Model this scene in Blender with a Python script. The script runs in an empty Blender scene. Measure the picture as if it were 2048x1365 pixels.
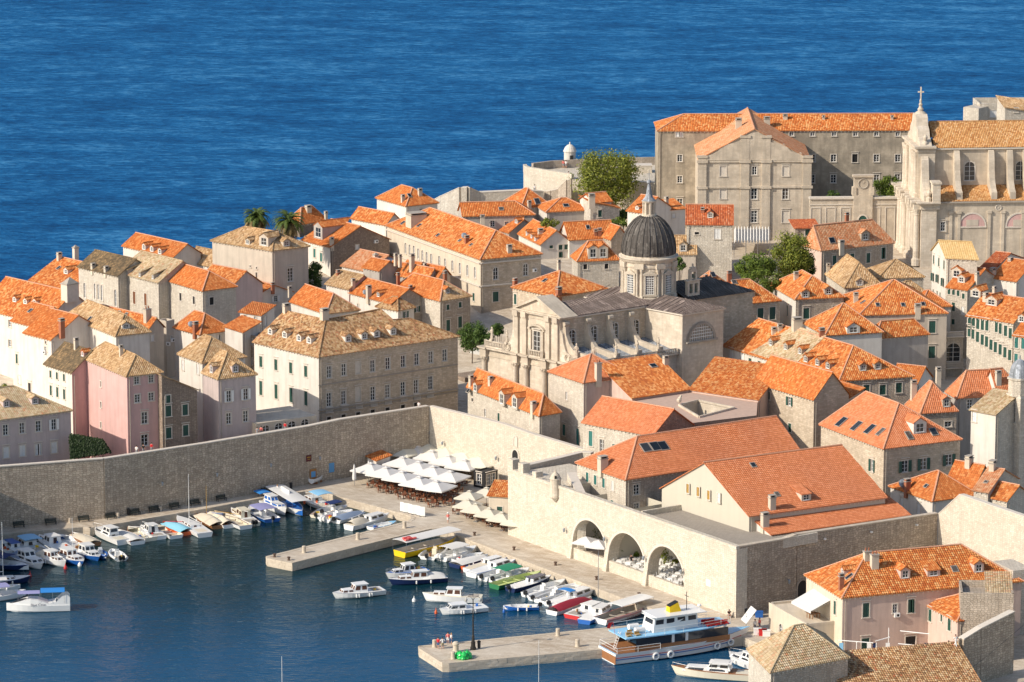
import bpy,bmesh,math,random
from mathutils import Vector,Matrix
random.seed(7)
R_ = math.radians
sc = bpy.context.scene
col = sc.collection
FPX,CX,CY,CAMH = 8000.0,1024.0,682.5,159.0
PIT = math.atan((CY + 950.0) / FPX)
SP,CP = math.sin(PIT),math.cos(PIT)
cd = bpy.data.cameras.new('camera'); cam = bpy.data.objects.new('camera',cd); col.objects.link(cam)
cd.sensor_width = 36.0; cd.lens = 36.0 * FPX / 2048.0; cd.clip_start = 5.0; cd.clip_end = 60000.0
cam.location = (0,0,CAMH); cam.rotation_euler = (math.pi / 2 - PIT,0,0)
sc.camera = cam
SUN_EL = R_(33.0)
SUN_TO = Vector((-0.885,-0.465,0)).normalized()
w = bpy.data.worlds.new('World'); sc.world = w; w.use_nodes = True
nt = w.node_tree; nt.nodes.clear()
sky = nt.nodes.new('ShaderNodeTexSky'); sky.sky_type = 'NISHITA'; sky.sun_disc = False
sky.sun_elevation = SUN_EL; sky.sun_rotation = math.atan2(SUN_TO.x,SUN_TO.y)
sky.air_density = 1.0; sky.dust_density = 1.4; sky.ozone_density = 1.2
bg = nt.nodes.new('ShaderNodeBackground'); bg.inputs[1].default_value = 0.14
wo = nt.nodes.new('ShaderNodeOutputWorld')
nt.links.new(sky.outputs[0],bg.inputs[0]); nt.links.new(bg.outputs[0],wo.inputs[0])
sd = bpy.data.lights.new('sun','SUN'); sd.energy = 4.5; sd.angle = R_(0.5); sd.color = (1.0,0.90,0.76)
so = bpy.data.objects.new('sun',sd); col.objects.link(so)
sdir = Vector((SUN_TO.x * math.cos(SUN_EL),SUN_TO.y * math.cos(SUN_EL),math.sin(SUN_EL)))
so.rotation_euler = sdir.to_track_quat('Z','Y').to_euler(); so.location = sdir * 300 + Vector((0,650,0))
sc.view_settings.view_transform = 'Standard'; sc.view_settings.look = 'None'
sc.view_settings.exposure = 0.12; sc.view_settings.gamma = 1.0
CR = [0.0,0.0,1.0]
def crop(x0,y0,k): CR[:] = [x0,y0,k]
def pp(p): return (CR[0] + p[0] / CR[2],CR[1] + p[1] / CR[2])
EYE = Vector((0,0,CAMH))
def ray(p):
	x,y = pp(p); a = (x - CX) / FPX; b = (y - CY) / FPX
	return Vector((a,CP - b * SP,-SP - b * CP))
def at(x,y,z):
	r = ray((x,y)); return EYE + r * ((z - CAMH) / r.z)
def proj(v):
	y,z = v.y,v.z - CAMH; d = y * CP - z * SP
	return (CX + FPX * v.x / d,CY + FPX * (-y * SP - z * CP) / d)
def hitplane(p,o,n):
	r = ray(p); dn = r.dot(n)
	if abs(dn) < 1e-9: return None
	return EYE + r * ((o - EYE).dot(n) / dn)
Z = Vector((0,0,1))
class MB:
	def __init__(s): s.v = []; s.f = []; s.m = []; s.uv = []
	def poly(s,pts,m=0,uv=None):
		i = len(s.v); s.v.extend(tuple(p) for p in pts); s.f.append(tuple(range(i,i + len(pts)))); s.m.append(m); s.uv.append(uv)
	def box(s,x0,y0,z0,x1,y1,z1,m=0,M=None):
		c = [Vector((x,y,z)) for z in (z0,z1) for y in (y0,y1) for x in (x0,x1)]
		if M is not None: c = [M @ p for p in c]
		for f in ((0,2,3,1),(4,5,7,6),(0,1,5,4),(1,3,7,5),(3,2,6,7),(2,0,4,6)):
			s.poly([c[k] for k in f],m)
	def bar(s,a,b,w,h=None,m=0):
		a = Vector(a); b = Vector(b); h = h or w; d = (b - a)
		L = d.length
		if L < 1e-6: return
		q = d.to_track_quat('X','Z').to_matrix().to_4x4(); q.translation = a
		s.box(0,-w / 2,-h / 2,L,w / 2,h / 2,m,q)
	def prism(s,pts,z0,z1,m=0,bottom=True):
		n = len(pts)
		if sum(pts[i][0] * pts[(i + 1) % n][1] - pts[(i + 1) % n][0] * pts[i][1] for i in range(n)) < 0: pts = pts[::-1]
		s.poly([(p[0],p[1],z1) for p in pts],m)
		if bottom: s.poly([(p[0],p[1],z0) for p in pts[::-1]],m)
		for i in range(n):
			a,b = pts[i],pts[(i + 1) % n]
			s.poly([(a[0],a[1],z0),(b[0],b[1],z0),(b[0],b[1],z1),(a[0],a[1],z1)],m)
	def lathe(s,prof,n=12,c=(0,0,0),m=0,M=None,ph=0.0,sx=1,sy=1):
		c = Vector(c); rings = []
		for r,z in prof:
			ring = []
			for k in range(n):
				a = ph + 2 * math.pi * k / n
				p = Vector((r * math.cos(a) * sx,r * math.sin(a) * sy,z)) + c
				ring.append(M @ p if M is not None else p)
			rings.append(ring)
		for i in range(len(rings) - 1):
			A,B = rings[i],rings[i + 1]
			for k in range(n):
				j = (k + 1) % n; s.poly([A[k],A[j],B[j],B[k]],m)
		if prof[0][0] > 1e-4: s.poly(rings[0][::-1],m)
		if prof[-1][0] > 1e-4: s.poly(rings[-1],m)
	def tube(s,pts,r,n=6,m=0,r1=None):
		pts = [Vector(p) for p in pts]; rings = []; N = len(pts)
		for i,p in enumerate(pts):
			d = (pts[min(i + 1,N - 1)] - pts[max(i - 1,0)]).normalized()
			q = d.to_track_quat('Z','Y'); rr = r if r1 is None else r + (r1 - r) * i / max(1,N - 1)
			rings.append([p + q @ Vector((rr * math.cos(2 * math.pi * k / n),rr * math.sin(2 * math.pi * k / n),0)) for k in range(n)])
		for i in range(N - 1):
			for k in range(n):
				j = (k + 1) % n; s.poly([rings[i][k],rings[i][j],rings[i + 1][j],rings[i + 1][k]],m)
		s.poly(rings[0][::-1],m); s.poly(rings[-1],m)
	def sphere(s,c,r,n=8,k=5,m=0,sz=1.0):
		s.lathe([(r * math.sin(math.pi * i / k) if 0 < i < k else 0.0,-r * sz * math.cos(math.pi * i / k)) for i in range(k + 1)],n,c,m)
	def mesh(s,name,mats,smooth=False,merge=False):
		me = bpy.data.meshes.new(name); me.from_pydata(s.v,[],s.f)
		if not isinstance(mats,(list,tuple)): mats = [mats]
		for t in mats: me.materials.append(t)
		if len(mats) > 1: me.polygons.foreach_set('material_index',s.m)
		ul = me.uv_layers.new(name='UVMap'); out = []
		V = s.v
		for f,uv in zip(s.f,s.uv):
			if uv is not None:
				for t in uv: out.extend(t)
				continue
			a = Vector(V[f[0]]); n = Vector((0,0,0))
			for i in range(1,len(f) - 1): n += (Vector(V[f[i]]) - a).cross(Vector(V[f[i + 1]]) - a)
			if n.length < 1e-12: n = Vector((0,0,1))
			n.normalize()
			if abs(n.z) > 0.97: ua,va = Vector((1,0,0)),Vector((0,1,0))
			else:
				ua = Z.cross(n).normalized(); va = n.cross(ua)
			for i in f:
				p = Vector(V[i]); out.append(p.dot(ua)); out.append(p.dot(va))
		ul.data.foreach_set('uv',out)
		if merge:
			bm = bmesh.new(); bm.from_mesh(me); bmesh.ops.remove_doubles(bm,verts=bm.verts,dist=0.002); bm.to_mesh(me); bm.free()
		if smooth: me.polygons.foreach_set('use_smooth',[True] * len(me.polygons))
		me.update(); return me
	def build(s,name,mats,parent=None,loc=None,**kw):
		o = bpy.data.objects.new(name,s.mesh(name,mats,**kw)); col.objects.link(o)
		if parent is not None: o.parent = parent
		if loc is not None: o.location = loc
		return o
def link(name,me,parent=None,loc=(0,0,0),rz=0.0):
	o = bpy.data.objects.new(name,me); col.objects.link(o); o.location = loc; o.rotation_euler = (0,0,rz)
	if parent is not None: o.parent = parent
	return o
LABS = {}
def tag(o,label=None,cat=None,group=None,kind=None):
	if label: o['label'] = label; LABS.setdefault(label,[]).append((o,group))
	if cat: o['category'] = cat
	if group: o['group'] = group
	if kind: o['kind'] = kind
	return o
def thing(name,label,cat,loc=(0,0,0),rz=0.0,group=None):
	o = bpy.data.objects.new(name,None); col.objects.link(o); o.empty_display_size = 0.3
	o.location = loc; o.rotation_euler = (0,0,rz); return tag(o,label,cat,group)
def copytree(o,parent=None,label=None,group=None):
	c = o.copy(); col.objects.link(c); c.parent = parent
	if parent is None and label: tag(c,label,None,group)
	for ch in o.children: copytree(ch,c)
	return c
def nmat(name):
	m = bpy.data.materials.new(name); m.use_nodes = True; t = m.node_tree
	return m,t,t.nodes['Principled BSDF']
def N(t,ty,**kw):
	n = t.nodes.new(ty)
	for k,v in kw.items():
		if k.startswith('i_'):
			key = k[2:]; key = int(key) if key.isdigit() else key.replace('_',' ')
			n.inputs[key].default_value = v
		else: setattr(n,k,v)
	return n
def L_(t,a,b): t.links.new(a,b)
def c4(c): return (c[0],c[1],c[2],1.0)
def mixc(t,fac,a,b,mode='MIX'):
	n = t.nodes.new('ShaderNodeMix'); n.data_type = 'RGBA'; n.blend_type = mode
	for sk,v in ((n.inputs[0],fac),(n.inputs[6],a),(n.inputs[7],b)):
		if hasattr(v,'links') or isinstance(v,bpy.types.NodeSocket): t.links.new(v,sk)
		elif isinstance(v,(int,float)): sk.default_value = v
		else: sk.default_value = c4(v)
	return n.outputs[2]
def mth(t,op,a,b=None):
	n = t.nodes.new('ShaderNodeMath'); n.operation = op
	for i,v in enumerate((a,b)):
		if v is None: continue
		if isinstance(v,bpy.types.NodeSocket): t.links.new(v,n.inputs[i])
		else: n.inputs[i].default_value = v
	return n.outputs[0]
def ramp(t,fac,stops):
	n = t.nodes.new('ShaderNodeValToRGB'); t.links.new(fac,n.inputs[0]); e = n.color_ramp.elements
	while len(e) < len(stops): e.new(0.5)
	for k,(p,c) in zip(e,stops): k.position = p; k.color = c4(c)
	return n.outputs[0]
def uvn(t): return t.nodes.new('ShaderNodeUVMap').outputs[0]
def noise(t,vec,scale,detail=4.0,rough=0.55,sv=None):
	if sv is not None:
		mp = N(t,'ShaderNodeMapping'); mp.inputs['Scale'].default_value = sv; L_(t,vec,mp.inputs[0]); vec = mp.outputs[0]
	n = N(t,'ShaderNodeTexNoise',i_Scale=scale,i_Detail=detail,i_Roughness=rough); L_(t,vec,n.inputs['Vector']); return n.outputs[0]
def bump(t,bs,h,strength,dist=0.05):
	b = N(t,'ShaderNodeBump',i_Strength=strength,i_Distance=dist); L_(t,h,b.inputs['Height']); L_(t,b.outputs[0],bs.inputs['Normal'])
MATS = {}
def simple(name,c,rough=0.6,metal=0.0,var=0.0,spec=0.5):
	if name in MATS: return MATS[name]
	m,t,b = nmat(name); b.inputs['Base Color'].default_value = c4(c); b.inputs['Roughness'].default_value = rough
	b.inputs['Metallic'].default_value = metal; b.inputs['Specular IOR Level'].default_value = spec
	if var:
		tc = N(t,'ShaderNodeTexCoord'); nz = noise(t,tc.outputs['Object'],1.7,5)
		L_(t,mixc(t,nz,[x * (1 - var) for x in c],[min(1,x * (1 + var)) for x in c]),b.inputs['Base Color'])
	MATS[name] = m; return m
TP = 0.34
def tile(name,tones,patch=None,amt=0.0,moss=0.0,dirt=(0.16,0.09,0.05)):
	"""barrel tiles: tones = list of (pos, colour) sampled per tile; patch = second colour in irregular runs of tiles"""
	m,t,b = nmat(name); b.inputs['Roughness'].default_value = 0.82; b.inputs['Specular IOR Level'].default_value = 0.25
	uv = uvn(t); sp = N(t,'ShaderNodeSeparateXYZ'); L_(t,uv,sp.inputs[0])
	cu = mth(t,'FLOOR',mth(t,'DIVIDE',sp.outputs[0],TP)); vv = mth(t,'DIVIDE',sp.outputs[1],0.42)
	cv = mth(t,'FLOOR',vv); fv = mth(t,'SUBTRACT',vv,cv)
	cb = N(t,'ShaderNodeCombineXYZ'); L_(t,cu,cb.inputs[0]); L_(t,cv,cb.inputs[1])
	oi = N(t,'ShaderNodeObjectInfo'); L_(t,oi.outputs['Random'],cb.inputs[2])
	wn = N(t,'ShaderNodeTexWhiteNoise',noise_dimensions='3D'); L_(t,cb.outputs[0],wn.inputs[0])
	c = ramp(t,wn.outputs[0],tones)
	if patch:
		pn = noise(t,cb.outputs[0],1.0,3.0,0.65,(0.62,0.36,3.0))
		mn = mth(t,'ADD',pn,mth(t,'MULTIPLY',mth(t,'SUBTRACT',wn.outputs[0],0.5),0.22))
		fac = ramp(t,mn,[(0.60 - amt * 0.5,(0,0,0)),(0.70 - amt * 0.5,(.42,.42,.42))])
		c = mixc(t,fac,c,patch)
	tc = N(t,'ShaderNodeTexCoord')
	big = noise(t,tc.outputs['Object'],0.13,5,0.6)
	c = mixc(t,ramp(t,big,[(0.32,(0.22,) * 3),(0.62,(0,0,0))]),c,dirt,'MIX') if moss == 0 else mixc(t,ramp(t,big,[(0.34,(0.35 + moss,) * 3),(0.66,(0.02,) * 3)]),c,dirt)
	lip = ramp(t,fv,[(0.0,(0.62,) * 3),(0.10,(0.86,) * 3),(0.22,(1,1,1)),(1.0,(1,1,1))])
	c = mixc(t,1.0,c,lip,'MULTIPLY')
	L_(t,c,b.inputs['Base Color'])
	bump(t,b,mth(t,'ADD',mth(t,'MULTIPLY',fv,-0.6),mth(t,'MULTIPLY',wn.outputs[0],0.5)),0.5,0.06)
	MATS[name] = m; return m
def stone(name,c1,c2,mortar,bw=0.62,bh=0.30,stain=0.35,bs=0.5,stainc=None,contrast=0.8,rubble=False):
	m,t,b = nmat(name); b.inputs['Roughness'].default_value = 0.9; b.inputs['Specular IOR Level'].default_value = 0.2
	uv = uvn(t); d = N(t,'ShaderNodeTexNoise',i_Scale=1.3,i_Detail=3.0); L_(t,uv,d.inputs['Vector'])
	ad = N(t,'ShaderNodeMixRGB',blend_type='LINEAR_LIGHT'); ad.inputs[0].default_value = 0.05; L_(t,uv,ad.inputs[1]); L_(t,d.outputs['Color'],ad.inputs[2])
	bwv = N(t,'ShaderNodeRGBToBW')
	if rubble:
		mp = N(t,'ShaderNodeMapping'); mp.inputs['Scale'].default_value = (1 / bw,1 / bh,1); L_(t,ad.outputs[0],mp.inputs[0])
		v1 = N(t,'ShaderNodeTexVoronoi',voronoi_dimensions='2D',i_Scale=1.0,i_Randomness=0.62); v2 = N(t,'ShaderNodeTexVoronoi',voronoi_dimensions='2D',feature='DISTANCE_TO_EDGE',i_Scale=1.0,i_Randomness=0.62)
		L_(t,mp.outputs[0],v1.inputs['Vector']); L_(t,mp.outputs[0],v2.inputs['Vector']); L_(t,v1.outputs['Color'],bwv.inputs[0]); fac = ramp(t,v2.outputs['Distance'],[(0.0,(1,1,1)),(0.12,(0,0,0))])
	else:
		br = N(t,'ShaderNodeTexBrick',i_Scale=1.0,i_Mortar_Size=0.02,i_Mortar_Smooth=0.3,i_Bias=0.0,i_Brick_Width=bw,i_Row_Height=bh); L_(t,ad.outputs[0],br.inputs['Vector'])
		br.inputs['Color1'].default_value = c4((0,0,0)); br.inputs['Color2'].default_value = c4((1,1,1)); br.inputs['Mortar'].default_value = c4((0.5,0.5,0.5)); L_(t,br.outputs[0],bwv.inputs[0]); fac = br.outputs['Fac']
	c = mixc(t,bwv.outputs[0],c1,c2)
	c = mixc(t,mth(t,'MULTIPLY',fac,contrast),c,mortar)
	tc = N(t,'ShaderNodeTexCoord')
	nz = noise(t,tc.outputs['Object'],0.35,8,0.65)
	sc_ = stainc or [x * 0.5 for x in c1]
	c = mixc(t,ramp(t,nz,[(0.40,(stain,) * 3),(0.64,(0,0,0))]),c,sc_)
	st = noise(t,uv,1.0,5,0.6,(1.4,0.12,1))
	c = mixc(t,ramp(t,st,[(0.36,(stain * 0.7,) * 3),(0.52,(0,0,0))]),c,sc_)
	fn = noise(t,uv,5.0,4,0.7)
	c = mixc(t,0.25,c,mixc(t,fn,[x * 0.55 for x in c1],[min(1,x * 1.35) for x in c2]))
	L_(t,c,b.inputs['Base Color'])
	h = mth(t,'ADD',mth(t,'MULTIPLY',fac,-1.0),mth(t,'ADD',mth(t,'MULTIPLY',bwv.outputs[0],0.4),mth(t,'MULTIPLY',fn,0.8)))
	bump(t,b,h,bs,0.06)
	MATS[name] = m; return m
def plaster(name,c,stain=0.25,sc2=None,bs=0.15):
	m,t,b = nmat(name); b.inputs['Roughness'].default_value = 0.88; b.inputs['Specular IOR Level'].default_value = 0.2
	uv = uvn(t); tc = N(t,'ShaderNodeTexCoord'); s2 = sc2 or [x * 0.62 for x in c]
	nz = noise(t,tc.outputs['Object'],0.45,8,0.65)
	k = mixc(t,ramp(t,nz,[(0.36,(stain,) * 3),(0.66,(0,0,0))]),c,s2)
	st = noise(t,uv,1.0,6,0.62,(1.1,0.10,1))
	k = mixc(t,ramp(t,st,[(0.36,(stain * 1.3,) * 3),(0.54,(0,0,0))]),k,s2)
	fn = noise(t,uv,7.0,4,0.7)
	k = mixc(t,0.22,k,mixc(t,fn,[x * 0.7 for x in c],[min(1,x * 1.2) for x in c]))
	L_(t,k,b.inputs['Base Color']); bump(t,b,fn,bs,0.03)
	MATS[name] = m; return m
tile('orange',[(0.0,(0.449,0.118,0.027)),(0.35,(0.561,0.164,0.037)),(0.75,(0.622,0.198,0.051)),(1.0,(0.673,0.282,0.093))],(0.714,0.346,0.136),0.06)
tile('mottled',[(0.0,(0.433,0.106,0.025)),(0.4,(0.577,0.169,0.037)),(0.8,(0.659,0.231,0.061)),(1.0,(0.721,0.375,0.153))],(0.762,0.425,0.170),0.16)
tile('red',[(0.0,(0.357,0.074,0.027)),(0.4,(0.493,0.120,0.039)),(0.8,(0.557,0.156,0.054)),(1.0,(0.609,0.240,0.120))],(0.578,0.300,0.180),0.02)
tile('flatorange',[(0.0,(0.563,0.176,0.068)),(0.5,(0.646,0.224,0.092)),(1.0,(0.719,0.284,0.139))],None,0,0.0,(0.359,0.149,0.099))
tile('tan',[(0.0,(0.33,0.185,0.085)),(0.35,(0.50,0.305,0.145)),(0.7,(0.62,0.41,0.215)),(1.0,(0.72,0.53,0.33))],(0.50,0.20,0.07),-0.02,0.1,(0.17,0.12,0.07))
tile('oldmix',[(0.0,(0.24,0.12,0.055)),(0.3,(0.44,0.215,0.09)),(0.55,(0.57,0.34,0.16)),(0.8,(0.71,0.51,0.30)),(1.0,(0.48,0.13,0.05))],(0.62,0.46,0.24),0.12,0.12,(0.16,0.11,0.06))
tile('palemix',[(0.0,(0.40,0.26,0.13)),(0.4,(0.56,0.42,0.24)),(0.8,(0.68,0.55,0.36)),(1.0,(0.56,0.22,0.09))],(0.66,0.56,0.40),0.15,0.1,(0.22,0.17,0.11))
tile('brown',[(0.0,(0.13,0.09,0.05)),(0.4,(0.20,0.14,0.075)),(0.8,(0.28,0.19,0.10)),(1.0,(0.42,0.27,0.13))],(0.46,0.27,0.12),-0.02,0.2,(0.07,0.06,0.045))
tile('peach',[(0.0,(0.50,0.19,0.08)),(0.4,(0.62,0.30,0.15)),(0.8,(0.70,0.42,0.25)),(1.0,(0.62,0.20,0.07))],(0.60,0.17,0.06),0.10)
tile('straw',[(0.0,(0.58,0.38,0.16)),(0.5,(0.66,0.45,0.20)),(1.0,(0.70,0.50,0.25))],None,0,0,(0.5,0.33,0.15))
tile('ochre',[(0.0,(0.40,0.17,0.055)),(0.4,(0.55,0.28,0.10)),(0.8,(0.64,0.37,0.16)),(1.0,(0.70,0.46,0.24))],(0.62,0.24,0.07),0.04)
plaster('white',(0.70,0.655,0.59),0.38,(0.46,0.41,0.35))
plaster('cream',(0.64,0.555,0.44),0.40)
plaster('beige',(0.58,0.505,0.415),0.45)
plaster('pink',(0.64,0.405,0.375),0.5,(0.44,0.29,0.26))
plaster('blush',(0.61,0.46,0.39),0.4)
plaster('greyplaster',(0.46,0.42,0.38),0.40,(0.24,0.21,0.18))
plaster('mauve',(0.55,0.46,0.435),0.42)
plaster('khaki',(0.54,0.50,0.41),0.10)
stone('stonelight',(0.50,0.435,0.35),(0.76,0.695,0.595),(0.38,0.32,0.25),0.52,0.30,0.34,0.7,rubble=True)
stone('stonewarm',(0.48,0.385,0.28),(0.74,0.625,0.485),(0.33,0.265,0.19),0.62,0.32,0.42,0.6)
stone('stonegrey',(0.38,0.31,0.24),(0.66,0.565,0.46),(0.24,0.20,0.16),0.50,0.29,0.45,0.8,rubble=True)
stone('stonedark',(0.22,0.165,0.125),(0.48,0.385,0.31),(0.16,0.125,0.09),0.42,0.28,0.42,0.9,rubble=True)
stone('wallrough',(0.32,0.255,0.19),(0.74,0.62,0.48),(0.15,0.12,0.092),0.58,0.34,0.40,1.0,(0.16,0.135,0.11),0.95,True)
stone('wallpale',(0.54,0.465,0.365),(0.80,0.72,0.605),(0.42,0.35,0.27),0.52,0.30,0.34,0.7,(0.38,0.32,0.25),0.8,True)
stone('quaystone',(0.50,0.425,0.33),(0.66,0.58,0.47),(0.38,0.315,0.24),1.1,0.62,0.38,0.3,(0.32,0.25,0.175),0.6)
stone('churchstone',(0.58,0.495,0.385),(0.74,0.655,0.54),(0.45,0.375,0.285),0.95,0.46,0.5,0.4,(0.31,0.26,0.20),0.5)
stone('weathered',(0.58,0.49,0.38),(0.68,0.59,0.47),(0.50,0.415,0.32),1.0,0.45,0.62,0.3,(0.28,0.24,0.19),0.3)
stone('collegegrey',(0.42,0.355,0.27),(0.51,0.435,0.335),(0.30,0.26,0.20),1.0,0.45,0.8,0.3,(0.17,0.15,0.12),0.3)
simple('ridge_mortar',(0.60,0.31,0.19),0.85,var=0.3)
simple('trim',(0.60,0.54,0.46),0.85,var=0.18)
simple('trimdark',(0.36,0.32,0.27),0.9,var=0.3)
simple('greensh',(0.018,0.075,0.055),0.55)
simple('tealsh',(0.03,0.17,0.15),0.55)
simple('whitesh',(0.72,0.71,0.68),0.55)
simple('brownsh',(0.22,0.085,0.035),0.6)
simple('goldsh',(0.42,0.25,0.06),0.6)
simple('whitep',(0.78,0.77,0.74),0.4)
simple('dark',(0.012,0.012,0.013),0.7)
simple('brick',(0.34,0.13,0.07),0.9,var=0.3)
simple('lead',(0.30,0.33,0.36),0.45,0.3,var=0.3)
simple('iron',(0.02,0.02,0.022),0.5)
simple('rust',(0.10,0.06,0.04),0.8,var=0.3)
simple('steel',(0.45,0.46,0.47),0.35,0.8)
def glassm():
	m,t,b = nmat('glass'); b.inputs['Base Color'].default_value = (0.018,0.024,0.03,1); b.inputs['Roughness'].default_value = 0.08
	b.inputs['Specular IOR Level'].default_value = 0.6
	tc = N(t,'ShaderNodeObjectInfo'); c = ramp(t,tc.outputs['Random'],[(0,(0.01,0.014,0.018)),(0.6,(0.03,0.036,0.042)),(1,(0.12,0.10,0.08))]); L_(t,c,b.inputs['Base Color'])
	MATS['glass'] = m
glassm()
M_ = MATS
GK = [(560,1.3),(625,1.6),(650,4.0),(690,6.0),(715,8.5),(740,14.0),(762,18.5),(800,19.0),(835,14.0),(868,-2.0),(1000,-3.0)]
def gz(x,y):
	if x < -20: y = y - 12 if y < 830 else y
	for (a,p),(b,q) in zip(GK,GK[1:]):
		if y <= b: return p + (q - p) * max(0.0,min(1.0,(y - a) / (b - a)))
	return -3.0
WC = {}
def wmesh(part,kind,w,h):
	key = (part,kind,round(w,2),round(h,2))
	if key in WC: return WC[key]
	mb = MB(); hw = w / 2
	def arc(r,n=8): return [(r * math.cos(math.pi * i / n),r * math.sin(math.pi * i / n)) for i in range(n + 1)]
	if part == 'window':
		s,p = 0.15,0.06
		if kind in 'aA':
			zs = h - hw
			mb.box(-hw - s,-0.02,0,-hw,p,zs); mb.box(hw,-0.02,0,hw + s,p,zs)
			A,B = arc(hw),arc(hw + s)
			for i in range(len(A) - 1):
				q = [(A[i][0],A[i][1] + zs),(B[i][0],B[i][1] + zs),(B[i + 1][0],B[i + 1][1] + zs),(A[i + 1][0],A[i + 1][1] + zs)]
				mb.poly([(x,p,z) for x,z in q][::-1])
				mb.poly([(q[0][0],p,q[0][1]),(q[0][0],-0.2,q[0][1]),(q[3][0],-0.2,q[3][1]),(q[3][0],p,q[3][1])])
				mb.poly([(q[1][0],p,q[1][1]),(q[1][0],-0.02,q[1][1]),(q[2][0],-0.02,q[2][1]),(q[2][0],p,q[2][1])])
				xm,sx = (hw,1) if i < 4 else (-hw,-1)
				mb.poly([(A[i][0],-0.03,A[i][1] + zs),(xm,-0.03,A[i][1] + zs),(xm,-0.03,A[i + 1][1] + zs),(A[i + 1][0],-0.03,A[i + 1][1] + zs)])
				if i in (3,4): mb.poly([(A[i][0],-0.03,A[i][1] + zs),(xm,-0.03,A[i][1] + zs),(xm,-0.03,h),(0,-0.03,h)])
		else:
			mb.box(-hw - s,-0.02,0,-hw,p,h); mb.box(hw,-0.02,0,hw + s,p,h)
			mb.box(-hw - s,-0.02,h,hw + s,p,h + s)
			if h > 1.5: mb.box(-hw - s - 0.1,-0.02,h + s + 0.22,hw + s + 0.1,0.16,h + s + 0.32)
		mb.box(-hw - s - 0.06,-0.02,-0.13,hw + s + 0.06,0.15,0)
		me = mb.mesh('window',M_['trim'])
	elif part == 'pane':
		mb.poly([(-hw,-0.17,0),(hw,-0.17,0),(hw,-0.17,h),(-hw,-0.17,h)][::-1]); me = mb.mesh('pane',M_['dark' if kind == 'd' else 'glass'])  # kind d is an empty opening; its shade is a flat dark sheet
	elif part == 'panel':
		mb.poly([(-hw,-0.10,0),(hw,-0.10,0),(hw,-0.10,h),(-hw,-0.10,h)][::-1]); me = mb.mesh('panel',M_['trim'])
	elif part == 'sash':
		f = 0.075; y0,y1 = -0.165,-0.10
		mb.box(-hw,y0,0,-hw + f,y1,h); mb.box(hw - f,y0,0,hw,y1,h); mb.box(-hw + f,y0,0,hw - f,y1,f); mb.box(-hw + f,y0,h - f,hw - f,y1,h)
		mb.box(-f * .6,y0,f,f * .6,y1 + .01,h - f)
		n = 1 if h < 1.2 else (2 if h < 2.4 else 3)
		for i in range(1,n + 1): mb.box(-hw + f,y0,h * i / (n + 1) - .022,hw - f,y1,h * i / (n + 1) + .022)
		me = mb.mesh('sash',M_['brownsh' if kind == 'b' else 'whitep'])
	else:
		q = hw - 0.012; f = 0.06
		mb.box(0,0,0.01,f,0.05,h - 0.01); mb.box(q - f,0,0.01,q,0.05,h - 0.01)
		mb.box(f,0,0.01,q - f,0.05,0.09); mb.box(f,0,h - 0.09,q - f,0.05,h - 0.01); mb.box(f,0,h * .5 - .04,q - f,0.05,h * .5 + .04)
		k = max(3,int(h / 0.16))
		for i in range(k):
			z = 0.1 + (h - 0.2) * i / k
			mb.poly([(f,0.035,z),(q - f,0.035,z),(q - f,0.008,z + (h - .2) / k),(f,0.008,z + (h - .2) / k)][::-1])
			mb.poly([(f,0.0,z),(q - f,0.0,z),(q - f,0.0,z + (h - .2) / k),(f,0.0,z + (h - .2) / k)])
		me = mb.mesh('shutter',M_[{'g': 'greensh','o': 'greensh','t': 'tealsh','v': 'whitesh','y': 'goldsh','x': 'whitesh','h': 'greensh','n': 'brownsh'}[kind]])
	WC[key] = me; return me
def put_window(parent,P,n,kind,w,h):
	rz = math.atan2(n.y,n.x) - math.pi / 2
	o = link('window',wmesh('window','a' if kind in 'aA' else 'r',w,h),parent,P,rz)
	if kind == 'p': link('panel',wmesh('panel','p',w,h),o); return o
	if kind in 'gtvyn':
		a = link('shutter',wmesh('shutter',kind,w,h),o,(-w / 2,-0.09,0),.55 if random.random() < .13 else 0.0)
		b = link('shutter',wmesh('shutter',kind,w,h),o,(w / 2,-0.04,0),math.pi)
		return o
	link('pane',wmesh('pane','d' if kind == 'd' else 'w',w,h),o)
	if kind != 'd': link('sash',wmesh('sash','b' if kind == 'b' else 'w',w,h),o)
	if kind in 'oxh':
		k = 'o' if kind != 'x' else 'x'; g = 0.10 if kind != 'h' else 1.0
		link('shutter',wmesh('shutter',k,w,h),o,(-w / 2 - 0.02,0.07,0),math.pi - g)
		link('shutter',wmesh('shutter',k,w,h),o,(w / 2 + 0.02,0.12,0),g)
	return o
def clip(poly,n,d):
	out = []
	for i in range(len(poly)):
		a,b = poly[i],poly[(i + 1) % len(poly)]; da,db = n.dot(a) - d,n.dot(b) - d
		if da <= 0: out.append(a)
		if (da < 0 < db) or (db < 0 < da): out.append(a + (b - a) * (da / (da - db)))
	return out
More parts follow.
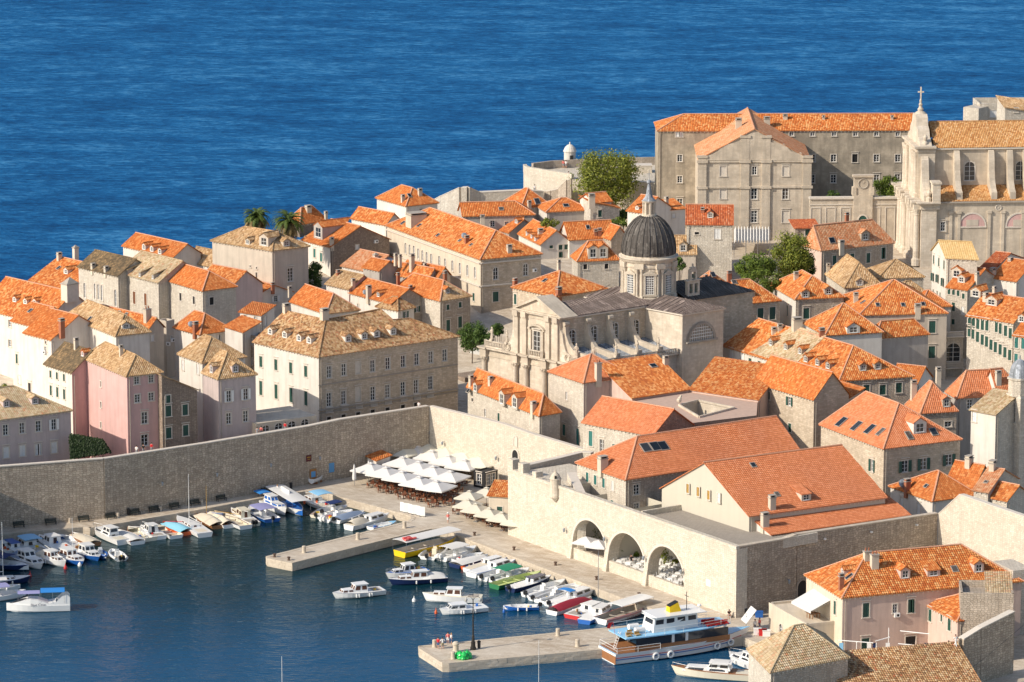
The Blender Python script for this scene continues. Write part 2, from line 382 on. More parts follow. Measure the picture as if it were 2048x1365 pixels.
def corr(mb,pts,amp=0.055,rows=False,m=0):
	pts = [Vector(p) for p in pts]
	n = (pts[1] - pts[0]).cross(pts[2] - pts[0])
	if len(pts) > 3: n += (pts[2] - pts[0]).cross(pts[3] - pts[0])
	n.normalize()
	if n.z < 0: n = -n; pts = pts[::-1]
	ua = Z.cross(n)
	if ua.length < 1e-3: ua = Vector((1,0,0))
	ua.normalize(); va = n.cross(ua); o = pts[0]
	if rows:
		vs = [(p - Vector((0,0,0))).dot(va) for p in pts]; v0,v1 = min(vs),max(vs)
		k = math.floor(v0 / 0.42)
		while k * 0.42 < v1:
			a,b = k * 0.42,k * 0.42 + 0.42; q = clip(clip(pts,va,b),-va,-a)
			if len(q) >= 3:
				q = [p + n * (0.05 * (1 - (p.dot(va) - a) / 0.42)) for p in q]
				_corr(mb,q,amp,m,n,ua,va)
			k += 1
	else: _corr(mb,pts,amp,m,n,ua,va)
def _corr(mb,pts,amp,m,n,ua,va):
	P2 = [(p.dot(ua),p.dot(va)) for p in pts]; cw = pts[0].dot(n)
	off = [p.dot(n) for p in pts]
	vs = [q[1] for q in P2]; i0,i1 = vs.index(min(vs)),vs.index(max(vs))
	if vs[i1] - vs[i0] < 1e-4: return
	sl = (off[i1] - off[i0]) / (vs[i1] - vs[i0])
	u0,u1 = min(q[0] for q in P2),max(q[0] for q in P2)
	if u1 - u0 < 0.05: return
	st = TP / 4; k0 = math.floor(u0 / st) + 1; us = [u0 + 1e-4]; k = k0
	while k * st < u1 - 1e-4:
		if k * st > u0 + 1e-3: us.append(k * st)
		k += 1
	us.append(u1 - 1e-4); prev = None; NP = len(P2)
	for u in us:
		lo,hi = 1e9,-1e9
		for i in range(NP):
			(a,b),(c,d) = P2[i],P2[(i + 1) % NP]
			if (a <= u <= c) or (c <= u <= a):
				if abs(c - a) < 1e-9: lo = min(lo,b,d); hi = max(hi,b,d)
				else:
					v = b + (d - b) * (u - a) / (c - a); lo = min(lo,v); hi = max(hi,v)
		if hi < lo: prev = None; continue
		ph = (u / TP) % 1.0; h = amp * (1 - abs(2 * ph - 1) ** 1.6) if True else 0
		def pt(v): return ua * u + va * v + n * (off[i0] + sl * (v - vs[i0]) + h)
		cur = (pt(lo),pt(hi),(u,lo),(u,hi))
		if prev: mb.poly([prev[0],cur[0],cur[1],prev[1]],m,[prev[2],cur[2],cur[3],prev[3]])
		prev = cur
HOUSES = []; DH = {}
class House: pass
def wallface(mb,a,b,z0,z1,holes,n,m=0):
	"""a,b: plan ends; holes: list of (u0,u1,zb,zt) along a->b"""
	L = (b - a).length; d = (b - a) / L
	hs = [(max(0.02,q[0]),min(L - 0.02,q[1]),max(z0,q[2]),min(z1 - 0.02,q[3])) for q in holes]
	hs = [q for q in hs if q[1] - q[0] > 0.05 and q[3] - q[2] > 0.05]
	us = sorted({0.0,L} | {q[0] for q in hs} | {q[1] for q in hs}); zs = sorted({z0,z1} | {q[2] for q in hs} | {q[3] for q in hs})
	P = lambda u,z,k=0.0: Vector((a.x + d.x * u,a.y + d.y * u,z)) - n * k
	flip = d.cross(Z).dot(n) < 0
	def Q(q): mb.poly(q[::-1] if flip else q,m)
	for z_,zt in zip(zs,zs[1:]):
		run = None
		for u_,ut in zip(us,us[1:]):
			um,zm = (u_ + ut) / 2,(z_ + zt) / 2
			inside = any(q[0] < um < q[1] and q[2] < zm < q[3] for q in hs)
			if inside:
				if run is not None: Q([P(run,z_),P(u_,z_),P(u_,zt),P(run,zt)]); run = None
			elif run is None: run = u_
		if run is not None: Q([P(run,z_),P(L,z_),P(L,zt),P(run,zt)])
	k = 0.22
	for u0,u1,zb,zt in hs:
		Q([P(u0,zb),P(u0,zb,k),P(u0,zt,k),P(u0,zt)][::-1]); Q([P(u1,zb),P(u1,zt),P(u1,zt,k),P(u1,zb,k)][::-1])
		Q([P(u0,zb),P(u1,zb),P(u1,zb,k),P(u0,zb,k)][::-1]); Q([P(u0,zt),P(u0,zt,k),P(u1,zt,k),P(u1,zt)][::-1])
def ridgecap(mb,a,b,r=0.17):
	a = Vector(a); b = Vector(b); d = b - a; L = d.length
	if L < 0.3: return
	n = max(1,int(L / 0.42)); s = Z.cross(d).normalized() * r
	for i in range(n):
		p = a + d * (i / n); q = a + d * ((i + 1.06) / n); lift = 0.05
		A = [p - s * 0.95,p - s * .5 + Z * (r * .8),p + s * .5 + Z * (r * .8),p + s * 0.95]
		B = [q - s * 0.85 + Z * .02,q - s * .42 + Z * (r * .62),q + s * .42 + Z * (r * .62),q + s * 0.85 + Z * .02]
		for j in range(3): mb.poly([A[j] + Z * lift,A[j + 1] + Z * lift,B[j + 1] + Z * lift,B[j] + Z * lift])
		mb.poly([x + Z * lift for x in A])
CHM = {}
def chimney(parent,P,w,h,kind=0):
	key = (round(w,1),round(h,1),kind)
	if key not in CHM:
		mb = MB(); a = w / 2; b = w * 0.36
		mb.box(-a,-b,-1.2,a,b,h,0)
		if kind == 3:
			mb.box(-a - .1,-b - .1,h,a + .1,b + .1,h + .18,2)
			for q in ([(-a,-b),(a,-b)],[(a,-b),(a,b)],[(a,b),(-a,b)],[(-a,b),(-a,-b)]):
				mb.poly([(q[0][0],q[0][1],h + .18),(q[1][0],q[1][1],h + .18),(0,0,h + .18 + w * .42)],2)
		else:
			mb.box(-a - .09,-b - .09,h,a + .09,b + .09,h + .14,2)
			if kind in (0,1):
				for sx in (-1,1): mb.box(sx * a * .85 - .08,-b * .8,h + .14,sx * a * .85 + .08,b * .8,h + .4,0)
				mb.box(-a - .05,-b - .05,h + .4,a + .05,b + .05,h + .5,2); mb.box(-a * .6,-b * .6,h + .14,a * .6,b * .6,h + .38,3)
			else:
				for i in range(2): mb.lathe([(0.13,h + .14),(0.10,h + .55),(0.13,h + .6)],8,((i - .5) * w * .5,0,0),1)
		body = M_['brick'] if kind in (1,) else M_['cream' if kind in (0,2) else 'trim']
		CHM[key] = mb.mesh('chimney',[body,M_['brick'],M_['trimdark'],M_['dark']])
	return link('chimney',CHM[key],parent,P,0.0)
DM = {}
def dormer(parent,P,dn,slope,w,h,rm,wm,style=0):
	"""dn: horizontal down-slope direction; slope = rise/run of the roof plane"""
	rz = math.atan2(dn.y,dn.x) - math.pi / 2
	key = (round(w,1),round(h,1),round(slope,2),rm,wm,style)
	if key not in DM:
		a = w / 2; g = w * 0.30; D = h / slope; Dr = (h + g) / slope
		mb = MB()
		ww,wh,zb = w * .58,h * .72,h * .16
		for q in ([(-a,0,0),(-ww / 2,0,0),(-ww / 2,0,h),(-a,0,h)],[(ww / 2,0,0),(a,0,0),(a,0,h),(ww / 2,0,h)],
				  [(-ww / 2,0,0),(ww / 2,0,0),(ww / 2,0,zb),(-ww / 2,0,zb)],[(-ww / 2,0,zb + wh),(ww / 2,0,zb + wh),(ww / 2,0,h),(-ww / 2,0,h)]): mb.poly(q[::-1])
		for q in ([(-ww / 2,0,zb),(-ww / 2,-.1,zb),(-ww / 2,-.1,zb + wh),(-ww / 2,0,zb + wh)],[(ww / 2,0,zb),(ww / 2,0,zb + wh),(ww / 2,-.1,zb + wh),(ww / 2,-.1,zb)]): mb.poly(q)
		if style == 0: mb.poly([(-a,0,h),(0,0,h + g),(a,0,h)])
		for s in (-1,1): mb.poly([(s * a,0,-.1),(s * a,0,h),(s * a,-D,h)])
		A = mb.mesh('dormer',M_[wm])
		rb = MB(); e = 0.12
		if style == 0:
			for s in (-1,1):
				q = [(0,e,h + g + .03),(s * (a + e),e,h + .03 - g * e / a),(s * (a + e),-D - .1,h + .03 - g * e / a),(0,-Dr - .1,h + g + .03)]
				corr(rb,q,0.045); rb.poly([Vector(p) - Z * .1 for p in q])
				rb.poly([q[0],q[1],Vector(q[1]) - Z * .1,Vector(q[0]) - Z * .1]); rb.poly([q[1],q[2],Vector(q[2]) - Z * .1,Vector(q[1]) - Z * .1])
			ridgecap(rb,(0,e,h + g + .03),(0,-Dr,h + g + .03),.12)
		else:
			k = slope * 0.45; D2 = h / (slope - k)
			q = [(-a - e,e,h + .04 - k * e),(a + e,e,h + .04 - k * e),(a + e,-D2,h + k * D2 + .04),(-a - e,-D2,h + k * D2 + .04)]
			corr(rb,q,0.045); rb.poly([Vector(p) - Z * .1 for p in q]); rb.poly([q[0],q[1],Vector(q[1]) - Z * .1,Vector(q[0]) - Z * .1])
			for i in (1,3): rb.poly([q[i],q[(i + 1) % 4],Vector(q[(i + 1) % 4]) - Z * .1,Vector(q[i]) - Z * .1])
		B = rb.mesh('dormer_roof',M_[rm])
		wb = MB(); f = .05
		wb.poly([(-ww / 2,-.09,zb),(ww / 2,-.09,zb),(ww / 2,-.09,zb + wh),(-ww / 2,-.09,zb + wh)][::-1],1)
		for x in (-ww / 2,-f / 2,ww / 2 - f): wb.box(x,-.08,zb,x + f,-.03,zb + wh,0)
		for z in (zb,zb + wh / 2 - f / 2,zb + wh - f): wb.box(-ww / 2 + f,-.078,z,ww / 2 - f,-.032,z + f,0)
		wb.box(-ww / 2 - .08,-.02,zb - .07,ww / 2 + .08,.1,zb,0)
		Cc = wb.mesh('window',[M_['whitep'],M_['glass']])
		DM[key] = (A,B,Cc)
	A,B,Cc = DM[key]
	o = link('dormer',A,parent,P,rz); link('dormer_roof',B,o); link('window',Cc,o); return o
SKM = {}
def skylight(parent,P,n,w=0.7,h=1.0):
	key = (w,h)
	if key not in SKM:
		mb = MB(); mb.box(-w / 2,-h / 2,-.02,w / 2,h / 2,.12,0)
		mb.poly([(-w / 2 + .09,-h / 2 + .09,.125),(w / 2 - .09,-h / 2 + .09,.125),(w / 2 - .09,h / 2 - .09,.125),(-w / 2 + .09,h / 2 - .09,.125)],1)
		SKM[key] = mb.mesh('skylight',[M_['trimdark'],M_['glass']])
	u = Z.cross(n).normalized(); v = n.cross(u)
	o = link('skylight',SKM[key],parent); o.matrix_local = Matrix(((u.x,v.x,n.x,P.x),(u.y,v.y,n.y,P.y),(u.z,v.z,n.z,P.z),(0,0,0,1))); return o
def solveL(F,b,xl):
	"""length along b from F so that the point projects to photo column xl"""
	lo,hi = 0.0,120.0; tgt = CR[0] + xl / CR[2]
	for _ in range(50):
		mid = (lo + hi) / 2
		if proj(F + b * mid)[0] > tgt: lo = mid
		else: hi = mid
	return lo
def B(label,F,R,L,z,rh=2.6,ax='b',i0='h',i1='h',rm='orange',wm='white',wins=(),dorm=(),chim=(),sky=(),base=None,parent=None,name='house',cat='house',
	  dz=None,oh=0.30,rows=False,cor=True,flat=False,group=None,dw=1.25,dh=1.15,dwm=None,drm=None,dst=0,parapet=0.0,plane_m=None,wm2=None,extra=None,depth=None):
	h = House(); F3 = at(F[0],F[1],z); R3 = at(R[0],R[1],z); F3.z = R3.z = z
	a = (R3 - F3)
	if isinstance(L,(tuple,list)): L3 = at(L[0],L[1],z); b = L3 - F3
	elif depth: b = Z.cross(a).normalized() * depth
	else:
		bd = Z.cross(a).normalized(); b = bd * solveL(F3,bd,L)
	la,lb = a.length,b.length; ah,bh = a / la,b / lb
	nr = ah.cross(Z); nl = Z.cross(bh)
	if nr.dot(bh) > 0: nr = -nr
	if nl.dot(ah) > 0: nl = -nl
	B3 = F3 + a + b; L3 = F3 + b
	zb = base if base is not None else min(gz(p.x,p.y) for p in (F3,R3,B3,L3)) - 0.4
	HOUSES.append((label,la,lb,F3,R3,B3,L3,zb,z))
	org = Vector((F3.x,F3.y,max(zb,gz(F3.x,F3.y))))
	root = parent or thing(name,label,cat,org,0,group)
	ro = Vector(root.location)
	q = lambda v: Vector(v) - ro
	dz = dz or (0,0,0,0); planes = []; walls_extra = []; ridges = []
	E = oh
	def ex(pt,sa,sb): return pt + ah * (E * sa) + bh * (E * sb)
	corners = [ex(F3,-1,-1),ex(R3,1,-1),ex(B3,1,1),ex(L3,-1,1)]
	cz = [Vector((p.x,p.y,z + d)) for p,d in zip(corners,dz)]
	if flat: planes = []
	elif any(dz): planes = [cz]
	elif ax == 'b':
		k0 = (la / 2 if i0 == 'h' else i0); k1 = (la / 2 if i1 == 'h' else i1)
		if k0 + k1 > lb - 0.2: s = (lb - 0.2) / (k0 + k1); k0 *= s; k1 *= s
		e0 = -E if k0 == 0 else k0; e1 = lb + E if k1 == 0 else lb - k1
		m0 = F3 + a / 2 + bh * e0 + Z * rh; m1 = F3 + a / 2 + bh * e1 + Z * rh
		c = cz; planes = [[c[3],c[0],m0,m1],[c[1],c[2],m1,m0]]
		if k0 > 0: planes.append([c[0],c[1],m0])
		else: walls_extra.append([F3,R3,F3 + a / 2 + Z * (rh - .02)])
		if k1 > 0: planes.append([c[2],c[3],m1])
		else: walls_extra.append([B3,L3,B3 - a / 2 + Z * (rh - .02)])
		ridges = [(m0,m1)] + ([(c[0],m0),(c[1],m0)] if k0 > 0 else []) + ([(c[3],m1),(c[2],m1)] if k1 > 0 else [])
	else:
		k0 = (lb / 2 if i0 == 'h' else i0); k1 = (lb / 2 if i1 == 'h' else i1)
		if k0 + k1 > la - 0.2: s = (la - 0.2) / (k0 + k1); k0 *= s; k1 *= s
		e0 = -E if k0 == 0 else k0; e1 = la + E if k1 == 0 else la - k1
		m0 = F3 + b / 2 + ah * e0 + Z * rh; m1 = F3 + b / 2 + ah * e1 + Z * rh
		c = cz; planes = [[c[0],c[1],m1,m0],[c[2],c[3],m0,m1]]
		if k0 > 0: planes.append([c[3],c[0],m0])
		else: walls_extra.append([L3,F3,F3 + b / 2 + Z * (rh - .02)])
		if k1 > 0: planes.append([c[1],c[2],m1])
		else: walls_extra.append([R3,B3,R3 + b / 2 + Z * (rh - .02)])
		ridges = [(m0,m1)] + ([(c[0],m0),(c[3],m0)] if k0 > 0 else []) + ([(c[1],m1),(c[2],m1)] if k1 > 0 else [])
	if extra: planes,ridges = extra(F3,R3,B3,L3,ah,bh,la,lb,cz,planes,ridges)
	faces = {'r': (F3,R3,nr,la,ah),'l': (L3,F3,nl,lb,-bh)}; holes = {'r': [],'l': []}; todo = []
	for wdef in wins:
		kind,ww,wh = wdef[0],wdef[1],wdef[2]; force = None; gab = len(kind) > 2
		if len(kind) > 1: force = kind[1]; kind = kind[0]
		pts = []
		for item in wdef[3:]:
			if len(item) == 5:
				x0,y0,x1,y1,n = item; pts += [(x0 + (x1 - x0) * i / (n - 1),y0 + (y1 - y0) * i / (n - 1)) for i in range(n)]
			else: pts.append(item)
		for pxy in pts:
			best = None
			for fk in ('r','l'):
				if force and fk != force: continue
				A_,B_,n,Ln,d = faces[fk]; hp = hitplane(pxy,A_,n)
				if hp is None: continue
				u = (hp - A_).dot(d); err = max(0,ww / 2 + .1 - u,u - (Ln - ww / 2 - .1))
				if best is None or err < best[0]: best = (err,fk,u,hp)
			err,fk,u,hp = best
			A_,B_,n,Ln,d = faces[fk]
			if err > 0.9 or ww > Ln - .3: print('WIN?',label[:30],pxy,round(err,1)); continue
			u = min(max(u,ww / 2 + .15),Ln - ww / 2 - .15); z0 = hp.z - wh / 2
			if gab: pos = A_ + d * u; todo.append((Vector((pos.x,pos.y,z0)) + n * .19,n,kind,ww,wh)); continue
			if z0 + wh > z - 0.25: z0 = z - 0.25 - wh
			holes[fk].append((u - ww / 2,u + ww / 2,z0,z0 + wh))
			pos = A_ + d * u; todo.append((Vector((pos.x,pos.y,z0)),n,kind,ww,wh))
	mb = MB()
	zt = z + min(dz)
	wallface(mb,q(F3),q(R3),zb - ro.z,zt - ro.z,[(u0,u1,p - ro.z,r - ro.z) for u0,u1,p,r in holes['r']],nr,0)
	wallface(mb,q(L3),q(F3),zb - ro.z,zt - ro.z,[(u0,u1,p - ro.z,r - ro.z) for u0,u1,p,r in holes['l']],nl,1 if wm2 else 0)
	wallface(mb,q(R3),q(B3),zb - ro.z,zt - ro.z,[],-nl); wallface(mb,q(B3),q(L3),zb - ro.z,zt - ro.z,[],-nr)
	for t3 in walls_extra: mb.poly([q(v) for v in t3],1 if (wm2 and ax == 'a') else 0)
	if any(dz):
		cs = [F3,R3,B3,L3]
		for i in range(4):
			p,r = cs[i],cs[(i + 1) % 4]; d0,d1 = dz[i] - min(dz),dz[(i + 1) % 4] - min(dz)
			pts = [p + Z * min(dz),r + Z * min(dz)] + ([r + Z * (dz[(i + 1) % 4] - .03)] if d1 > .05 else []) + ([p + Z * (dz[i] - .03)] if d0 > .05 else [])
			if len(pts) > 2: mb.poly([q(v) for v in pts],1 if (wm2 and i == 3) else 0)
	if flat:
		mb.poly([q(F3),q(R3),q(B3),q(L3)])
	mb.build('wall',[M_[wm],M_[wm2 or wm]],root)
	if not flat:
		cb = MB(); o = 0.2
		def strip(A_,B_,n,d,top):
			A_,B_ = q(A_),q(B_); t = top - ro.z
			for k0_,w_ in ((0.0,o),):
				a0,b0 = A_ - d * o,B_ + d * o
				pts = [a0 + n * .003,b0 + n * .003,b0 + n * o,a0 + n * o]
				cb.prism([(p.x,p.y) for p in pts],t - .16,t - .02)
			Ln = (B_ - A_).length; k = int(Ln / 0.75)
			for i in range(k):
				u = (i + .5) * Ln / k; c_ = A_ + d * u
				pts = [c_ - d * .09 + n * .003,c_ + d * .09 + n * .003,c_ + d * .09 + n * (o - .03),c_ - d * .09 + n * (o - .03)]
				cb.prism([(p.x,p.y) for p in pts],t - .36,t - .16)
		if not any(dz):
			if ax == 'a' or i0 != 0: strip(F3,R3,nr,ah,z)
			if ax == 'b' or i0 != 0: strip(L3,F3,nl,-bh,z)
			cb.build('cornice',M_['trim'],root)
	rf = None
	if planes:
		rb = MB()
		for i,pl in enumerate(planes):
			mi = 1 if (plane_m and i == plane_m[0]) else 0
			P_ = [q(v) for v in pl]
			if cor: corr(rb,P_,0.075,rows,mi)
			else: rb.poly(P_,mi)
			rb.poly([v - Z * 0.10 for v in P_][::-1],mi)
			for j in range(len(P_)):
				u_,v_ = P_[j],P_[(j + 1) % len(P_)]
				if abs(u_.z - v_.z) < 0.02 or len(planes) < 3: rb.poly([u_ - Z * .10,v_ - Z * .10,v_,u_],mi)
		for u_,v_ in ((0,0),): pass
		rf = rb.build('roof',[M_[rm],M_[plane_m[1] if plane_m else rm]],root)
		if ridges and cor:
			cp = MB()
			for u_,v_ in ridges: ridgecap(cp,q(u_),q(v_))
			cp.build('ridge_tiles',M_['ridge_mortar' if rm in ('orange','mottled','red','flatorange','peach') else rm],rf)
	if flat and parapet > 0:
		pb = MB(); t = .3
		for A_,B_,n in ((F3,R3,nr),(L3,F3,nl),(R3,B3,-nl),(B3,L3,-nr)):
			A_,B_ = q(A_),q(B_); pts = [A_ + n * .02,B_ + n * .02,B_ - n * t,A_ - n * t]
			pb.prism([(p.x,p.y) for p in pts],z - ro.z - .02,z - ro.z + parapet)
		pb.build('parapet',M_[wm],root)
	for P,n,kind,ww,wh in todo: put_window(root,q(P),n,kind,ww,wh)
	if z - zb > 5 and not flat and la > 3.5:
		dp = MB(); c_ = q(F3) + ah * .4 + nr * .12; zt_ = z - ro.z - .3; dp.tube([c_ + Vector((0,0,zt_ - c_.z)) + nr * .1,c_ + Vector((0,0,zt_ - .5 - c_.z)),c_ + Vector((0,0,zb - ro.z - c_.z))],.065,5)
		dp.build('downpipe',M_['trimdark'],root)
	pls = []
	for pl in planes:
		n = (pl[1] - pl[0]).cross(pl[2] - pl[0]).normalized()
		if n.z < 0: n = -n
		pls.append((pl,n))
	def rhit(pxy):
		best = None
		for pl,n in pls:
			hp = hitplane(pxy,pl[0],n)
			if hp is None: continue
			c = Vector((0,0,0))
			for v in pl: c += v
			c /= len(pl); bad = 0.0
			for j in range(len(pl)):
				u_,v_ = pl[j],pl[(j + 1) % len(pl)]; e = n.cross(v_ - u_)
				if e.length < 1e-6: continue
				e.normalize()
				if e.dot(c - u_) < 0: e = -e
				bad = max(bad,-(e.dot(hp - u_)))
			dist = (hp - EYE).length
			k = (0 if bad < .05 else bad,dist)
			if best is None or k < best[0]: best = (k,hp,n)
		return best
	h.rhit = rhit
	for dd in dorm:
		w_,h_ = (dd[2],dd[3]) if len(dd) > 3 else (dw,dh); b_ = rhit(dd)
		if b_ is None or b_[0][0] > 1.0: print('DORM?',label[:30],dd,b_ and round(b_[0][0],1)); continue
		hp,n = b_[1],b_[2]; dn = Vector((n.x,n.y,0)).normalized(); sl = math.hypot(n.x,n.y) / n.z
		dormer(root,q(hp) ,dn,sl,w_,h_,drm or rm,dwm or wm,dst)
	for cdef in chim:
		b_ = rhit(cdef[:2]); kind = cdef[4] if len(cdef) > 4 else 0
		if b_ is None or b_[0][0] > 2.5: print('CHIM?',label[:30],cdef,b_ and round(b_[0][0],1)); continue
		chimney(root,q(b_[1]),cdef[2],cdef[3],kind).rotation_euler[2] = math.atan2(ah.y,ah.x)
	for sdef in sky:
		b_ = rhit(sdef[:2])
		if b_ is None or b_[0][0] > 0.6: print('SKY?',label[:30],sdef,b_ and round(b_[0][0],1)); continue
		w_,h_ = (sdef[2],sdef[3]) if len(sdef) > 3 else (.8,1.1)
		skylight(root,q(b_[1]) + b_[2] * .06,b_[2],w_,h_)
	h.root,h.F,h.R,h.Bk,h.L,h.z,h.ah,h.bh,h.la,h.lb,h.nr,h.nl,h.zb,h.q,h.ro = root,F3,R3,B3,L3,z,ah,bh,la,lb,nr,nl,zb,q,ro
	DH.setdefault(label,h); return h
def seamat():
	m,t,b = nmat('sea_water'); tc = N(t,'ShaderNodeTexCoord'); prev = None; o = tc.outputs['Object']
	lane = noise(t,o,0.0035,4,0.6,(1,3.0,1)); swell = noise(t,o,0.075,4,0.6,(.55,1,1)); chop = noise(t,o,0.42,5,0.70,(.6,1,1)); rip = noise(t,o,1.8,3,0.6,(.6,1,1))
	k = mth(t,'ADD',mth(t,'ADD',mth(t,'MULTIPLY',lane,.18),mth(t,'MULTIPLY',swell,.30)),mth(t,'ADD',mth(t,'MULTIPLY',chop,.40),mth(t,'MULTIPLY',rip,.12)))
	c = ramp(t,k,[(0.38,(0.0025,0.034,0.110)),(0.455,(0.005,0.070,0.205)),(0.52,(0.012,0.115,0.290)),(0.59,(0.055,0.220,0.430))])  # light and dark wave facets, ripple highlights included, are painted into this colour
	for h,st,dist in ((swell,1.0,2.4),(chop,1.0,1.0),(rip,0.8,0.2)):
		bp = N(t,'ShaderNodeBump',i_Strength=st,i_Distance=dist); L_(t,h,bp.inputs['Height'])
		if prev: L_(t,prev,bp.inputs['Normal'])
		prev = bp.outputs[0]
	df = N(t,'ShaderNodeBsdfDiffuse'); L_(t,c,df.inputs[0]); L_(t,prev,df.inputs['Normal'])
	gl = N(t,'ShaderNodeBsdfGlossy',i_Roughness=0.2); gl.inputs[0].default_value = (.30,.62,1,1); L_(t,prev,gl.inputs['Normal'])
	fr = N(t,'ShaderNodeFresnel',i_IOR=1.333); L_(t,prev,fr.inputs['Normal']); mx = N(t,'ShaderNodeMixShader'); L_(t,mth(t,'MULTIPLY',fr.outputs[0],0.38),mx.inputs[0]); L_(t,df.outputs[0],mx.inputs[1]); L_(t,gl.outputs[0],mx.inputs[2]); L_(t,mx.outputs[0],t.nodes['Material Output'].inputs[0]); return m
seam = seamat()
def harbmat():
	m,t,b = nmat('harbour_water'); tc = N(t,'ShaderNodeTexCoord'); o = tc.outputs['Object']; prev = None; sp = N(t,'ShaderNodeSeparateXYZ'); L_(t,o,sp.inputs[0])
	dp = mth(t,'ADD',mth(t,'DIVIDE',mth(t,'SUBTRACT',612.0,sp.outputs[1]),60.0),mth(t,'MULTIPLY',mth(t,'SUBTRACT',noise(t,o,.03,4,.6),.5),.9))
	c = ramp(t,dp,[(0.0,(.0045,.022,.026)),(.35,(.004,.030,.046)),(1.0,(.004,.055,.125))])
	for sc_,sv,st,dist in ((.22,(1,1,1),.5,.5),(.9,(.6,1.4,1),.6,.16),(3.0,(.7,1.3,1),.5,.04)):
		bp = N(t,'ShaderNodeBump',i_Strength=st,i_Distance=dist); L_(t,noise(t,o,sc_,3,.55,sv),bp.inputs['Height'])
		if prev: L_(t,prev,bp.inputs['Normal'])
		prev = bp.outputs[0]
	df = N(t,'ShaderNodeBsdfDiffuse'); L_(t,c,df.inputs[0]); gl = N(t,'ShaderNodeBsdfGlossy',i_Roughness=0.03); gl.inputs[0].default_value = (.80,.92,1,1); L_(t,prev,gl.inputs['Normal'])
	fr = N(t,'ShaderNodeFresnel',i_IOR=1.333); L_(t,prev,fr.inputs['Normal']); mx = N(t,'ShaderNodeMixShader'); L_(t,mth(t,'MULTIPLY',fr.outputs[0],.8),mx.inputs[0]); L_(t,df.outputs[0],mx.inputs[1]); L_(t,gl.outputs[0],mx.inputs[2]); L_(t,mx.outputs[0],t.nodes['Material Output'].inputs[0]); return m
harbm = harbmat()
mb = MB(); mb.poly([(-3000,692,0),(3000,692,0),(3000,30000,0),(-3000,30000,0)]); tag(mb.build('sea',seam),kind='structure')
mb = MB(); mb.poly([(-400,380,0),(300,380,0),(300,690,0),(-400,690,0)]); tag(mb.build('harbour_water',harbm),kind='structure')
crop(0,0,1)
QZ = 1.3
qpx = [(-500,1120),(0,1068.7),(166,1055),(180,1057),(420,1016.5),(549.7,991.6),(610,983.5),(624.4,982.9),(653,987.3),(740,1010.5),(812,1030),(822,1034),(823,1038),(815.6,1042.9),
	   (532,1113.6),(535,1117),(584.4,1126.8),(784.8,1076.3),(849,1061.4),(862,1058.5),(880,1057.5),(897,1060.5),(913.3,1071),(1260,1202),(1365,1241),
	   (837,1293),(838,1297),(885,1327),(898,1327.2),(1206,1299.5),(1486,1275),(1545,1298),(1640,1400),(1900,1640)]
qpts = [at(x,y,QZ) for x,y in qpx]
poly = [(p.x,p.y) for p in qpts] + [(200,qpts[-1].y),(200,690),(-20,690),(-70,650),(-260,650),(-260,qpts[0].y)]
def pavemat():
	m,t,b = nmat('paving'); b.inputs['Roughness'].default_value = 0.8; b.inputs['Specular IOR Level'].default_value = 0.3
	tc = N(t,'ShaderNodeTexCoord'); mp = N(t,'ShaderNodeMapping'); mp.inputs['Rotation'].default_value = (0,0,R_(24)); L_(t,tc.outputs['Object'],mp.inputs[0])
	br = N(t,'ShaderNodeTexBrick',i_Scale=1.0,i_Mortar_Size=0.03,i_Brick_Width=1.15,i_Row_Height=0.62); L_(t,mp.outputs[0],br.inputs['Vector'])
	br.inputs['Color1'].default_value = c4((.48,.405,.31)); br.inputs['Color2'].default_value = c4((.62,.545,.44)); br.inputs['Mortar'].default_value = c4((.36,.29,.21))
	nz = noise(t,mp.outputs[0],0.5,8,.7,(1,2.0,1)); c = mixc(t,ramp(t,nz,[(.42,(.55,) * 3),(.60,(0,0,0))]),br.outputs[0],(.33,.245,.165))
	n2 = noise(t,tc.outputs['Object'],0.09,4,.6); c = mixc(t,ramp(t,n2,[(.4,(0,0,0)),(.65,(.45,) * 3)]),c,(.66,.60,.505))
	L_(t,c,b.inputs['Base Color']); bump(t,b,br.outputs['Fac'],0.3,-0.02); MATS['paving'] = m; return m
pavemat()
mb = MB(); mb.prism(poly,-4.0,QZ,0,False)
for i in range(len(mb.m)): mb.m[i] = 0 if i == 0 else 1
quay = tag(mb.build('quay',[M_['paving'],M_['quaystone']]),kind='structure')
blk = {}
for key,(h_,d_) in {'cope': (.30,.62),'face': (.40,.30)}.items():
	for v in range(4):
		b = MB(); r = random.Random(v * 7 + len(key)); j = lambda: r.uniform(-.03,.03)
		x0,x1,y0,y1,z0,z1 = 0.015,.985,-d_ + .02,0.05 + j(),-h_ + .015,0.012 + j() * .4
		c = [Vector((x + j() * .3,y + j() * .6,z)) for z in (z0,z1) for y in (y0,y1) for x in (x0,x1)]
		for f in ((4,5,7,6),(0,1,5,4),(1,3,7,5),(3,2,6,7),(2,0,4,6)): b.poly([c[k] for k in f])
		blk[key,v] = b.mesh('stone_block',M_['quaystone'])
rq = random.Random(3); stones = []
for i in range(1,len(qpts) - 2):
	a,b = qpts[i],qpts[i + 1]; d = b - a; Ln = d.length
	if Ln < .4: continue
	dh = d / Ln; ang = math.atan2(dh.y,dh.x)
	for row,zt in enumerate((QZ + .035,QZ - .28,QZ - .70)):
		u = 0.0
		while u < Ln - .1:
			s = min(rq.uniform(.9,1.7),Ln - u)
			if Ln - u - s < .5: s = Ln - u
			p = Vector((a.x + dh.x * u,a.y + dh.y * u,zt)); x_,y_ = proj(p); face = (Vector((-dh.y,dh.x,0)).dot(Vector((0,-1,0))))
			seen = -20 < x_ < 2068 and y_ < 1385; stones.append(((0 if seen else 1,0 if (row == 0 or face > -.2) else 1,p.y),p,ang,s,('cope' if row == 0 else 'face',rq.randrange(4)))); u += s
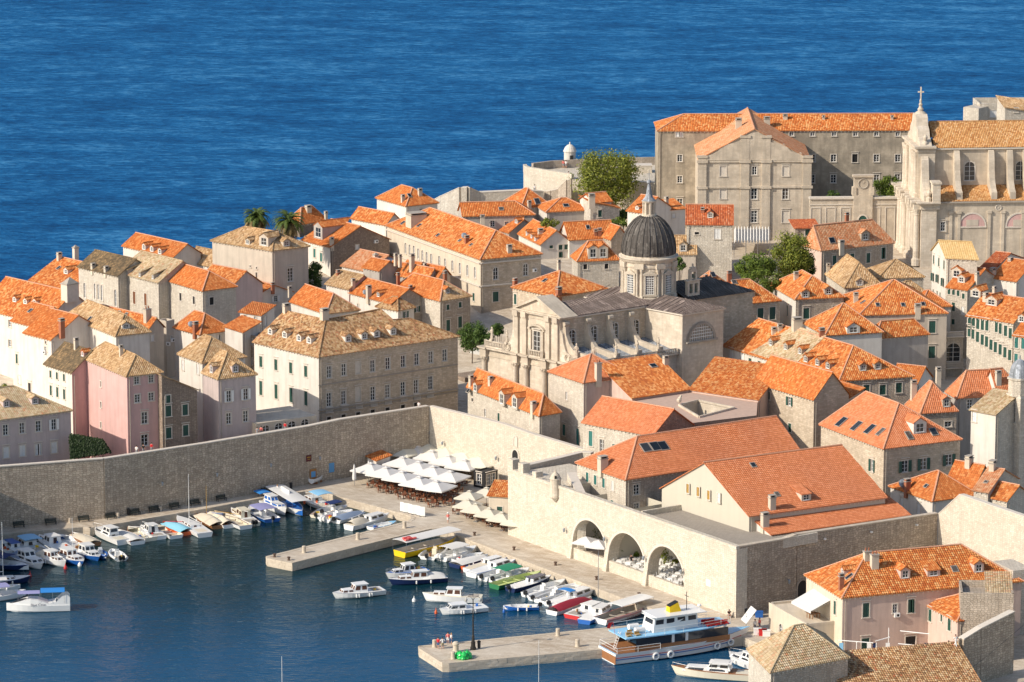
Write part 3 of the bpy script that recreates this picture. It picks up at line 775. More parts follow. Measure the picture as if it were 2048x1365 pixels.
stones.sort(key=lambda t: t[0]); sb_ = MB()
for k,(_,p,ang,s,key) in enumerate(stones):
	if k < 290:
		o = link('stone_block',blk[key],quay,p,ang); o.scale = (s,-1,1)
	else:
		M = Matrix.Translation(p) @ Matrix.Rotation(ang,4,'Z') @ Matrix.Diagonal((s,-1,1,1)); vs = blk[key].vertices
		for f in blk[key].polygons: sb_.poly([M @ vs[i].co for i in f.vertices][::-1])
tag(sb_.build('stone_facing',M_['quaystone'],quay),kind='stuff')
nx,ny = 74,56; mb = MB(); X0,X1,Y0,Y1 = -175,190,640,872; gv = []
def coast(x):
	K = [(-200,712),(-110,726),(-85,742),(-62,766),(-45,792),(-25,815),(0,832),(200,850)]
	for (a,p),(b,q) in zip(K,K[1:]):
		if x <= b: return p + (q - p) * max(0,(x - a) / (b - a))
	return 850
def inside(x,y):
	if y > coast(x): return False
	yl = 668 if x < -22 else (690 if x < -8 else 668)
	if x < -22: yl = 629 + 9 + (x + 66) * 0.62 if x > -66 else 640
	elif x < 60: yl = 676 - (x + 8) * .9 if x > -8 else 676
	else: yl = 618
	return y > max(yl,612) + 3
for j in range(ny + 1):
	for i in range(nx + 1):
		x = X0 + (X1 - X0) * i / nx; y = Y0 + (Y1 - Y0) * j / ny; gv.append(Vector((x,y,gz(x,y))))
for j in range(ny):
	for i in range(nx):
		k = j * (nx + 1) + i; q4 = [gv[k],gv[k + 1],gv[k + nx + 2],gv[k + nx + 1]]
		if all(inside(p.x,p.y) for p in q4): mb.poly(q4)
tag(mb.build('town_ground',M_['paving']),kind='structure')
def vwall(label,base,tops,mat,thick=2.6,z0=-1.5,para=0.9,name='town_wall',copem='trim',zb=QZ,holes=(),lean=0.0):
	"""base: photo pixels of the wall foot at height zb; tops: photo pixels of its top edge, laid on the vertical plane over the foot"""
	bp = [at(x,y,zb) for x,y in base]; root = thing(name,label,'wall',(bp[0].x,bp[0].y,zb)); ro = Vector(root.location)
	segs = []
	for a,b in zip(bp,bp[1:]):
		d = (b - a); d.z = 0; L = d.length; d /= L; n = Vector((d.y,-d.x,0))
		if n.y > 0: n = -n
		segs.append((a,b,d,L,n))
	mb = MB(); cp = MB(); line = []
	for k,(a,b,d,L,n) in enumerate(segs):
		kn = []
		for t in tops:
			h = hitplane(t,a,n); u = (h - a).dot(d)
			if -.5 <= u <= L + .5: kn.append((min(max(u,0),L),h.z))
		kn.sort()
		if not kn: kn = [(0,line[-1][1] if line else 10)]
		if kn[0][0] > .01: kn.insert(0,(0,line[-1][1] if line else kn[0][1]))
		if kn[-1][0] < L - .01: kn.append((L,kn[-1][1]))
		for (u0,s0),(u1,s1) in zip(kn,kn[1:]):
			if u1 - u0 < .01: continue
			P = lambda u,z,o=0.0: a + d * u - n * o + Vector((0,0,z - a.z)) - ro
			mb.poly([P(u0,z0,-lean),P(u1,z0,-lean),P(u1,s1),P(u0,s0)])
			mb.poly([P(u0,s0 - para,.45),P(u1,s1 - para,.45),P(u1,s1 - para,thick),P(u0,s0 - para,thick)])
			mb.poly([P(u0,s0,.45),P(u1,s1,.45),P(u1,s1 - para,.45),P(u0,s0 - para,.45)][::-1])
			mb.poly([P(u1,z0,thick),P(u0,z0,thick),P(u0,s0 - para,thick),P(u1,s1 - para,thick)])
			q4 = [P(u0,s0 + .1,-.06),P(u1,s1 + .1,-.06),P(u1,s1 + .1,.85),P(u0,s0 + .1,.85)]
			cp.poly(q4); cp.poly([P(u0,s0 - .06,-.06),P(u1,s1 - .06,-.06),q4[1],q4[0]]); cp.poly([P(u0,s0 - para,.85),P(u1,s1 - para,.85),q4[2],q4[3]][::-1])
			line.append((P(u0,s0) + ro,s0)); line.append((P(u1,s1) + ro,s1))
		for u in (0,L):
			zt = kn[0][1] if u == 0 else kn[-1][1]
			mb.poly([P(u,z0),P(u,zt),P(u,zt,.45),P(u,zt - para,.45),P(u,zt - para,thick),P(u,z0,thick)])
	mb.build('wall_face',M_[mat],root); cp.build('coping',M_[copem],root)
	root_line[label] = line
	return root,segs
root_line = {}
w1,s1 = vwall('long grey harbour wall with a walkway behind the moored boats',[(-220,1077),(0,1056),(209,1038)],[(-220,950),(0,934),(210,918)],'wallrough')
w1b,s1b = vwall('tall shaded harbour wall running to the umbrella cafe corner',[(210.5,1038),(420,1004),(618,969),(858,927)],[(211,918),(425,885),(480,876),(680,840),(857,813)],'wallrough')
w2,s2 = vwall('sunlit harbour wall with a pointed gate behind the cafe umbrellas',[(859,926.5),(1012,968),(1178,1014)],[(858,813),(960,837.5),(1060,868),(1170,901)],'wallpale')
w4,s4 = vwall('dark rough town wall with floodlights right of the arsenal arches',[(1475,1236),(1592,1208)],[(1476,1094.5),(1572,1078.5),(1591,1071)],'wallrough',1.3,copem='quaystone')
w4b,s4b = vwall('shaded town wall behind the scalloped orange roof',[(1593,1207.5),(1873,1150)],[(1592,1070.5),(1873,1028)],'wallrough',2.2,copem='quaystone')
w5,s5 = vwall('bright sunlit town wall rising to a peak at its corner',[(1874,1150),(1920,1166),(2048,1211),(2200,1265)],[(1875,1028),(1919,990),(2048,1034),(2200,1086)],'wallpale',2.6)
def wallspot(px_,seg):
	a,b,d,L,n = seg; return hitplane(px_,a,n),n
def arch_gate(root,P,n,w,h,name='gate',frame='trim',inner='dark',label=None):
	rz = math.atan2(n.y,n.x) - math.pi / 2; mb = MB(); hw = w / 2; ri,ro_ = [],[]
	for i in range(13):
		a = math.pi * i / 12; ri.append((hw * math.cos(a),h - hw + hw * 1.15 * math.sin(a))); ro_.append(((hw + .25) * math.cos(a),h - hw + (hw * 1.15 + .25) * math.sin(a)))
	IN = [(hw,0)] + ri + [(-hw,0)]; OUT = [(hw + .25,0)] + ro_ + [(-hw - .25,0)]
	for i in range(len(IN) - 1):
		mb.poly([(IN[i][0],.12,IN[i][1]),(OUT[i][0],.12,OUT[i][1]),(OUT[i + 1][0],.12,OUT[i + 1][1]),(IN[i + 1][0],.12,IN[i + 1][1])][::-1],0)
		mb.poly([(IN[i][0],.12,IN[i][1]),(IN[i][0],.02,IN[i][1]),(IN[i + 1][0],.02,IN[i + 1][1]),(IN[i + 1][0],.12,IN[i + 1][1])],0)
		mb.poly([(OUT[i][0],.12,OUT[i][1]),(OUT[i][0],-.02,OUT[i][1]),(OUT[i + 1][0],-.02,OUT[i + 1][1]),(OUT[i + 1][0],.12,OUT[i + 1][1])][::-1],0)
	mb.poly([(x,.025,z) for x,z in IN][::-1],1)
	return mb.build(name,[M_[frame],M_[inner]],root,P - Vector(root.location)).__setattr__('rotation_euler',(0,0,rz))
P,n = wallspot((1031,932),s2[1]); arch_gate(w2,P,n,1.5,2.6)
P,n = wallspot((1031,893),s2[1]); arch_gate(w2,P,n,.7,1.6,'niche','trim','trim')
P,n = wallspot((1604,1203),s4b[0]); arch_gate(w4b,P,n,1.9,3.1,'gate','stonegrey','dark')
crop(0,0,1)
A0,A1 = at(1016,1069.7,QZ),at(1471.5,1236.8,QZ); dA = A1 - A0; LA = dA.length; dA /= LA; nA = Vector((dA.y,-dA.x,0))
nA = -nA if nA.y > 0 else nA
ars = thing('arsenal_arcade','sunlit stone arsenal front with three tall arches and white dining terraces','arcade',A0); ao = Vector(A0)
def au(px_): h = hitplane(px_,A0,nA); return (h - A0).dot(dA),h.z
ZT = [au(p) for p in ((1119,978),(1250,1024),(1453,1092))]; ztop = sum(z for _,z in ZT) / 3
arches = []
for xl,xr,ap in ((1146,1212,(1178,1041.5)),(1217,1289.5,(1253,1067.5)),(1296,1367.5,(1331,1094))):
	yy = lambda x: 1069.7 + (x - 1016) * (1236.8 - 1069.7) / 455.5
	arches.append((au((xl,yy(xl) - 30))[0],au((xr,yy(xr) - 30))[0],au(ap)[1]))
P = lambda u,z,k=0.0: dA * u - nA * k + Vector((0,0,z - QZ))
mb = MB(); TH = 2.0; ucut = [0.0]
def rect(u0,u1,z0,z1): mb.poly([P(u0,z0),P(u1,z0),P(u1,z1),P(u0,z1)][::(1 if dA.cross(Z).dot(nA) > 0 else -1)])
cur = 0.0
for u0,u1,za in arches:
	rect(cur,u0,0,ztop); r = (u1 - u0) / 2; um = (u0 + u1) / 2; zs = za - r; K = 16
	if zs < 3.0: zs = za - r * .9
	arc = [(um - r * math.cos(math.pi * i / K),zs + (za - zs) * math.sin(math.pi * i / K)) for i in range(K + 1)]
	for (p,q),(s_,t_) in zip(arc,arc[1:]):
		mb.poly([P(p,q),P(s_,t_),P(s_,ztop),P(p,ztop)])
		mb.poly([P(p,q),P(p,q,TH),P(s_,t_,TH),P(s_,t_)])
		mb.poly([P(p,q,TH),P(s_,t_,TH),P(s_,ztop,TH),P(p,ztop,TH)])
	mb.poly([P(u0,0),P(u0,zs),P(u0,zs,TH),P(u0,0,TH)]); mb.poly([P(u1,0),P(u1,0,TH),P(u1,zs,TH),P(u1,zs)])
	cur = u1
rect(cur,LA,0,ztop)
mb.poly([P(0,ztop),P(LA,ztop),P(LA,ztop,TH),P(0,ztop,TH)])
mb.poly([P(LA,0),P(LA,ztop),P(LA,ztop,TH),P(LA,0,TH)]); mb.poly([P(0,0),P(0,ztop),P(0,ztop,TH),P(0,0,TH)])
for a_,b_ in ((0,arches[0][0]),(arches[0][1],arches[1][0]),(arches[1][1],arches[2][0]),(arches[2][1],LA)): mb.poly([P(a_,0,TH),P(b_,0,TH),P(b_,ztop,TH),P(a_,ztop,TH)])
mb.build('wall_face',M_['wallpale'],ars)
cb = MB(); cb.prism([(v.x,v.y) for v in (P(-.05,0,-.1),P(LA + .05,0,-.1),P(LA + .05,0,.55),P(-.05,0,.55))],ztop - QZ + .004,ztop - QZ + .5); cb.build('parapet',M_['wallpale'],ars)
for u0,u1,za in arches:
	r = (u1 - u0) / 2; um = (u0 + u1) / 2; zs = max(za - r,za - r * .95); mb = MB()
	for i in range(16):
		a,b = math.pi * i / 16,math.pi * (i + 1) / 16
		q4 = [(um - r * math.cos(a),zs + (za - zs) * math.sin(a)),(um - r * math.cos(b),zs + (za - zs) * math.sin(b)),(um - (r + .4) * math.cos(b),zs + (za - zs + .4) * math.sin(b)),(um - (r + .4) * math.cos(a),zs + (za - zs + .4) * math.sin(a))]
		mb.poly([P(u,z,-.05) for u,z in q4])
	mb.build('archivolt',M_['trim'],ars)
	mb = MB(); mb.prism([(v.x,v.y) for v in (P(u0 + .02,0,.05),P(u1 - .02,0,.05),P(u1 - .02,0,.55),P(u0 + .02,0,.55))],-1.0,1.75); mb.build('terrace_wall',M_['wallpale'],ars)
	for uu in (u0 - .45,):
		mb = MB(); w_ = .5
		mb.poly([P(uu - w_,0,-.75),P(uu + w_,0,-.75),P(uu + w_,4.6,-.02),P(uu - w_,4.6,-.02)]); mb.poly([P(uu - w_,0,-.75),P(uu - w_,4.6,-.02),P(uu - w_,0,.1)]); mb.poly([P(uu + w_,0,-.75),P(uu + w_,0,.1),P(uu + w_,4.6,-.02)])
		mb.build('buttress',M_['wallpale'],ars)
FD = 11.0; tz = QZ + 1.05
mb = MB(); mb.poly([P(arches[0][0] - 1,tz,.5),P(LA - 3,tz,.5),P(LA - 3,tz,FD),P(arches[0][0] - 1,tz,FD)]); mb.build('terrace_floor',M_['paving'],ars)
mb = MB(); mb.poly([P(arches[0][0] - 1,tz,FD - .02),P(LA - 3,tz,FD - .02),P(LA - 3,ztop - 1.2,FD - .02),P(arches[0][0] - 1,ztop - 1.2,FD - .02)])
for u in (arches[0][0] - 1,arches[1][0] - .3,LA - 3): mb.poly([P(u,tz,TH),P(u,tz,FD),P(u,ztop - 1.2,FD),P(u,ztop - 1.2,TH)])
mb.build('hall_wall',M_['khaki'],ars)
roofu0 = au((1262,1027))[0]
mb = MB(); mb.prism([(v.x,v.y) for v in (P(roofu0,0,TH + .004),P(LA - 1.2,0,TH + .004),P(LA - 1.2,0,FD + 5),P(roofu0,0,FD + 1.5))],ztop - QZ - 1.2,ztop - QZ - .75)
for i in range(26): mb.bar(P(roofu0 + .3,ztop - .72,TH + .3 + i * .5),P(LA - 1.4,ztop - .72,TH + .3 + i * .5),.05,.05)
mb.build('flat_roof',simple('grey_roof',(.27,.24,.205),.8,var=.25),ars)
for a_,b_ in (((roofu0,TH + .004),(roofu0,FD + 1.5)),((LA - 1.3,TH),(LA - 1.3,FD + 5))):
	mb = MB(); mb.prism([(v.x,v.y) for v in (P(a_[0] - .15,0,a_[1]),P(a_[0] + .25,0,a_[1]),P(b_[0] + .25,0,b_[1]),P(b_[0] - .15,0,b_[1]))],ztop - QZ - 1.4,ztop - QZ + .1); mb.build('roof_kerb',M_['wallpale'],ars)
for k,(u,w_,h_) in enumerate(((.7,1.3,1.6),(3.6,1.4,1.5),(7.4,1.1,.9))): mb = MB(); mb.prism([(v.x,v.y) for v in (P(u - w_ / 2,0,-.02),P(u + w_ / 2,0,-.02),P(u + w_ / 2,0,1.3),P(u - w_ / 2,0,1.3))],ztop - QZ + .45,ztop - QZ + .45 + h_); mb.build('merlon',M_['wallpale'],ars)
mb = MB(); mb.prism([(v.x,v.y) for v in (P(0,0,TH + .004),P(12.5,0,TH + .004),P(12.5,0,12),P(0,0,12))],0,ztop - QZ - .35); mb.build('platform',M_['wallpale'],ars)
tu = au((1112,960))[0]; c_ = P(tu,0,-.1)
mb = MB(); mb.lathe([(.15,ztop - QZ - 1.0),(.75,ztop - QZ - .3),(.85,ztop - QZ - .1),(.85,ztop - QZ + 2.6),(.95,ztop - QZ + 2.65),(.95,ztop - QZ + 2.8),(.8,ztop - QZ + 3.0),(.62,ztop - QZ + 3.4),(.3,ztop - QZ + 3.75),(.1,ztop - QZ + 3.9),(.12,ztop - QZ + 4.1),(0,ztop - QZ + 4.25)],14,c_)
mb.build('sentry_turret',M_['churchstone'],ars)
mb = MB(); mb.box(c_.x - .17,c_.y - .87,ztop - QZ + 1.5,c_.x + .17,c_.y - .8,ztop - QZ + 2.1); mb.build('turret_window',M_['dark'],ars)
crop(980,860,3.592)
def lowwall(label,pts,z0,z1,t,mat,name='stone_wall',cat='wall'):
	root = thing(name,label,cat,pts[0]); ro = Vector(pts[0])
	mb = MB()
	for a,b in zip(pts,pts[1:]):
		d = Vector((b.x - a.x,b.y - a.y,0)).normalized(); n = Vector((d.y,-d.x,0)) * (t / 2); q = [a + n - ro,b + n - ro,b - n - ro,a - n - ro]
		za,zb_ = (z1 if isinstance(z1,(int,float)) else a.z),(z1 if isinstance(z1,(int,float)) else b.z)
		lo = [Vector((v.x,v.y,z0 - ro.z)) for v in q]; hi = [Vector((v.x,v.y,(za if k in (0,3) else zb_) - ro.z)) for k,v in enumerate(q)]
		mb.poly(hi);
		for k in range(4): j = (k + 1) % 4; mb.poly([lo[k],lo[j],hi[j],hi[k]])
	mb.build('wall_face',M_[mat],root)
	cp = MB()
	for a,b in zip(pts,pts[1:]):
		d = Vector((b.x - a.x,b.y - a.y,0)).normalized(); n = Vector((d.y,-d.x,0)) * (t / 2 + .06); za = 0 if z1 is None else 0
		q = [a + n - ro,b + n - ro,b - n - ro,a - n - ro]; zz = [(z1 if isinstance(z1,(int,float)) else v.z) - ro.z for v in (a,b,b,a)]
		cp.poly([Vector((v.x,v.y,z + .12)) for v,z in zip(q,zz)])
		for k in range(4): j = (k + 1) % 4; cp.poly([Vector((q[k].x,q[k].y,zz[k] - .02)),Vector((q[j].x,q[j].y,zz[j] - .02)),Vector((q[j].x,q[j].y,zz[j] + .12)),Vector((q[k].x,q[k].y,zz[k] + .12))])
	cp.build('coping',M_['trim'],root); return root
lowwall('thick stone cross wall between the battlements and the gate wall',[at(230,262,12.0),at(480,205,12.0),at(660,160,12.3),at(735,165,12.4)],2,None,1.0,'wallpale')
lowwall('short stone wall stub beside the sentry turret',[at(585,310,12.6),at(660,470,11.5)],2,None,1.3,'wallpale')
crop(860,270,4.452)
BZ = 25.5
front = [at(x,y,BZ + 1.1) for x,y in ((832,262),(838,275),(870,287),(970,303),(1110,325),(1262,350))]
back = [at(x,y,BZ + 1.5) for x,y in ((2040,200),(1740,207),(1330,222),(1080,234),(905,256),(850,262))]
bas = thing('sea_bastion','pale rounded sea bastion with a walled platform beside the big tree','bastion',(front[0].x,front[0].y,14)); ro = Vector(bas.location)
ring = front + [at(2040,380,BZ + 1.1)] + back
mb = MB(); mb.prism([(p.x - ro.x,p.y - ro.y) for p in ring],-4,BZ - ro.z); mb.build('platform',M_['wallpale'],bas)
def rampart(pts,z,h,t,nm,mat):
	mb = MB()
	for a,b in zip(pts,pts[1:]):
		d = Vector((b.x - a.x,b.y - a.y,0)).normalized(); n = Vector((d.y,-d.x,0)) * t
		mb.prism([(v.x - ro.x,v.y - ro.y) for v in (a + n * .1,b + n * .1,b - n,a - n)],z - ro.z - .5,z - ro.z + h)
	mb.build(nm,M_[mat],bas)
rampart(front,BZ,1.1,.7,'front_parapet','wallpale'); rampart(back[:-1],BZ,1.6,.6,'sea_parapet','stonegrey')
sb = at(1245,272,BZ); mb = MB()
mb.lathe([(1.25,0),(1.25,2.9),(1.4,2.95),(1.4,3.1),(1.3,3.35),(1.05,3.9),(.6,4.35),(.15,4.55),(.13,4.9),(0,5.1)],14); sent = tag(mb.build('sentry_box',M_['white'],None,sb),'white domed sentry box on the sea bastion','sentry box')
mb = MB(); mb.box(.0,-1.3,0,.7,-1.0,2.3); mb.build('doorway',M_['dark'],sent)
lowwall('stepped sea rampart with a lookout opening left of the bastion',[at(x,y,z) for x,y,z in ((35,592,19.5),(120,545,21.5),(285,470,24.5),(335,468,24.6),(425,505,23.5),(430,512,23.3),(830,492,23.5),(1000,502,23.0))],8,None,1.4,'stonelight')
lowwall('smooth plastered stair wall below the sea rampart',[at(x,y,z) for x,y,z in ((110,590,20),(295,505,23),(390,545,21.8),(600,535,22.2),(770,520,22.2))],8,None,.8,'beige')
lowwall('curved ramp wall climbing to the sea bastion',[at(x,y,z) for x,y,z in ((990,505,22.6),(1080,498,23),(1150,480,23.5),(1185,445,24.6),(1225,405,25.8),(1262,390,26.2))],8,None,.7,'stonegrey')
lowwall('lit stone wall behind the big tree',[at(1690,268,27.0),at(1975,268,27.0)],8,None,3.0,'wallpale')
ft = thing('harbour_fortress','massive stone harbour fortress tower shading the end of the harbour wall','fortress',(-97.5,604,0)); mb = MB(); mb.prism([(-14,-22),(9,-20),(11,-2),(11.4,15),(-14,20)],-2,11.0); mb.build('tower_body',M_['wallrough'],ft); mb = MB(); mb.prism([(-14.3,-22.3),(9.3,-20.3),(11.3,-2),(11.7,15.3),(-14.3,20.3)],11.0,11.6); mb.build('coping',M_['quaystone'],ft)
crop(0,480,4)
B('long orange roofed house with a broad hooded chimney at its gable, above the sea',(360,672),(800,600),-160,18.6,5.0,'b',0,0,'mottled','white',wm2='white',
  wins=[('w',.9,1.3,(80,670)),('w',.9,1.3,(80,828))],dorm=[(115,500,1.1,.9),(200,515,1.1,.9),(275,520,1.1,.9)],chim=[(560,440,2.6,2.0,3)],name='town_house')
h2 = B('white house with a stepped plain orange roof and brick chimney',(410,800),(840,730),195,20.0,3.6,'b',0,0,'orange','white',
  wins=[('w',.6,.9,(365,875)),('d',.8,1.8,(237,1185)),('d',.4,.5,(365,820))],chim=[(495,735,.9,1.9,1)],name='town_house')
B('white house with a stepped plain orange roof and brick chimney',(265,692),(600,640),95,20.0,2.8,'b',0,0,'orange','white',parent=h2.root,sky=[(243,570)],wins=[('g',.6,1.7,(135,952)),('v',.8,1.5,(155,1120))])
B('house with a steep orange roof and two stone chimneys against the open sea',(640,420),(1120,345),240,16.4,3.8,'b',0,0,'mottled','white',dorm=[(525,275,1.3,1.0)],sky=[(470,228)],chim=[(475,160,.9,1.0),(605,118,1.0,1.3,3)],name='town_house')
B('stone house with a dark mossy roof and pointed gothic windows',(945,290),(1225,248),628,22.0,2.7,'b',0,0,'brown','stonelight',
  wins=[('A',.7,2.9,(678,405)),('A',.55,3.0,(760,412)),('A',.55,3.0,(788,417)),('A',.55,3.0,(815,424)),('A',.7,3.2,(925,465))],chim=[(745,228,.8,.5),(850,252,.8,.5)],name='stone_house')
B('stone house with a pale weathered roof and brown window shutters',(1268,342),(1650,288),945,22.0,3.4,'b',0,0,'palemix','stonelight',
  wins=[('n',.8,2.3,(997,447)),('n',.8,2.3,(1075,463)),('n',.8,2.3,(1165,478))],dorm=[(1012,280,.7,1.0),(1117,300,.7,1.0),(1222,318,.7,1.0)],dst=1,dwm='greyplaster',name='stone_house')
B('rough stone house with a hipped orange roof and three small dark windows',(1622,408),(1888,374),1275,22.0,2.7,'b','h',0,'orange','stonelight',wm2='stonelight',
  wins=[('d',.7,1.45,(1338,435)),('d',.7,1.45,(1445,457)),('d',.7,1.45,(1552,484)),('d',.9,1.4,(1693,490))],name='stone_house')
B('white house with an orange roof and three tiled dormers facing the sunrise side',(1388,140),(1605,108),985,22.0,2.2,'b',0,0,'orange','white',dorm=[(1150,82,1.1,1.1),(1213,98,1.1,1.1),(1277,118,1.1,1.1)],name='town_house')
B('low house with a tan roof tucked beside the tall hip roofed house',(1690,215),(1850,190),1500,20.0,2.6,'b',0,0,'tan','white',name='town_house')
B('house with a patched tan and orange roof and a bare mauve gable',(1835,400),(2100,352),1575,20.5,3.0,'b',0,0,'mottled','mauve',name='town_house')
crop(480,380,4)
B('tall plastered house with a tan hipped roof and one orange lit window',(258,487),(545,452),(-222,408),25.0,2.8,'b','h','h','tan','beige',
  wins=[('w',1.2,2.6,(402,680)),('d',.3,.4,(83,612)),('d',.3,.4,(133,625)),('d',.4,1.4,(132,690))],dorm=[(190,455,2.4,1.9),(375,455,1.5,1.1),(60,440,1.2,1.0)],name='town_house')
B('small house with an orange roof, brick chimneys and a window with white shutters',(110,862),(420,818),-125,17.5,1.9,'b',0,0,'orange','white',wins=[('x',.9,1.2,(284,868))],chim=[(160,840,.7,1.3,1),(262,785,.6,.6,1)],name='town_house')
B('house half orange tiled and half mottled tan behind the big corner palace',(692,992),(950,962),400,17.0,2.9,'b','h',0,'orange','white',plane_m=(2,'oldmix'),chim=[(400,812,.7,.5)],name='town_house')
h14 = B('stone house with a roof terrace, white balustrade and small white penthouse',(140,1185),(200,1160),(-64,1142),18.2,flat=True,wm='stonegrey',parapet=.25,base=None,depth=None,
  wins=[('w',.7,1.1,(90,1218)),('w',.7,1.1,(-20,1190)),('w',.8,1.2,(90,1370)),('w',.8,1.2,(-15,1345))],name='stone_house')
B('stone house with a roof terrace, white balustrade and small white penthouse',(168,1003),(275,962),0,21.0,.9,dz=(0,.9,1.2,.3),rm='orange',wm='white',parent=h14.root,wins=[('d',.45,.6,(38,1005)),('v',.9,1.8,(205,1050)),('w',.4,.8,(122,1030))])
B('stone house with a roof terrace, white balustrade and small white penthouse',(20,1140),(160,1090),-120,19.5,.9,dz=(0,.8,1.6,.8),rm='orange',wm='white',parent=h14.root)
crop(0,480,4)
B('white house with a hipped orange roof, satellite dish and brick chimney',(1602,758),(1852,720),1395,18.0,2.9,'b','h',1.5,'orange','white',wins=[('v',1.0,1.4,(1755,792))],chim=[(1565,740,.9,1.5,1)],name='town_house')
B('narrow plastered house with a long reddish roof and a row of roof windows',(1188,722),(1310,702),760,18.5,2.0,'b',0,0,'mottled','beige',wins=[('v',.7,1.2,(1220,786))],sky=[(950,588,.8,1.0),(1010,602,.8,1.0),(880,575,.8,1.0)],chim=[(1180,640,1.2,1.9,2)],name='town_house')
B('bare plastered block with a flat roof and two air conditioners',(1330,668),(1395,655),1265,17.2,flat=True,wm='beige',parapet=.4,wins=[('v',.5,.9,(1372,790))],name='plaster_block',cat='building')
B('big plain house with a tan hipped roof, lit white side and grey shaded side',(928,768),(1196,738),532,21.5,2.9,'b','h',2.0,'tan','white',wm2='white',
  wins=[('a',1.1,1.3,(1042,935))],dorm=[(1010,712,1.5,.8)],sky=[(720,635)],name='town_house')
B('white house with a brown mossy roof and green shutters beside the pink house',(575,1065),(900,1018),362,20.0,3.3,'b',0,0,'brown','pink',wm2='white',
  wins=[('g',.6,1.2,(405,1074),(457,1088),(513,1102)),('g',.65,1.7,(408,1205),(460,1219),(515,1236)),],dorm=[(660,935,1.0,.9)],drm='orange',chim=[(610,870,.7,1.4)],name='town_house')
B('tall pink plastered house with a tan hipped roof',(1015,1092),(1292,1060),667,22.0,2.7,'b','h',2.0,'tan','pink',
  wins=[('w',.5,1.0,(808,1155),(808,1320),(808,1482)),('w',.9,1.3,(1095,1125),(1210,1110)),('w',.95,1.4,(1100,1270),(1210,1255)),('w',1.1,2.0,(1157,1425)),('w',1.2,1.9,(1157,1603))],chim=[(970,925,.6,1.3)],name='pink_house')
B('rubble stone house with green shutters and a stone balcony',(1296,1238),(1576,1203),1200,18.6,dz=(3.4,0,0,3.4),rm='tan',wm='stonedark',
  wins=[('g',.8,1.3,(1345,1222)),('g',1.0,1.8,(1347,1370),(1481,1360)),('g',1.0,1.8,(1349,1545),(1485,1525))],name='stone_house')
h22 = B('beige house with a tan roof, dormers and white shutters behind the harbour wall',(1618,982),(1960,938),1432,21.6,3.2,'b','h',1.5,'tan','white',wins=[('v',.8,1.7,(1465,1003),(1583,1035)),('v',.8,1.6,(1650,1245)),('w',.8,1.7,(1650,1418))],name='town_house')
B('beige house with a tan roof, dormers and white shutters behind the harbour wall',(1747,1114),(2045,1078),1622,20.0,3.6,'b','h',0,'tan','mauve',parent=h22.root,
  wins=[('x',.9,1.9,(1830,1252),(1965,1235)),('w',.9,1.9,(1830,1430),(1965,1412))],dorm=[(1690,1070,1.2,1.4),(1885,1065,1.2,1.3)])
crop(0,760,4)
B('mauve house with a striped tan roof and white casements by the ivy garden',(-420,372),(566,246),-700,17.0,3.6,'a',0,'h','palemix','mauve',
  wins=[('w',.9,1.8,(45,402),(177,387),(307,372)),('x',.9,1.8,(430,358)),('v',1.0,1.8,(50,582),(180,568),(305,558),(433,542))],dorm=[(55,222,1.2,1.1),(283,198,1.2,1.1)],name='town_house')
crop(480,600,4)
def palace_roof(F3,R3,B3,L3,ah,bh,la,lb,cz,planes,ridges):
	rr = 4.7; hw = 6.6
	Q = F3 + ah * hw + bh * hw + Z * rr; QL = L3 + ah * hw + bh * .3 + Z * rr
	n = (cz[1] - cz[0]).cross(Q - cz[0]).normalized()
	t = [hitplane(p,cz[0],n) for p in ((1360,150),(1222,163),(1122,76))]
	back = L3 + ah * (2 * hw)
	r1 = [cz[0],cz[1],t[0],t[1]]; r2 = [cz[0],t[1],t[2],Q]
	bb = lambda v: Vector((v.x,v.y,cz[0].z)) + bh * hw * .9
	return [[cz[3],cz[0],Q,QL],r1,r2,[Q,t[2],bb(t[2]),bb(Q)],[QL,Q,bb(Q),Vector((back.x,back.y,cz[0].z))],[t[1],t[0],bb(t[0]),bb(t[1])],[t[2],t[1],bb(t[1]),bb(t[2])],[cz[1],bb(t[0]),t[0]]],[(cz[0],Q),(Q,QL),(Q,t[2]),(t[2],t[1]),(t[1],t[0]),(t[0],cz[1])]
pal = B('large corner palace with eight dormers in a mottled tan roof',(629,458),(1742,294),(113,338),20.0,4.7,rm='oldmix',wm='stonewarm',wm2='white',extra=palace_roof,ax='a',rows=False,
  wins=[('g',.8,1.9,(168,495),(288,520),(407,545),(527,573)),('g',.8,2.5,(168,706),(290,735),(409,762),(528,788)),
		('w',.95,2.1,(713,578),(830,560),(1060,530),(1182,510),(1305,493),(1413,476),(1525,460),(1637,443)),('p',.95,2.1,(945,543)),
		('w',.95,2.4,(712,800),(828,783),(1062,750),(1180,733),(1303,712),(1408,695),(1523,665)),('p',.95,2.4,(945,755)),
		('d',.9,.8,(712,955),(828,935),(945,917),(1062,897),(1180,880),(1303,858),(1408,840))],
  dorm=[(240,282),(355,308),(470,335),(550,352),(868,340),(997,320),(1097,303),(1228,283)],chim=[(370,90,1.1,.9),(675,108,1.3,.4)],dwm='white',name='palace',cat='palace')
for x,y in ((712,882),(835,864),(950,848),(1068,830),(1183,812),(1308,792),(1416,776),(1520,760)):
	p = hitplane((x,y),pal.F,pal.nr); mb = MB()
	mb.box(-.75,.0,.42,.75,.35,.52); mb.box(-.75,.0,-.5,.75,.35,-.4)
	for i in range(6): mb.lathe([(.05,-.4),(.09,-.2),(.05,.1),(.06,.42)],6,(-.6 + i * .24,.2,0))
	mb.build('balustrade',M_['trim'],pal.root,p - pal.ro).rotation_euler[2] = math.atan2(pal.nr.y,pal.nr.x) - math.pi / 2
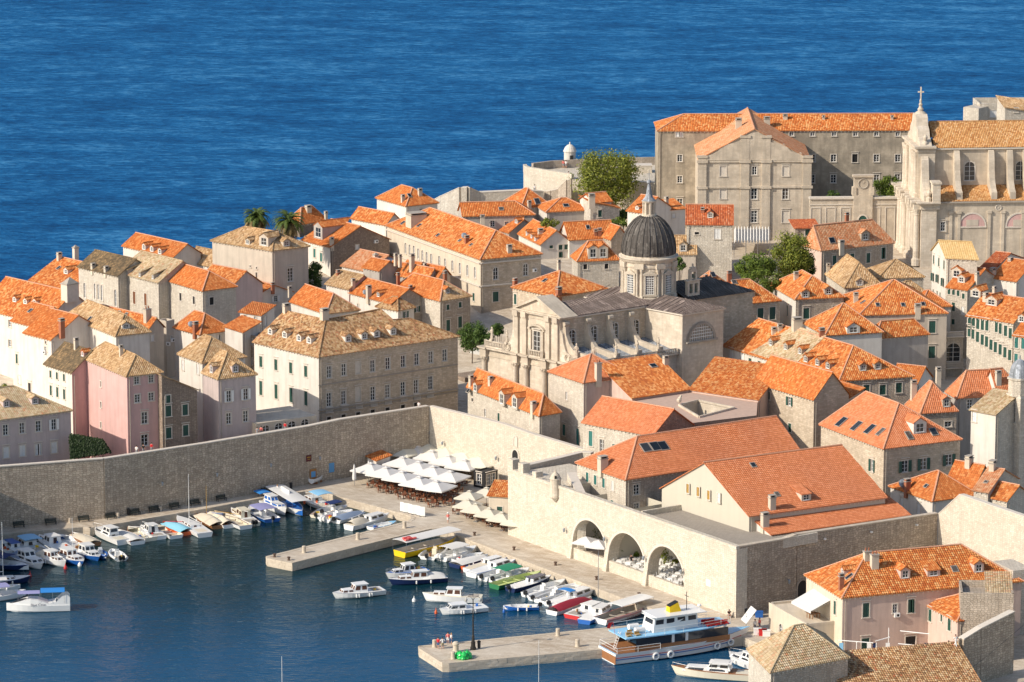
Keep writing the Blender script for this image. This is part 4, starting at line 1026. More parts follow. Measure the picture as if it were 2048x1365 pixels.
for z0,p0 in ((pal.z - 5.05,.12),(pal.z - 9.4,.3),(pal.z - 9.9,.12)):
	mb = MB(); a,b = pal.q(pal.F) - pal.ah * p0,pal.q(pal.R)
	mb.prism([(v.x,v.y) for v in (a + pal.nr * .003,b + pal.nr * .003,b + pal.nr * p0,a + pal.nr * p0)],z0 - pal.ro.z,z0 - pal.ro.z + .18)
	mb.build('string_course',M_['trimdark'],pal.root)
crop(480,380,4)
B('stone house with a broad tiled dormer and a bare brown gable behind the palms',(722,458),(1195,398),500,22.0,3.4,'b',0,0,'orange','stonedark',wm2='white',wins=[('t',.7,1.7,(597,507),(650,540)),('v',.7,.8,(937,397))],dorm=[(625,395,3.0,2.6)],chim=[(735,440,.7,1.0)],drm='orange',dwm='greyplaster',name='stone_house')
B('hip roofed house with a wide chimney on the skyline beside the palms',(480,278),(695,245),375,21.0,2.9,'a','h','h','orange','stonedark',chim=[(545,165,1.2,.6),(688,240,.6,1.3)],name='town_house')
B('white house with a low orange gable roof near the sea wall',(1167,282),(1295,262),893,22.5,2.1,'b',0,0,'mottled','white',name='town_house')
B('orange hip roofed house standing tallest on the skyline by the sea wall',(1330,130),(1580,104),1095,23.0,2.9,'b','h','h','orange','white',wins=[('w',.7,1.0,(1450,168))],chim=[(1303,95,.7,1.0),(1440,45,.8,1.0)],sky=[(1355,48)],name='town_house')
longp = B('long palace with a row of white arched windows under a hipped orange roof',(1925,556),(2408,512),(1175,285),24.0,4.0,'b','h','h','mottled','stonewarm',wm2='cream',
  wins=[('A',.75,2.1,(1325,468),(1358,480),(1392,490),(1427,512),(1460,526),(1495,540),(1530,555),(1595,572),(1642,592),(1700,608),(1760,628),(1820,645),(1880,662)),('g',.8,1.5,(1870,858),(1868,1020)),
		('A',1.0,2.3,(2045,670),(2285,640)),('g',1.2,1.9,(2045,855)),('d',1.0,2.0,(2040,1030))],
  chim=[(1410,260,3.4,1.5,0),(1815,425,.8,1.0,1),(2155,500,.9,1.0)],sky=[(1305,268,.9,1.1),(1435,288,.9,1.1),(1585,365,.8,.9),(1760,408,.8,.8),(1850,443,.8,.8)],name='palace',cat='palace')
for z0 in (longp.z - 5.3,longp.z - .9):
	mb = MB()
	for A_,B_,n in ((longp.F,longp.R,longp.nr),(longp.L,longp.F,longp.nl)):
		A_,B_ = longp.q(A_),longp.q(B_); mb.prism([(v.x,v.y) for v in (A_ + n * .003,B_ + n * .003,B_ + n * .3,A_ + n * .3)],z0 - longp.ro.z,z0 - longp.ro.z + .25)
	mb.build('string_course',M_['trim'],longp.root)
B('four storey stone house with green shutters, half orange and half tan roofed',(1602,888),(1842,852),1230,18.4,2.9,'b','h',1.5,'orange','stonegrey',wm2='stonelight',plane_m=(2,'tan'),
  wins=[('g',.7,1.0,(1663,940),(1760,920)),('g',.9,2.1,(1665,1085),(1760,1058)),('g',.9,2.1,(1760,1250))],dorm=[(1665,830,1.2,.9)],chim=[(1265,745,.6,1.5,1),(1365,812,.6,.7,1)],name='stone_house')
B('house with an orange roof and grey stone gable around a corner window',(1212,912),(1482,874),875,17.8,2.4,'b',0,0,'orange','stonegrey',wm2='white',wins=[('o',.7,1.1,(1415,955)),('d',.35,.5,(890,912)),('w',.4,.9,(945,930))],dorm=[(1105,858,1.0,.9)],chim=[(1030,860,.9,1.8)],name='town_house')
B('little stair tower with a tan pyramid roof and shuttered window',(1264,966),(1392,940),1095,16.9,1.9,'b','h','h','oldmix','white',wins=[('o',.7,1.2,(1325,998))],name='stair_tower',cat='tower')
B('white house with a mossy tan roof under the roof terrace canopy',(872,797),(1100,762),690,18.5,2.3,'b',0,0,'tan','pink',wm2='white',chim=[(785,680,.7,.5,1),(905,760,.7,.7)],name='town_house')
B('low house with a faded reddish roof and a pointed stone chimney',(1030,655),(1340,606),815,19.5,2.6,'b',0,0,'peach','white',chim=[(1085,560,.9,.9,3)],name='town_house')
B('house with a pale gable end among the chimneys below the long palace',(1115,648),(1270,622),985,20.3,1.6,'b',0,0,'orange','greyplaster',chim=[(1245,560,.6,.8),(1280,570,.6,.8)],name='town_house')
B('narrow house with a patched orange roof and tall chimney below the long palace',(1500,730),(1600,712),1180,19.0,2.2,'b',0,0,'mottled','greyplaster',chim=[(1375,640,.9,2.6),(1580,690,.6,.8,1)],name='town_house')
B('house with an orange roof and blank wall right below the arched windows',(1590,700),(1680,684),1300,19.6,1.8,'b',0,0,'orange','beige',chim=[(1640,735,.7,1.6,1),(1480,640,.6,.8)],name='town_house')
crop(960,340,4)
B('orange hip roofed house with one skylight in front of the sea wall',(330,305),(560,285),190,25.0,3.2,'b','h','h','orange','greyplaster',sky=[(457,255,1.2,1.6)],chim=[(395,300,.7,.9)],name='town_house')
B('long low house with an orange roof and grey wall near the sea wall',(-135,372),(432,358),-170,24.5,2.2,'a',0,'h','orange','greyplaster',wins=[('w',.9,1.2,(100,432)),('w',.8,.7,(215,428))],sky=[(168,315,1,1)],chim=[(20,395,.8,.4)],name='town_house')
B('small house with an orange hipped roof and a single skylight beside the rubble gable',(535,337),(882,322),455,25.0,2.0,'a','h','h','orange','greyplaster',wm2='white',sky=[(688,288,1.2,1.1)],wins=[('v',.6,1.2,(483,375))],name='town_house')
B('rubble stone gable house with one green shutter',(884,316),(1116,306),800,26.0,dz=(1.6,0,0,1.6),rm='orange',wm='stonelight',wins=[('g',.75,1.4,(960,338))],chim=[(893,262,1.2,1.3)],name='stone_house')
B('orange roofed house behind the rubble gable house below the big tree',(905,265),(1050,252),800,27.0,1.5,'a',0,0,'orange','white',name='town_house')
B('tiny chapel with a stone bell gable and a faded roof',(760,428),(850,424),650,21.2,1.9,'b',0,0,'peach','stonegrey',name='chapel',cat='chapel')
B('small house with an orange roof and rendered gable below the long low house',(232,505),(465,478),150,21.5,2.4,'b',0,0,'orange','greyplaster',wins=[('w',.7,.8,(402,448))],dorm=[(290,430,1.2,.8)],name='town_house')
B('white gabled house with green shutters and three small dormers',(488,600),(730,585),310,21.5,2.7,'b',0,0,'orange','white',wins=[('g',.7,.6,(570,574)),('g',.8,1.0,(645,578),(690,575)),('g',.8,1.1,(645,680))],dorm=[(372,528,.9,.9),(410,550,.9,.9),(440,572,.9,.9)],chim=[(485,520,1.0,.8)],name='town_house')
B('house with a broad orange roof and a line of washing on its terrace',(715,562),(1075,545),640,22.3,3.0,'a',0,0,'orange','white',sky=[(862,462)],chim=[(925,525,.6,.8,1),(957,525,.7,1.0,1)],name='town_house')
B('house with a pointed orange gable beside the dome',(1050,560),(1180,548),985,22.6,2.5,'b',0,0,'orange','stonegrey',name='town_house')
B('grey stone house with a big two window dormer in its hipped roof',(782,732),(1112,720),735,21.5,3.4,'a','h','h','orange','stonelight',wins=[('d',.75,1.0,(842,776),(1012,772))],dorm=[(905,715,1.9,2.2),(985,712,1.9,2.2)],dwm='beige',name='stone_house')
B('wide hip roofed stone house left of the cathedral nave',(608,1016),(1010,950),262,21.5,3.2,'b','h','h','mottled','stonewarm',wins=[('g',.7,1.9,(283,1035)),('g',.7,2.0,(283,1220))],chim=[(630,1000,1.0,1.0,1),(280,920,.8,.8,1),(630,770,.6,.7)],sky=[(518,888)],name='stone_house')
B('tall white house with an orange roof edge beside the dome lantern',(1395,330),(1643,310),1300,27.5,1.0,dz=(0,0,1.2,1.2),rm='orange',wm='white',wins=[('v',.7,.9,(1550,368)),('d',.3,.4,(1425,345))],name='town_house')
B('orange roofed house behind the dome lantern with a hooded chimney',(1300,345),(1530,300),1180,28.0,2.6,'b',0,0,'orange','white',chim=[(1490,290,.8,1.4)],dorm=[(1255,320,.9,.7)],name='town_house')
B('stone house with a red front roof, one dormer and a white balcony door',(1655,437),(2018,440),1640,28.0,3.1,'a',0,0,'red','stonelight',wins=[('v',1.2,2.0,(1900,512)),('d',.8,.5,(1735,508))],dorm=[(1842,388,1.2,1.1)],chim=[(1780,340,.7,.5,1)],name='stone_house',depth=9.0)
B('little house with a tan roof and white dormer next to the dome',(1572,676),(1726,676),1540,22.5,3.0,'a',0,0,'tan','beige',dorm=[(1625,658,1.5,1.5)],drm='tan',name='town_house',depth=7.0)
crop(1400,500,3.16)
B('stone house with a patchy orange roof and tall green shutters behind the cathedral',(150,352),(506,322),20,20.5,3.6,'a','h','h','mottled','stonewarm',wins=[('g',1.2,2.3,(265,415),(382,408),(458,401)),('a',1.0,1.4,(378,520))],sky=[(215,205,1.0,1.0)],dorm=[(310,300,2.4,.9)],chim=[(185,175,.8,.8,1)],name='stone_house')
B('house with a mottled orange roof and skylights behind the bell gable',(40,270),(200,240),-80,21.5,3.2,'b','h','h','mottled','white',sky=[(80,158,1.1,1.1)],chim=[(35,200,.7,.8,1)],name='town_house')
B('white walled house with a hipped orange roof and two green windowed dormers',(606,313),(908,298),445,21.0,3.3,'b','h','h','mottled','stonegrey',wm2='white',wins=[('g',.7,2.0,(553,385)),('g',1.15,2.0,(672,402)),('g',1.1,.9,(855,368))],dorm=[(668,305,1.5,1.2),(813,285,1.5,1.2)],chim=[(607,185,.8,.9)],name='town_house')
B('stone house with a tan hipped roof and one small dormer by the garden trees',(918,240),(1150,232),800,21.0,4.0,'b','h',1.5,'tan','stonelight',dorm=[(1010,228,1.4,1.0)],chim=[(810,140,.6,1.2)],name='stone_house')
B('long stone house with a straw tan roof above the street',(1132,180),(1412,172),1060,21.5,2.6,'a','h','h','tan','stonelight',name='stone_house')
B('stone house with a worn tan roof peering over the beige palace',(1250,310),(1460,296),1170,20.5,2.6,'a','h','h','tan','stonelight',name='stone_house')
B('house with an orange roof corner next to the street of green shutters',(1400,362),(1585,356),1300,19.8,2.0,'a','h','h','orange','white',name='town_house')
hb = B('beige palace with a wide mottled hipped roof and three skylights',(1012,412),(1560,400),892,20.0,4.6,'a','h','h','mottled','beige',wins=[('g',1.2,2.2,(1468,488)),('g',1.2,1.2,(1330,470)),('g',1.2,2.2,(1465,647))],sky=[(1030,333),(1123,350),(1283,350),(1410,345)],chim=[(985,330,.8,1.3),(1375,398,1.0,1.2)],name='palace',cat='palace')
B('house with a steep orange pyramid roof and a wide dormer',(795,540),(1150,520),660,19.2,4.4,'a','h','h','mottled','white',dorm=[(970,530,2.4,1.3)],name='town_house')
B('house with a low orange hipped roof and grey wall over the lane',(1110,560),(1442,534),1050,17.5,2.6,'a','h','h','mottled','greyplaster',wm2='white',name='town_house')
B('stone tower house with a small orange cap and green shutter',(1165,606),(1312,602),1128,15.6,dz=(0,0,1.2,1.2),rm='orange',wm='stonegrey',wins=[('g',1.0,1.6,(1200,655))],name='tower_house',cat='house')
h74 = B('long house with orange and pale roofs, eight dormers and green shutters',(882,828),(1342,800),(150,608),18.0,4.5,'b','h',0,'mottled','stonegrey',wm2='white',
  wins=[('v',1.2,2.2,(200,672),(265,692)),('g',.8,1.8,(317,718),(375,736),(430,750)),('g',1.1,1.7,(1052,885),(1155,885),(1257,872))],
  dorm=[(445,608),(540,635),(630,662),(666,712),(740,733),(806,755),(1032,768),(1126,760)],chim=[(613,500,1.6,1.6),(770,545,.9,1.0,1),(467,530,.8,.7),(505,510,.8,.7)],name='town_house')
n_ = Vector((0,0,1))
pl = [h74.rhit((x,y)) for x,y in ((318,652),(590,738),(800,545),(600,478))]
mb = MB(); corr(mb,[h74.q(p[1]) + p[2] * .07 for p in pl],.055); mb.build('pale_roof_patch',M_['palemix'],h74.root)
hs1 = B('white corner house with a straw coloured roof and tilted green shutters',(1557,52),(1752,62),(1468,6),27.0,2.6,'a',0,0,'straw','stonelight',wm2='white',wins=[('g',.7,1.6,(1478,62),(1510,78),(1543,95)),('h',.6,1.5,(1475,172),(1505,182),(1538,205)),('g',.5,1.2,(1475,270),(1500,280),(1518,290))],name='town_house')
B('light stone street house with small green shutters and two tiled dormers',(1690,255),(1900,200),1562,22.0,3.2,'b',0,0,'orange','stonelight',wm2='stonelight',wins=[('g',.6,1.0,(1570,238),(1603,258),(1632,275),(1665,293)),('g',.7,1.6,(1602,360)),('v',.6,1.5,(1660,385)),('g',.7,1.0,(1600,455))],dorm=[(1620,180,2.2,1.6),(1650,210,1.6,1.2)],chim=[(1750,190,.8,1.0)],name='town_house')
B('long street house with two rows of dark green shutters',(1980,462),(2200,405),1690,20.0,3.4,'b',0,0,'mottled','stonelight',wins=[('g',.7,1.9,(1702,388),(1730,402),(1758,416),(1787,432),(1815,445),(1875,478),(1898,498),(1932,512),(1962,528)),('g',.7,1.9,(1700,515),(1725,530),(1755,550),(1785,568),(1812,580),(1840,600),(1868,615),(1898,630),(1928,648),(1958,665))],dorm=[(1740,300,2.2,1.3),(1840,355,2.4,1.3)],chim=[(1805,320,1.0,1.0),(1860,270,.7,.7)],name='town_house')
B('street house with grey green shutters and tiled dormers under the bell tower',(2200,570),(2400,500),1985,19.5,3.4,'b',0,0,'orange','stonelight',wins=[('t',.7,1.9,(2001,548),(2043,570)),('t',.7,1.9,(1998,690))],dorm=[(2030,460,1.4,1.2)],name='town_house')
B('house with white gable and orange roof over the street of green shutters',(1850,130),(2060,60),1770,24.0,2.2,'b',0,0,'red','white',chim=[(1960,95,.9,.9)],name='town_house')
B('orange roofed house with a long dormer among the street roofs',(2000,200),(2200,150),1850,23.0,3.0,'b',0,0,'orange','white',chim=[(1850,170,1.1,1.2)],name='town_house')
h77 = B('tall stone house with an orange roof, brick chimney and green shutters',(720,948),(940,915),345,17.6,4.2,'b',0,0,'orange','stonewarm',wins=[('g',.7,1.3,(435,922)),('o',.8,1.5,(567,958)),('g',.8,1.5,(568,1125))],name='stone_house')
B('tall stone house with an orange roof, brick chimney and green shutters',(765,1044),(1030,1005),615,14.6,dz=(0,3.6,3.6,0),rm='orange',wm='stonewarm',parent=h77.root,wins=[('g',.8,1.5,(665,1052),(725,1068)),('t',.8,1.8,(665,1225),(722,1232))],chim=[(710,1018,1.1,1.2,1)])
crop(1400,800,3.16)
B('stone palace with an orange hipped roof, four skylights and open green shutters',(1162,308),(1645,250),765,15.6,5.2,'b','h',2.0,'flatorange','stonewarm',wins=[('o',.8,2.0,(1088,416)),('o',1.2,1.9,(1295,421),(1412,406)),('o',1.2,1.8,(1572,380))],sky=[(895,142,1.4,2.2),(990,168,1.4,2.2),(1075,188,1.4,2.2),(1143,205,1.0,1.8),(1320,228,1.0,1.8),(1475,205,1.2,1.6)],dorm=[(1390,215,2.4,1.9)],dwm='white',name='palace',cat='palace')
B('low white house with a faceted orange roof and a satellite dish',(1470,640),(1745,600),1205,11.0,3.4,'b','h',6.6,'orange','white',wins=[('v',.9,1.7,(1275,655),(1383,690))],sky=[(1430,547,.8,.8)],chim=[(1310,572,.9,1.4,1)],name='town_house')
B('orange roofed house squeezed between the palace and the church',(1730,560),(1850,520),1560,12.0,3.2,'b',0,0,'orange','stonelight',chim=[(1700,410,1.2,1.0)],name='town_house')
B('small house with a worn pink roof below the bell tower',(1820,585),(2010,500),1730,12.5,2.6,'b',0,0,'peach','stonelight',sky=[(1808,522,.7,.7)],chim=[(1850,440,1.2,1.0)],name='town_house')
B('stone house with mixed tiles at the foot of the bell tower',(1940,640),(2080,600),1830,11.5,2.0,'b',0,0,'mottled','stonelight',name='stone_house')
crop(1768,700,4.404)
B('house with an orange hipped roof, hooded dormer and grey stone front',(325,560),(640,540),200,16.0,4.4,'b','h',2.0,'flatorange','stonegrey',wins=[('w',1.2,.9,(565,655))],dorm=[(553,510,1.4,1.5)],chim=[(260,385,.9,1.8),(478,270,.8,1.8)],name='town_house')
B('house with a broad orange roof behind the hooded dormer',(645,425),(1080,400),555,17.0,4.0,'a','h','h','flatorange','greyplaster',wins=[('w',.9,1.6,(755,480))],name='town_house')
B('house with an orange roof and chimney in front of the lead dome',(1000,380),(1200,360),880,17.8,3.6,'a',0,'h','flatorange','white',chim=[(1005,295,.9,1.7)],name='town_house')
B('orange roof corner below the dark awning beside the long dormered house',(290,300),(420,240),60,15.0,2.4,'b',0,0,'orange','white',chim=[],name='town_house')
crop(960,600,4)
B('stone corner tower house with an orange pyramid roof',(830,664),(1222,612),556,18.5,3.4,'a','h','h','flatorange','blush',wm2='stonelight',wins=[('w',.55,1.4,(692,768)),('t',.85,1.9,(672,1042)),('t',.85,2.8,(782,1095)),('w',1.4,.9,(1105,755))],chim=[(945,640,1.0,2.8,2)],name='tower_house',cat='house')
B('stone wing with a plain orange roof and teal shutters in front of the court',(1382,1086),(1700,1000),826,15.6,3.5,'b',0,0,'flatorange','stonedark',wm2='stonelight',wins=[('t',.8,2.5,(886,1110)),('w',.9,2.2,(975,1170)),('t',.8,.6,(1075,1170))],name='stone_house')
h84 = B('low stone house with a red roof, paired dormers and a green shutter on the wall',(476,928),(640,900),(-98,700),13.4,3.0,'b','h',0,'orange','stonelight',wins=[('g',.7,1.7,(150,945)),('w',.7,1.4,(42,905)),('d',.6,.6,(-60,800))],dorm=[(172,845,1.9,2.2),(275,875,1.9,2.2),(-40,740,1.4,1.5)],chim=[(427,890,.9,1.2),(85,670,.8,.8),(-70,680,.8,1.2)],sky=[(-90,730,.9,.9)],dwm='stonelight',name='stone_house')
B('court wing with a bright mottled roof facing the paved terrace',(1216,786),(1676,716),1100,16.4,dz=(0,0,4.4,4.4),rm='mottled',wm='blush',sky=[(1385,530,1.3,1.1)],chim=[(1485,515,.9,1.0)],name='court_wing',cat='building',depth=9.5)
B('court wing with an orange roof along the far side of the paved terrace',(2225,796),(2420,690),(1684,716),16.4,dz=(0,3.4,3.4,0),rm='mottled',wm='blush',name='court_wing',cat='building')
ct = [at(x,y,15.9) for x,y in ((1150,800),(1216,788),(1676,718),(2222,798),(2212,925),(1702,985),(1300,880))]
cr = thing('court_terrace','pinkish paved court terrace around a white arcaded courtyard','terrace',(ct[5].x,ct[5].y,4)); c0 = Vector(cr.location)
hl = [at(x,y,15.9) for x,y in ((1592,850),(1745,812),(2035,872),(1752,945))]
mb = MB(); T_ = [v - c0 for v in ct]; H_ = [v - c0 for v in hl]
for q in ([T_[0],T_[1],H_[0],T_[6]],[T_[1],T_[2],H_[1],H_[0]],[T_[2],T_[3],H_[2],H_[1]],[T_[3],T_[4],H_[3],H_[2]],[T_[4],T_[5],H_[3]],[T_[5],T_[6],H_[0],H_[3]]): mb.poly(q)
mb.build('paving',simple('pink_paving',(.50,.36,.28),.85,var=.2),cr)
mb = MB()
for i in range(7):
	a,b = T_[i],T_[(i + 1) % 7]; mb.poly([a,b,Vector((b.x,b.y,0)),Vector((a.x,a.y,0))])
mb.build('retaining_wall',M_['stonedark'],cr)
mb = MB()
for i in range(4):
	a,b = H_[i],H_[(i + 1) % 4]; mb.poly([a,b,Vector((b.x,b.y,2)),Vector((a.x,a.y,2))]); mb.bar(a + Z * .15,b + Z * .15,.3,.35)
mb.build('courtyard_wall',M_['churchstone'],cr)
mb = MB()
for i in range(3): p = H_[0] + Z * .4; mb.sphere(p + Vector((.15 * i,.1 * i,.55 + .35 * i)),.42 - .1 * i,8,5)
mb.build('gable_ornament',M_['churchstone'],cr)
crop(980,860,3.592)
B('long arsenal hall with a plain orange hipped roof and green shutters',(976,358),(2227,165),627,13.8,4.7,'a','h',0,'flatorange','stonegrey',wm2='stonelight',rows=True,
  wins=[('t',.7,1.5,(700,340),(757,361),(817,382)),('v',.7,1.5,(880,403)),('y',.7,1.3,(697,467)),('t',.7,1.2,(815,512),(878,533)),('w',1.1,1.6,(1052,430)),('w',.9,1.4,(1052,558))],
  sky=[(1118,130,1.6,1.9),(1185,122,1.6,1.9),(1243,118,1.6,1.9)],chim=[(810,280,1.4,1.6)],name='arsenal_hall',cat='hall')
h82 = B('cream gabled arsenal hall with a broad plain orange roof and four yellow shutters',(1862,620),(2839,487),(1235,422),13.4,6.2,'a',0,0,'flatorange','khaki',rows=True,
  wins=[('ylg',.65,1.4,(1428,420),(1502,443),(1577,468)),('vlg',.65,1.4,(1650,489))],name='arsenal_hall',cat='hall')
crop(1400,800,3.16)
def roofadd(h,dorm=(),chim=(),sky=(),rm='flatorange',wm='khaki'):
	for dd in dorm:
		b_ = h.rhit(dd); hp,n = b_[1],b_[2]; dn = Vector((n.x,n.y,0)).normalized(); dormer(h.root,h.q(hp),dn,math.hypot(n.x,n.y) / n.z,dd[2],dd[3],rm,wm,dd[4] if len(dd) > 4 else 0)
	for c_ in chim:
		b_ = h.rhit(c_); chimney(h.root,h.q(b_[1]),c_[2],c_[3],c_[4] if len(c_) > 4 else 0).rotation_euler[2] = math.atan2(h.ah.y,h.ah.x)
	for s_ in sky:
		b_ = h.rhit(s_); skylight(h.root,h.q(b_[1]) + b_[2] * .06,b_[2],s_[2],s_[3])
roofadd(h82,[(672,640,1.7,1.1,1)],[(455,690,1.0,1.7,0)],[(335,415,.9,1.1),(487,600,.8,1.0)])
B('lean-to with a low orange roof and a white gabled end along the town wall',(452,852),(1322,728),(300,800),11.2,dz=(0,0,2.1,2.1),rm='flatorange',wm='white',rows=True,chim=[(410,800,1.1,1.7)],name='lean_to',cat='building')
crop(1200,1080,2.415)
h90 = B('pink plastered harbour house with a scalloped orange hipped roof',(1172,280),(2035,200),997,9.4,4.4,'a','h','h','mottled','blush',wm2='cream',rows=True,
  wins=[('g',1.0,2.1,(1285,340)),('w',.7,1.3,(1425,332)),('g',1.0,2.0,(1503,320)),('g',1.2,2.0,(1282,508)),('d',1.6,2.4,(1500,505)),('g',.8,2.0,(1135,328))],
  dorm=[(1475,190,1.5,1.4),(1830,160,1.5,1.4),(1170,172,1.2,1.0)],chim=[(1290,97,1.0,1.2,2),(1325,135,1.1,1.9,2),(1165,240,.7,1.9,1)],sky=[(1712,143,1.0,1.2),(1205,180,.9,1.4)],name='pink_house')
roofadd(h90,[(1612,178,2.0,1.0,1)],rm='mottled',wm='blush')
B('narrow pink annex with an orange roof and green shutters',(1728,392),(1900,372),1568,7.0,2.6,'a','h',0,'mottled','blush',rows=True,wins=[('g',.9,1.9,(1595,355)),('g',.9,1.8,(1688,407)),('g',.5,1.0,(1650,378))],name='annex',cat='house')
B('square stone guard tower with a pale pyramid roof',(826,640),(1198,570),(718,530),8.6,4.0,'a','h','h','palemix','stonegrey',wm2='stonelight',rows=True,name='guard_tower',cat='tower')
crop(480,600,4)
B('stone terrace block with arched openings beside the corner palace',(127,992),(612,926),120,11.9,flat=True,wm='cream',base=3,depth=9,wins=[('a',1.5,1.1,(205,1030),(310,1012),(415,997),(520,980))],name='terrace_block',cat='building')
def dish(h,px_,r=.45):
	b_ = h.rhit(px_)
	if b_ is None: return
	mb = MB(); c = h.q(b_[1]); mb.tube([c,c + Z * .8],.03,5); M = Matrix.Translation(c + Z * .95) @ Matrix.Rotation(R_(62),4,'X') @ Matrix.Rotation(.3,4,'Y'); mb.lathe([(.02,.1),(r * .6,.05),(r,-.06),(r * .98,-.03),(r * .55,.09),(0,.14)],12,(0,0,0),0,M); mb.build('satellite_dish',M_['lead'],h.root)
crop(0,480,4); dish(DH['white house with a hipped orange roof, satellite dish and brick chimney'],(1528,715),.55)
crop(480,380,4); dish(DH['house with an orange roof and grey stone gable around a corner window'],(1002,858),.5); dish(DH['house with a pale gable end among the chimneys below the long palace'],(1200,610),.8); dish(DH['long palace with a row of white arched windows under a hipped orange roof'],(1795,405),.6); dish(DH['small house with an orange roof, brick chimneys and a window with white shutters'],(120,810),.5)
crop(1400,800,3.16); dish(DH['low white house with a faceted orange roof and a satellite dish'],(1282,565),.7)
ACM = MB(); ACM.box(-.42,0,0,.42,.32,.6); ACM.lathe([(.2,.0),(.2,.02)],10,(0,0,0),1,Matrix.Translation((-.1,.325,.3)) @ Matrix.Rotation(R_(90),4,'X')); ACM = ACM.mesh('air_conditioner',[M_['whitep'],M_['dark']])
def acu(lab,px_,side):
	h = DH[lab]; n = h.nr if side == 'r' else h.nl; P = hitplane(px_,h.F,n)
	if P is not None and P.z > h.zb + 1: link('air_conditioner',ACM,h.root,h.q(P) + n * .02,math.atan2(n.y,n.x) - math.pi / 2)
crop(0,480,4); acu('white house with a stepped plain orange roof and brick chimney',(360,912),'l'); acu('bare plastered block with a flat roof and two air conditioners',(1352,845),'l'); acu('bare plastered block with a flat roof and two air conditioners',(1375,815),'r')
crop(480,380,4); acu('stone house with a broad tiled dormer and a bare brown gable behind the palms',(1085,425),'r'); acu('long palace with a row of white arched windows under a hipped orange roof',(2355,655),'r'); acu('long palace with a row of white arched windows under a hipped orange roof',(1640,640),'l')
crop(1200,1080,2.415); acu('pink plastered harbour house with a scalloped orange hipped roof',(1432,372),'r')
LM = None
def leadmat(name,c1,c2):
	m,t,b = nmat(name); b.inputs['Roughness'].default_value = .7; b.inputs['Metallic'].default_value = .0; b.inputs['Specular IOR Level'].default_value = .2
	uv = uvn(t); br = N(t,'ShaderNodeTexBrick',i_Scale=1.0,i_Mortar_Size=0.03,i_Brick_Width=4.0,i_Row_Height=0.7)
	mp = N(t,'ShaderNodeMapping'); mp.inputs['Rotation'].default_value = (0,0,R_(90)); L_(t,uv,mp.inputs[0]); L_(t,mp.outputs[0],br.inputs['Vector'])
	br.inputs['Color1'].default_value = c4(c1); br.inputs['Color2'].default_value = c4(c2); br.inputs['Mortar'].default_value = c4([x * .5 for x in c1])
	nz = noise(t,uv,.8,7,.7,(1,.35,1)); c = mixc(t,ramp(t,nz,[(.52,(0,0,0)),(.64,(.75,) * 3)]),br.outputs[0],[min(1,x * 2.2) for x in c2])
	L_(t,c,b.inputs['Base Color']); bump(t,b,br.outputs['Fac'],.4,.04); MATS[name] = m
leadmat('leadbrown',(.125,.095,.082),(.20,.16,.14)); leadmat('leadgrey',(.20,.22,.24),(.28,.30,.33)); leadmat('leaddark',(.066,.058,.052),(.105,.095,.085))
crop(960,560,5.69)
CZ = 18.5
FR,FL = at(1290,1004,CZ),at(30,752,CZ); bF = FL - FR; W = bF.length; bF /= W; aF = at(1890,335,CZ + 7.6) - at(980,470,CZ + 7.6); aF.z = 0; aF.normalize()
cat_ = thing('cathedral','baroque stone cathedral with lead roofs, statues and a great dome','cathedral',(FR.x,FR.y,5)); ro = Vector(cat_.location)
nF = bF.cross(Z).normalized(); nF = -nF if nF.dot(aF) > 0 else nF; nN = aF.cross(Z).normalized(); nN = -nN if nN.dot(bF) > 0 else nN
def Q(u,t,z): return FR + bF * u + aF * t + Vector((0,0,z - CZ)) - ro
def cbox(mb,u0,u1,t0,t1,z0,z1,m=0): mb.prism([(v.x,v.y) for v in (Q(u0,t0,0),Q(u1,t0,0),Q(u1,t1,0),Q(u0,t1,0))],z0 - ro.z,z1 - ro.z,m)
def fu(px_,t=0.0,n=None): h = hitplane(px_,FR + aF * t,nF); return (h - FR - aF * t).dot(bF),h.z
def nu(px_,u): h = hitplane(px_,FR + bF * u,nN); return (h - FR - bF * u).dot(aF),h.z
U0,zu0 = fu((905,440)); U1,zu1 = fu((395,330)); ZU = (zu0 + zu1) / 2; UM = (U0 + U1) / 2
print('cath W %.1f U0 %.1f U1 %.1f ZU %.1f %.1f' % (W,U0,U1,zu0,zu1))
ZU = CZ + 7.6
G0 = 4.0
mb = MB(); cbox(mb,0,W,0,2.0,G0,CZ - 1.6); mb.build('lower_facade',M_['churchstone'],cat_)
mb = MB()
for z0,z1,p in ((CZ - 1.6,CZ - 1.3,.15),(CZ - 1.3,CZ - .5,.02),(CZ - .5,CZ - .25,.35),(CZ - .25,CZ,.7)): cbox(mb,-p,W + p,-p,2.0,z0,z1)
for u in (.8,W - .8,U0 + .6,U1 - .6,U0 + 3.2,U1 - 3.2):
	cbox(mb,u - .75,u + .75,-.75,0,CZ - 1.6,CZ - .25); cbox(mb,u - .85,u + .85,-1.0,0,CZ - .25,CZ + .02)
for i in range(int(W / .5)): cbox(mb,i * .5 + .1,i * .5 + .3,-.5,-.34,CZ - .42,CZ - .27)
mb.build('entablature',M_['weathered'],cat_)
def column(u,t,z0,z1,r,nm='column'):
	mb = MB(); c = Q(u,t,z0); h = z1 - z0
	mb.lathe([(r * 1.45,0),(r * 1.45,.2),(r * 1.15,.35),(r,.5),(r * .97,h * .5),(r * .85,h - 1.0),(r * .95,h - .95),(r * .9,h - .85),(r * 1.15,h - .5),(r * 1.5,h - .15),(r * 1.55,h)],12,c)
	for k in range(8):
		a = k * math.pi / 4; mb.sphere(c + Vector((math.cos(a) * r * 1.35,math.sin(a) * r * 1.35,h - .3)),r * .3,5,3)
	return mb.build(nm,M_['churchstone'],cat_)
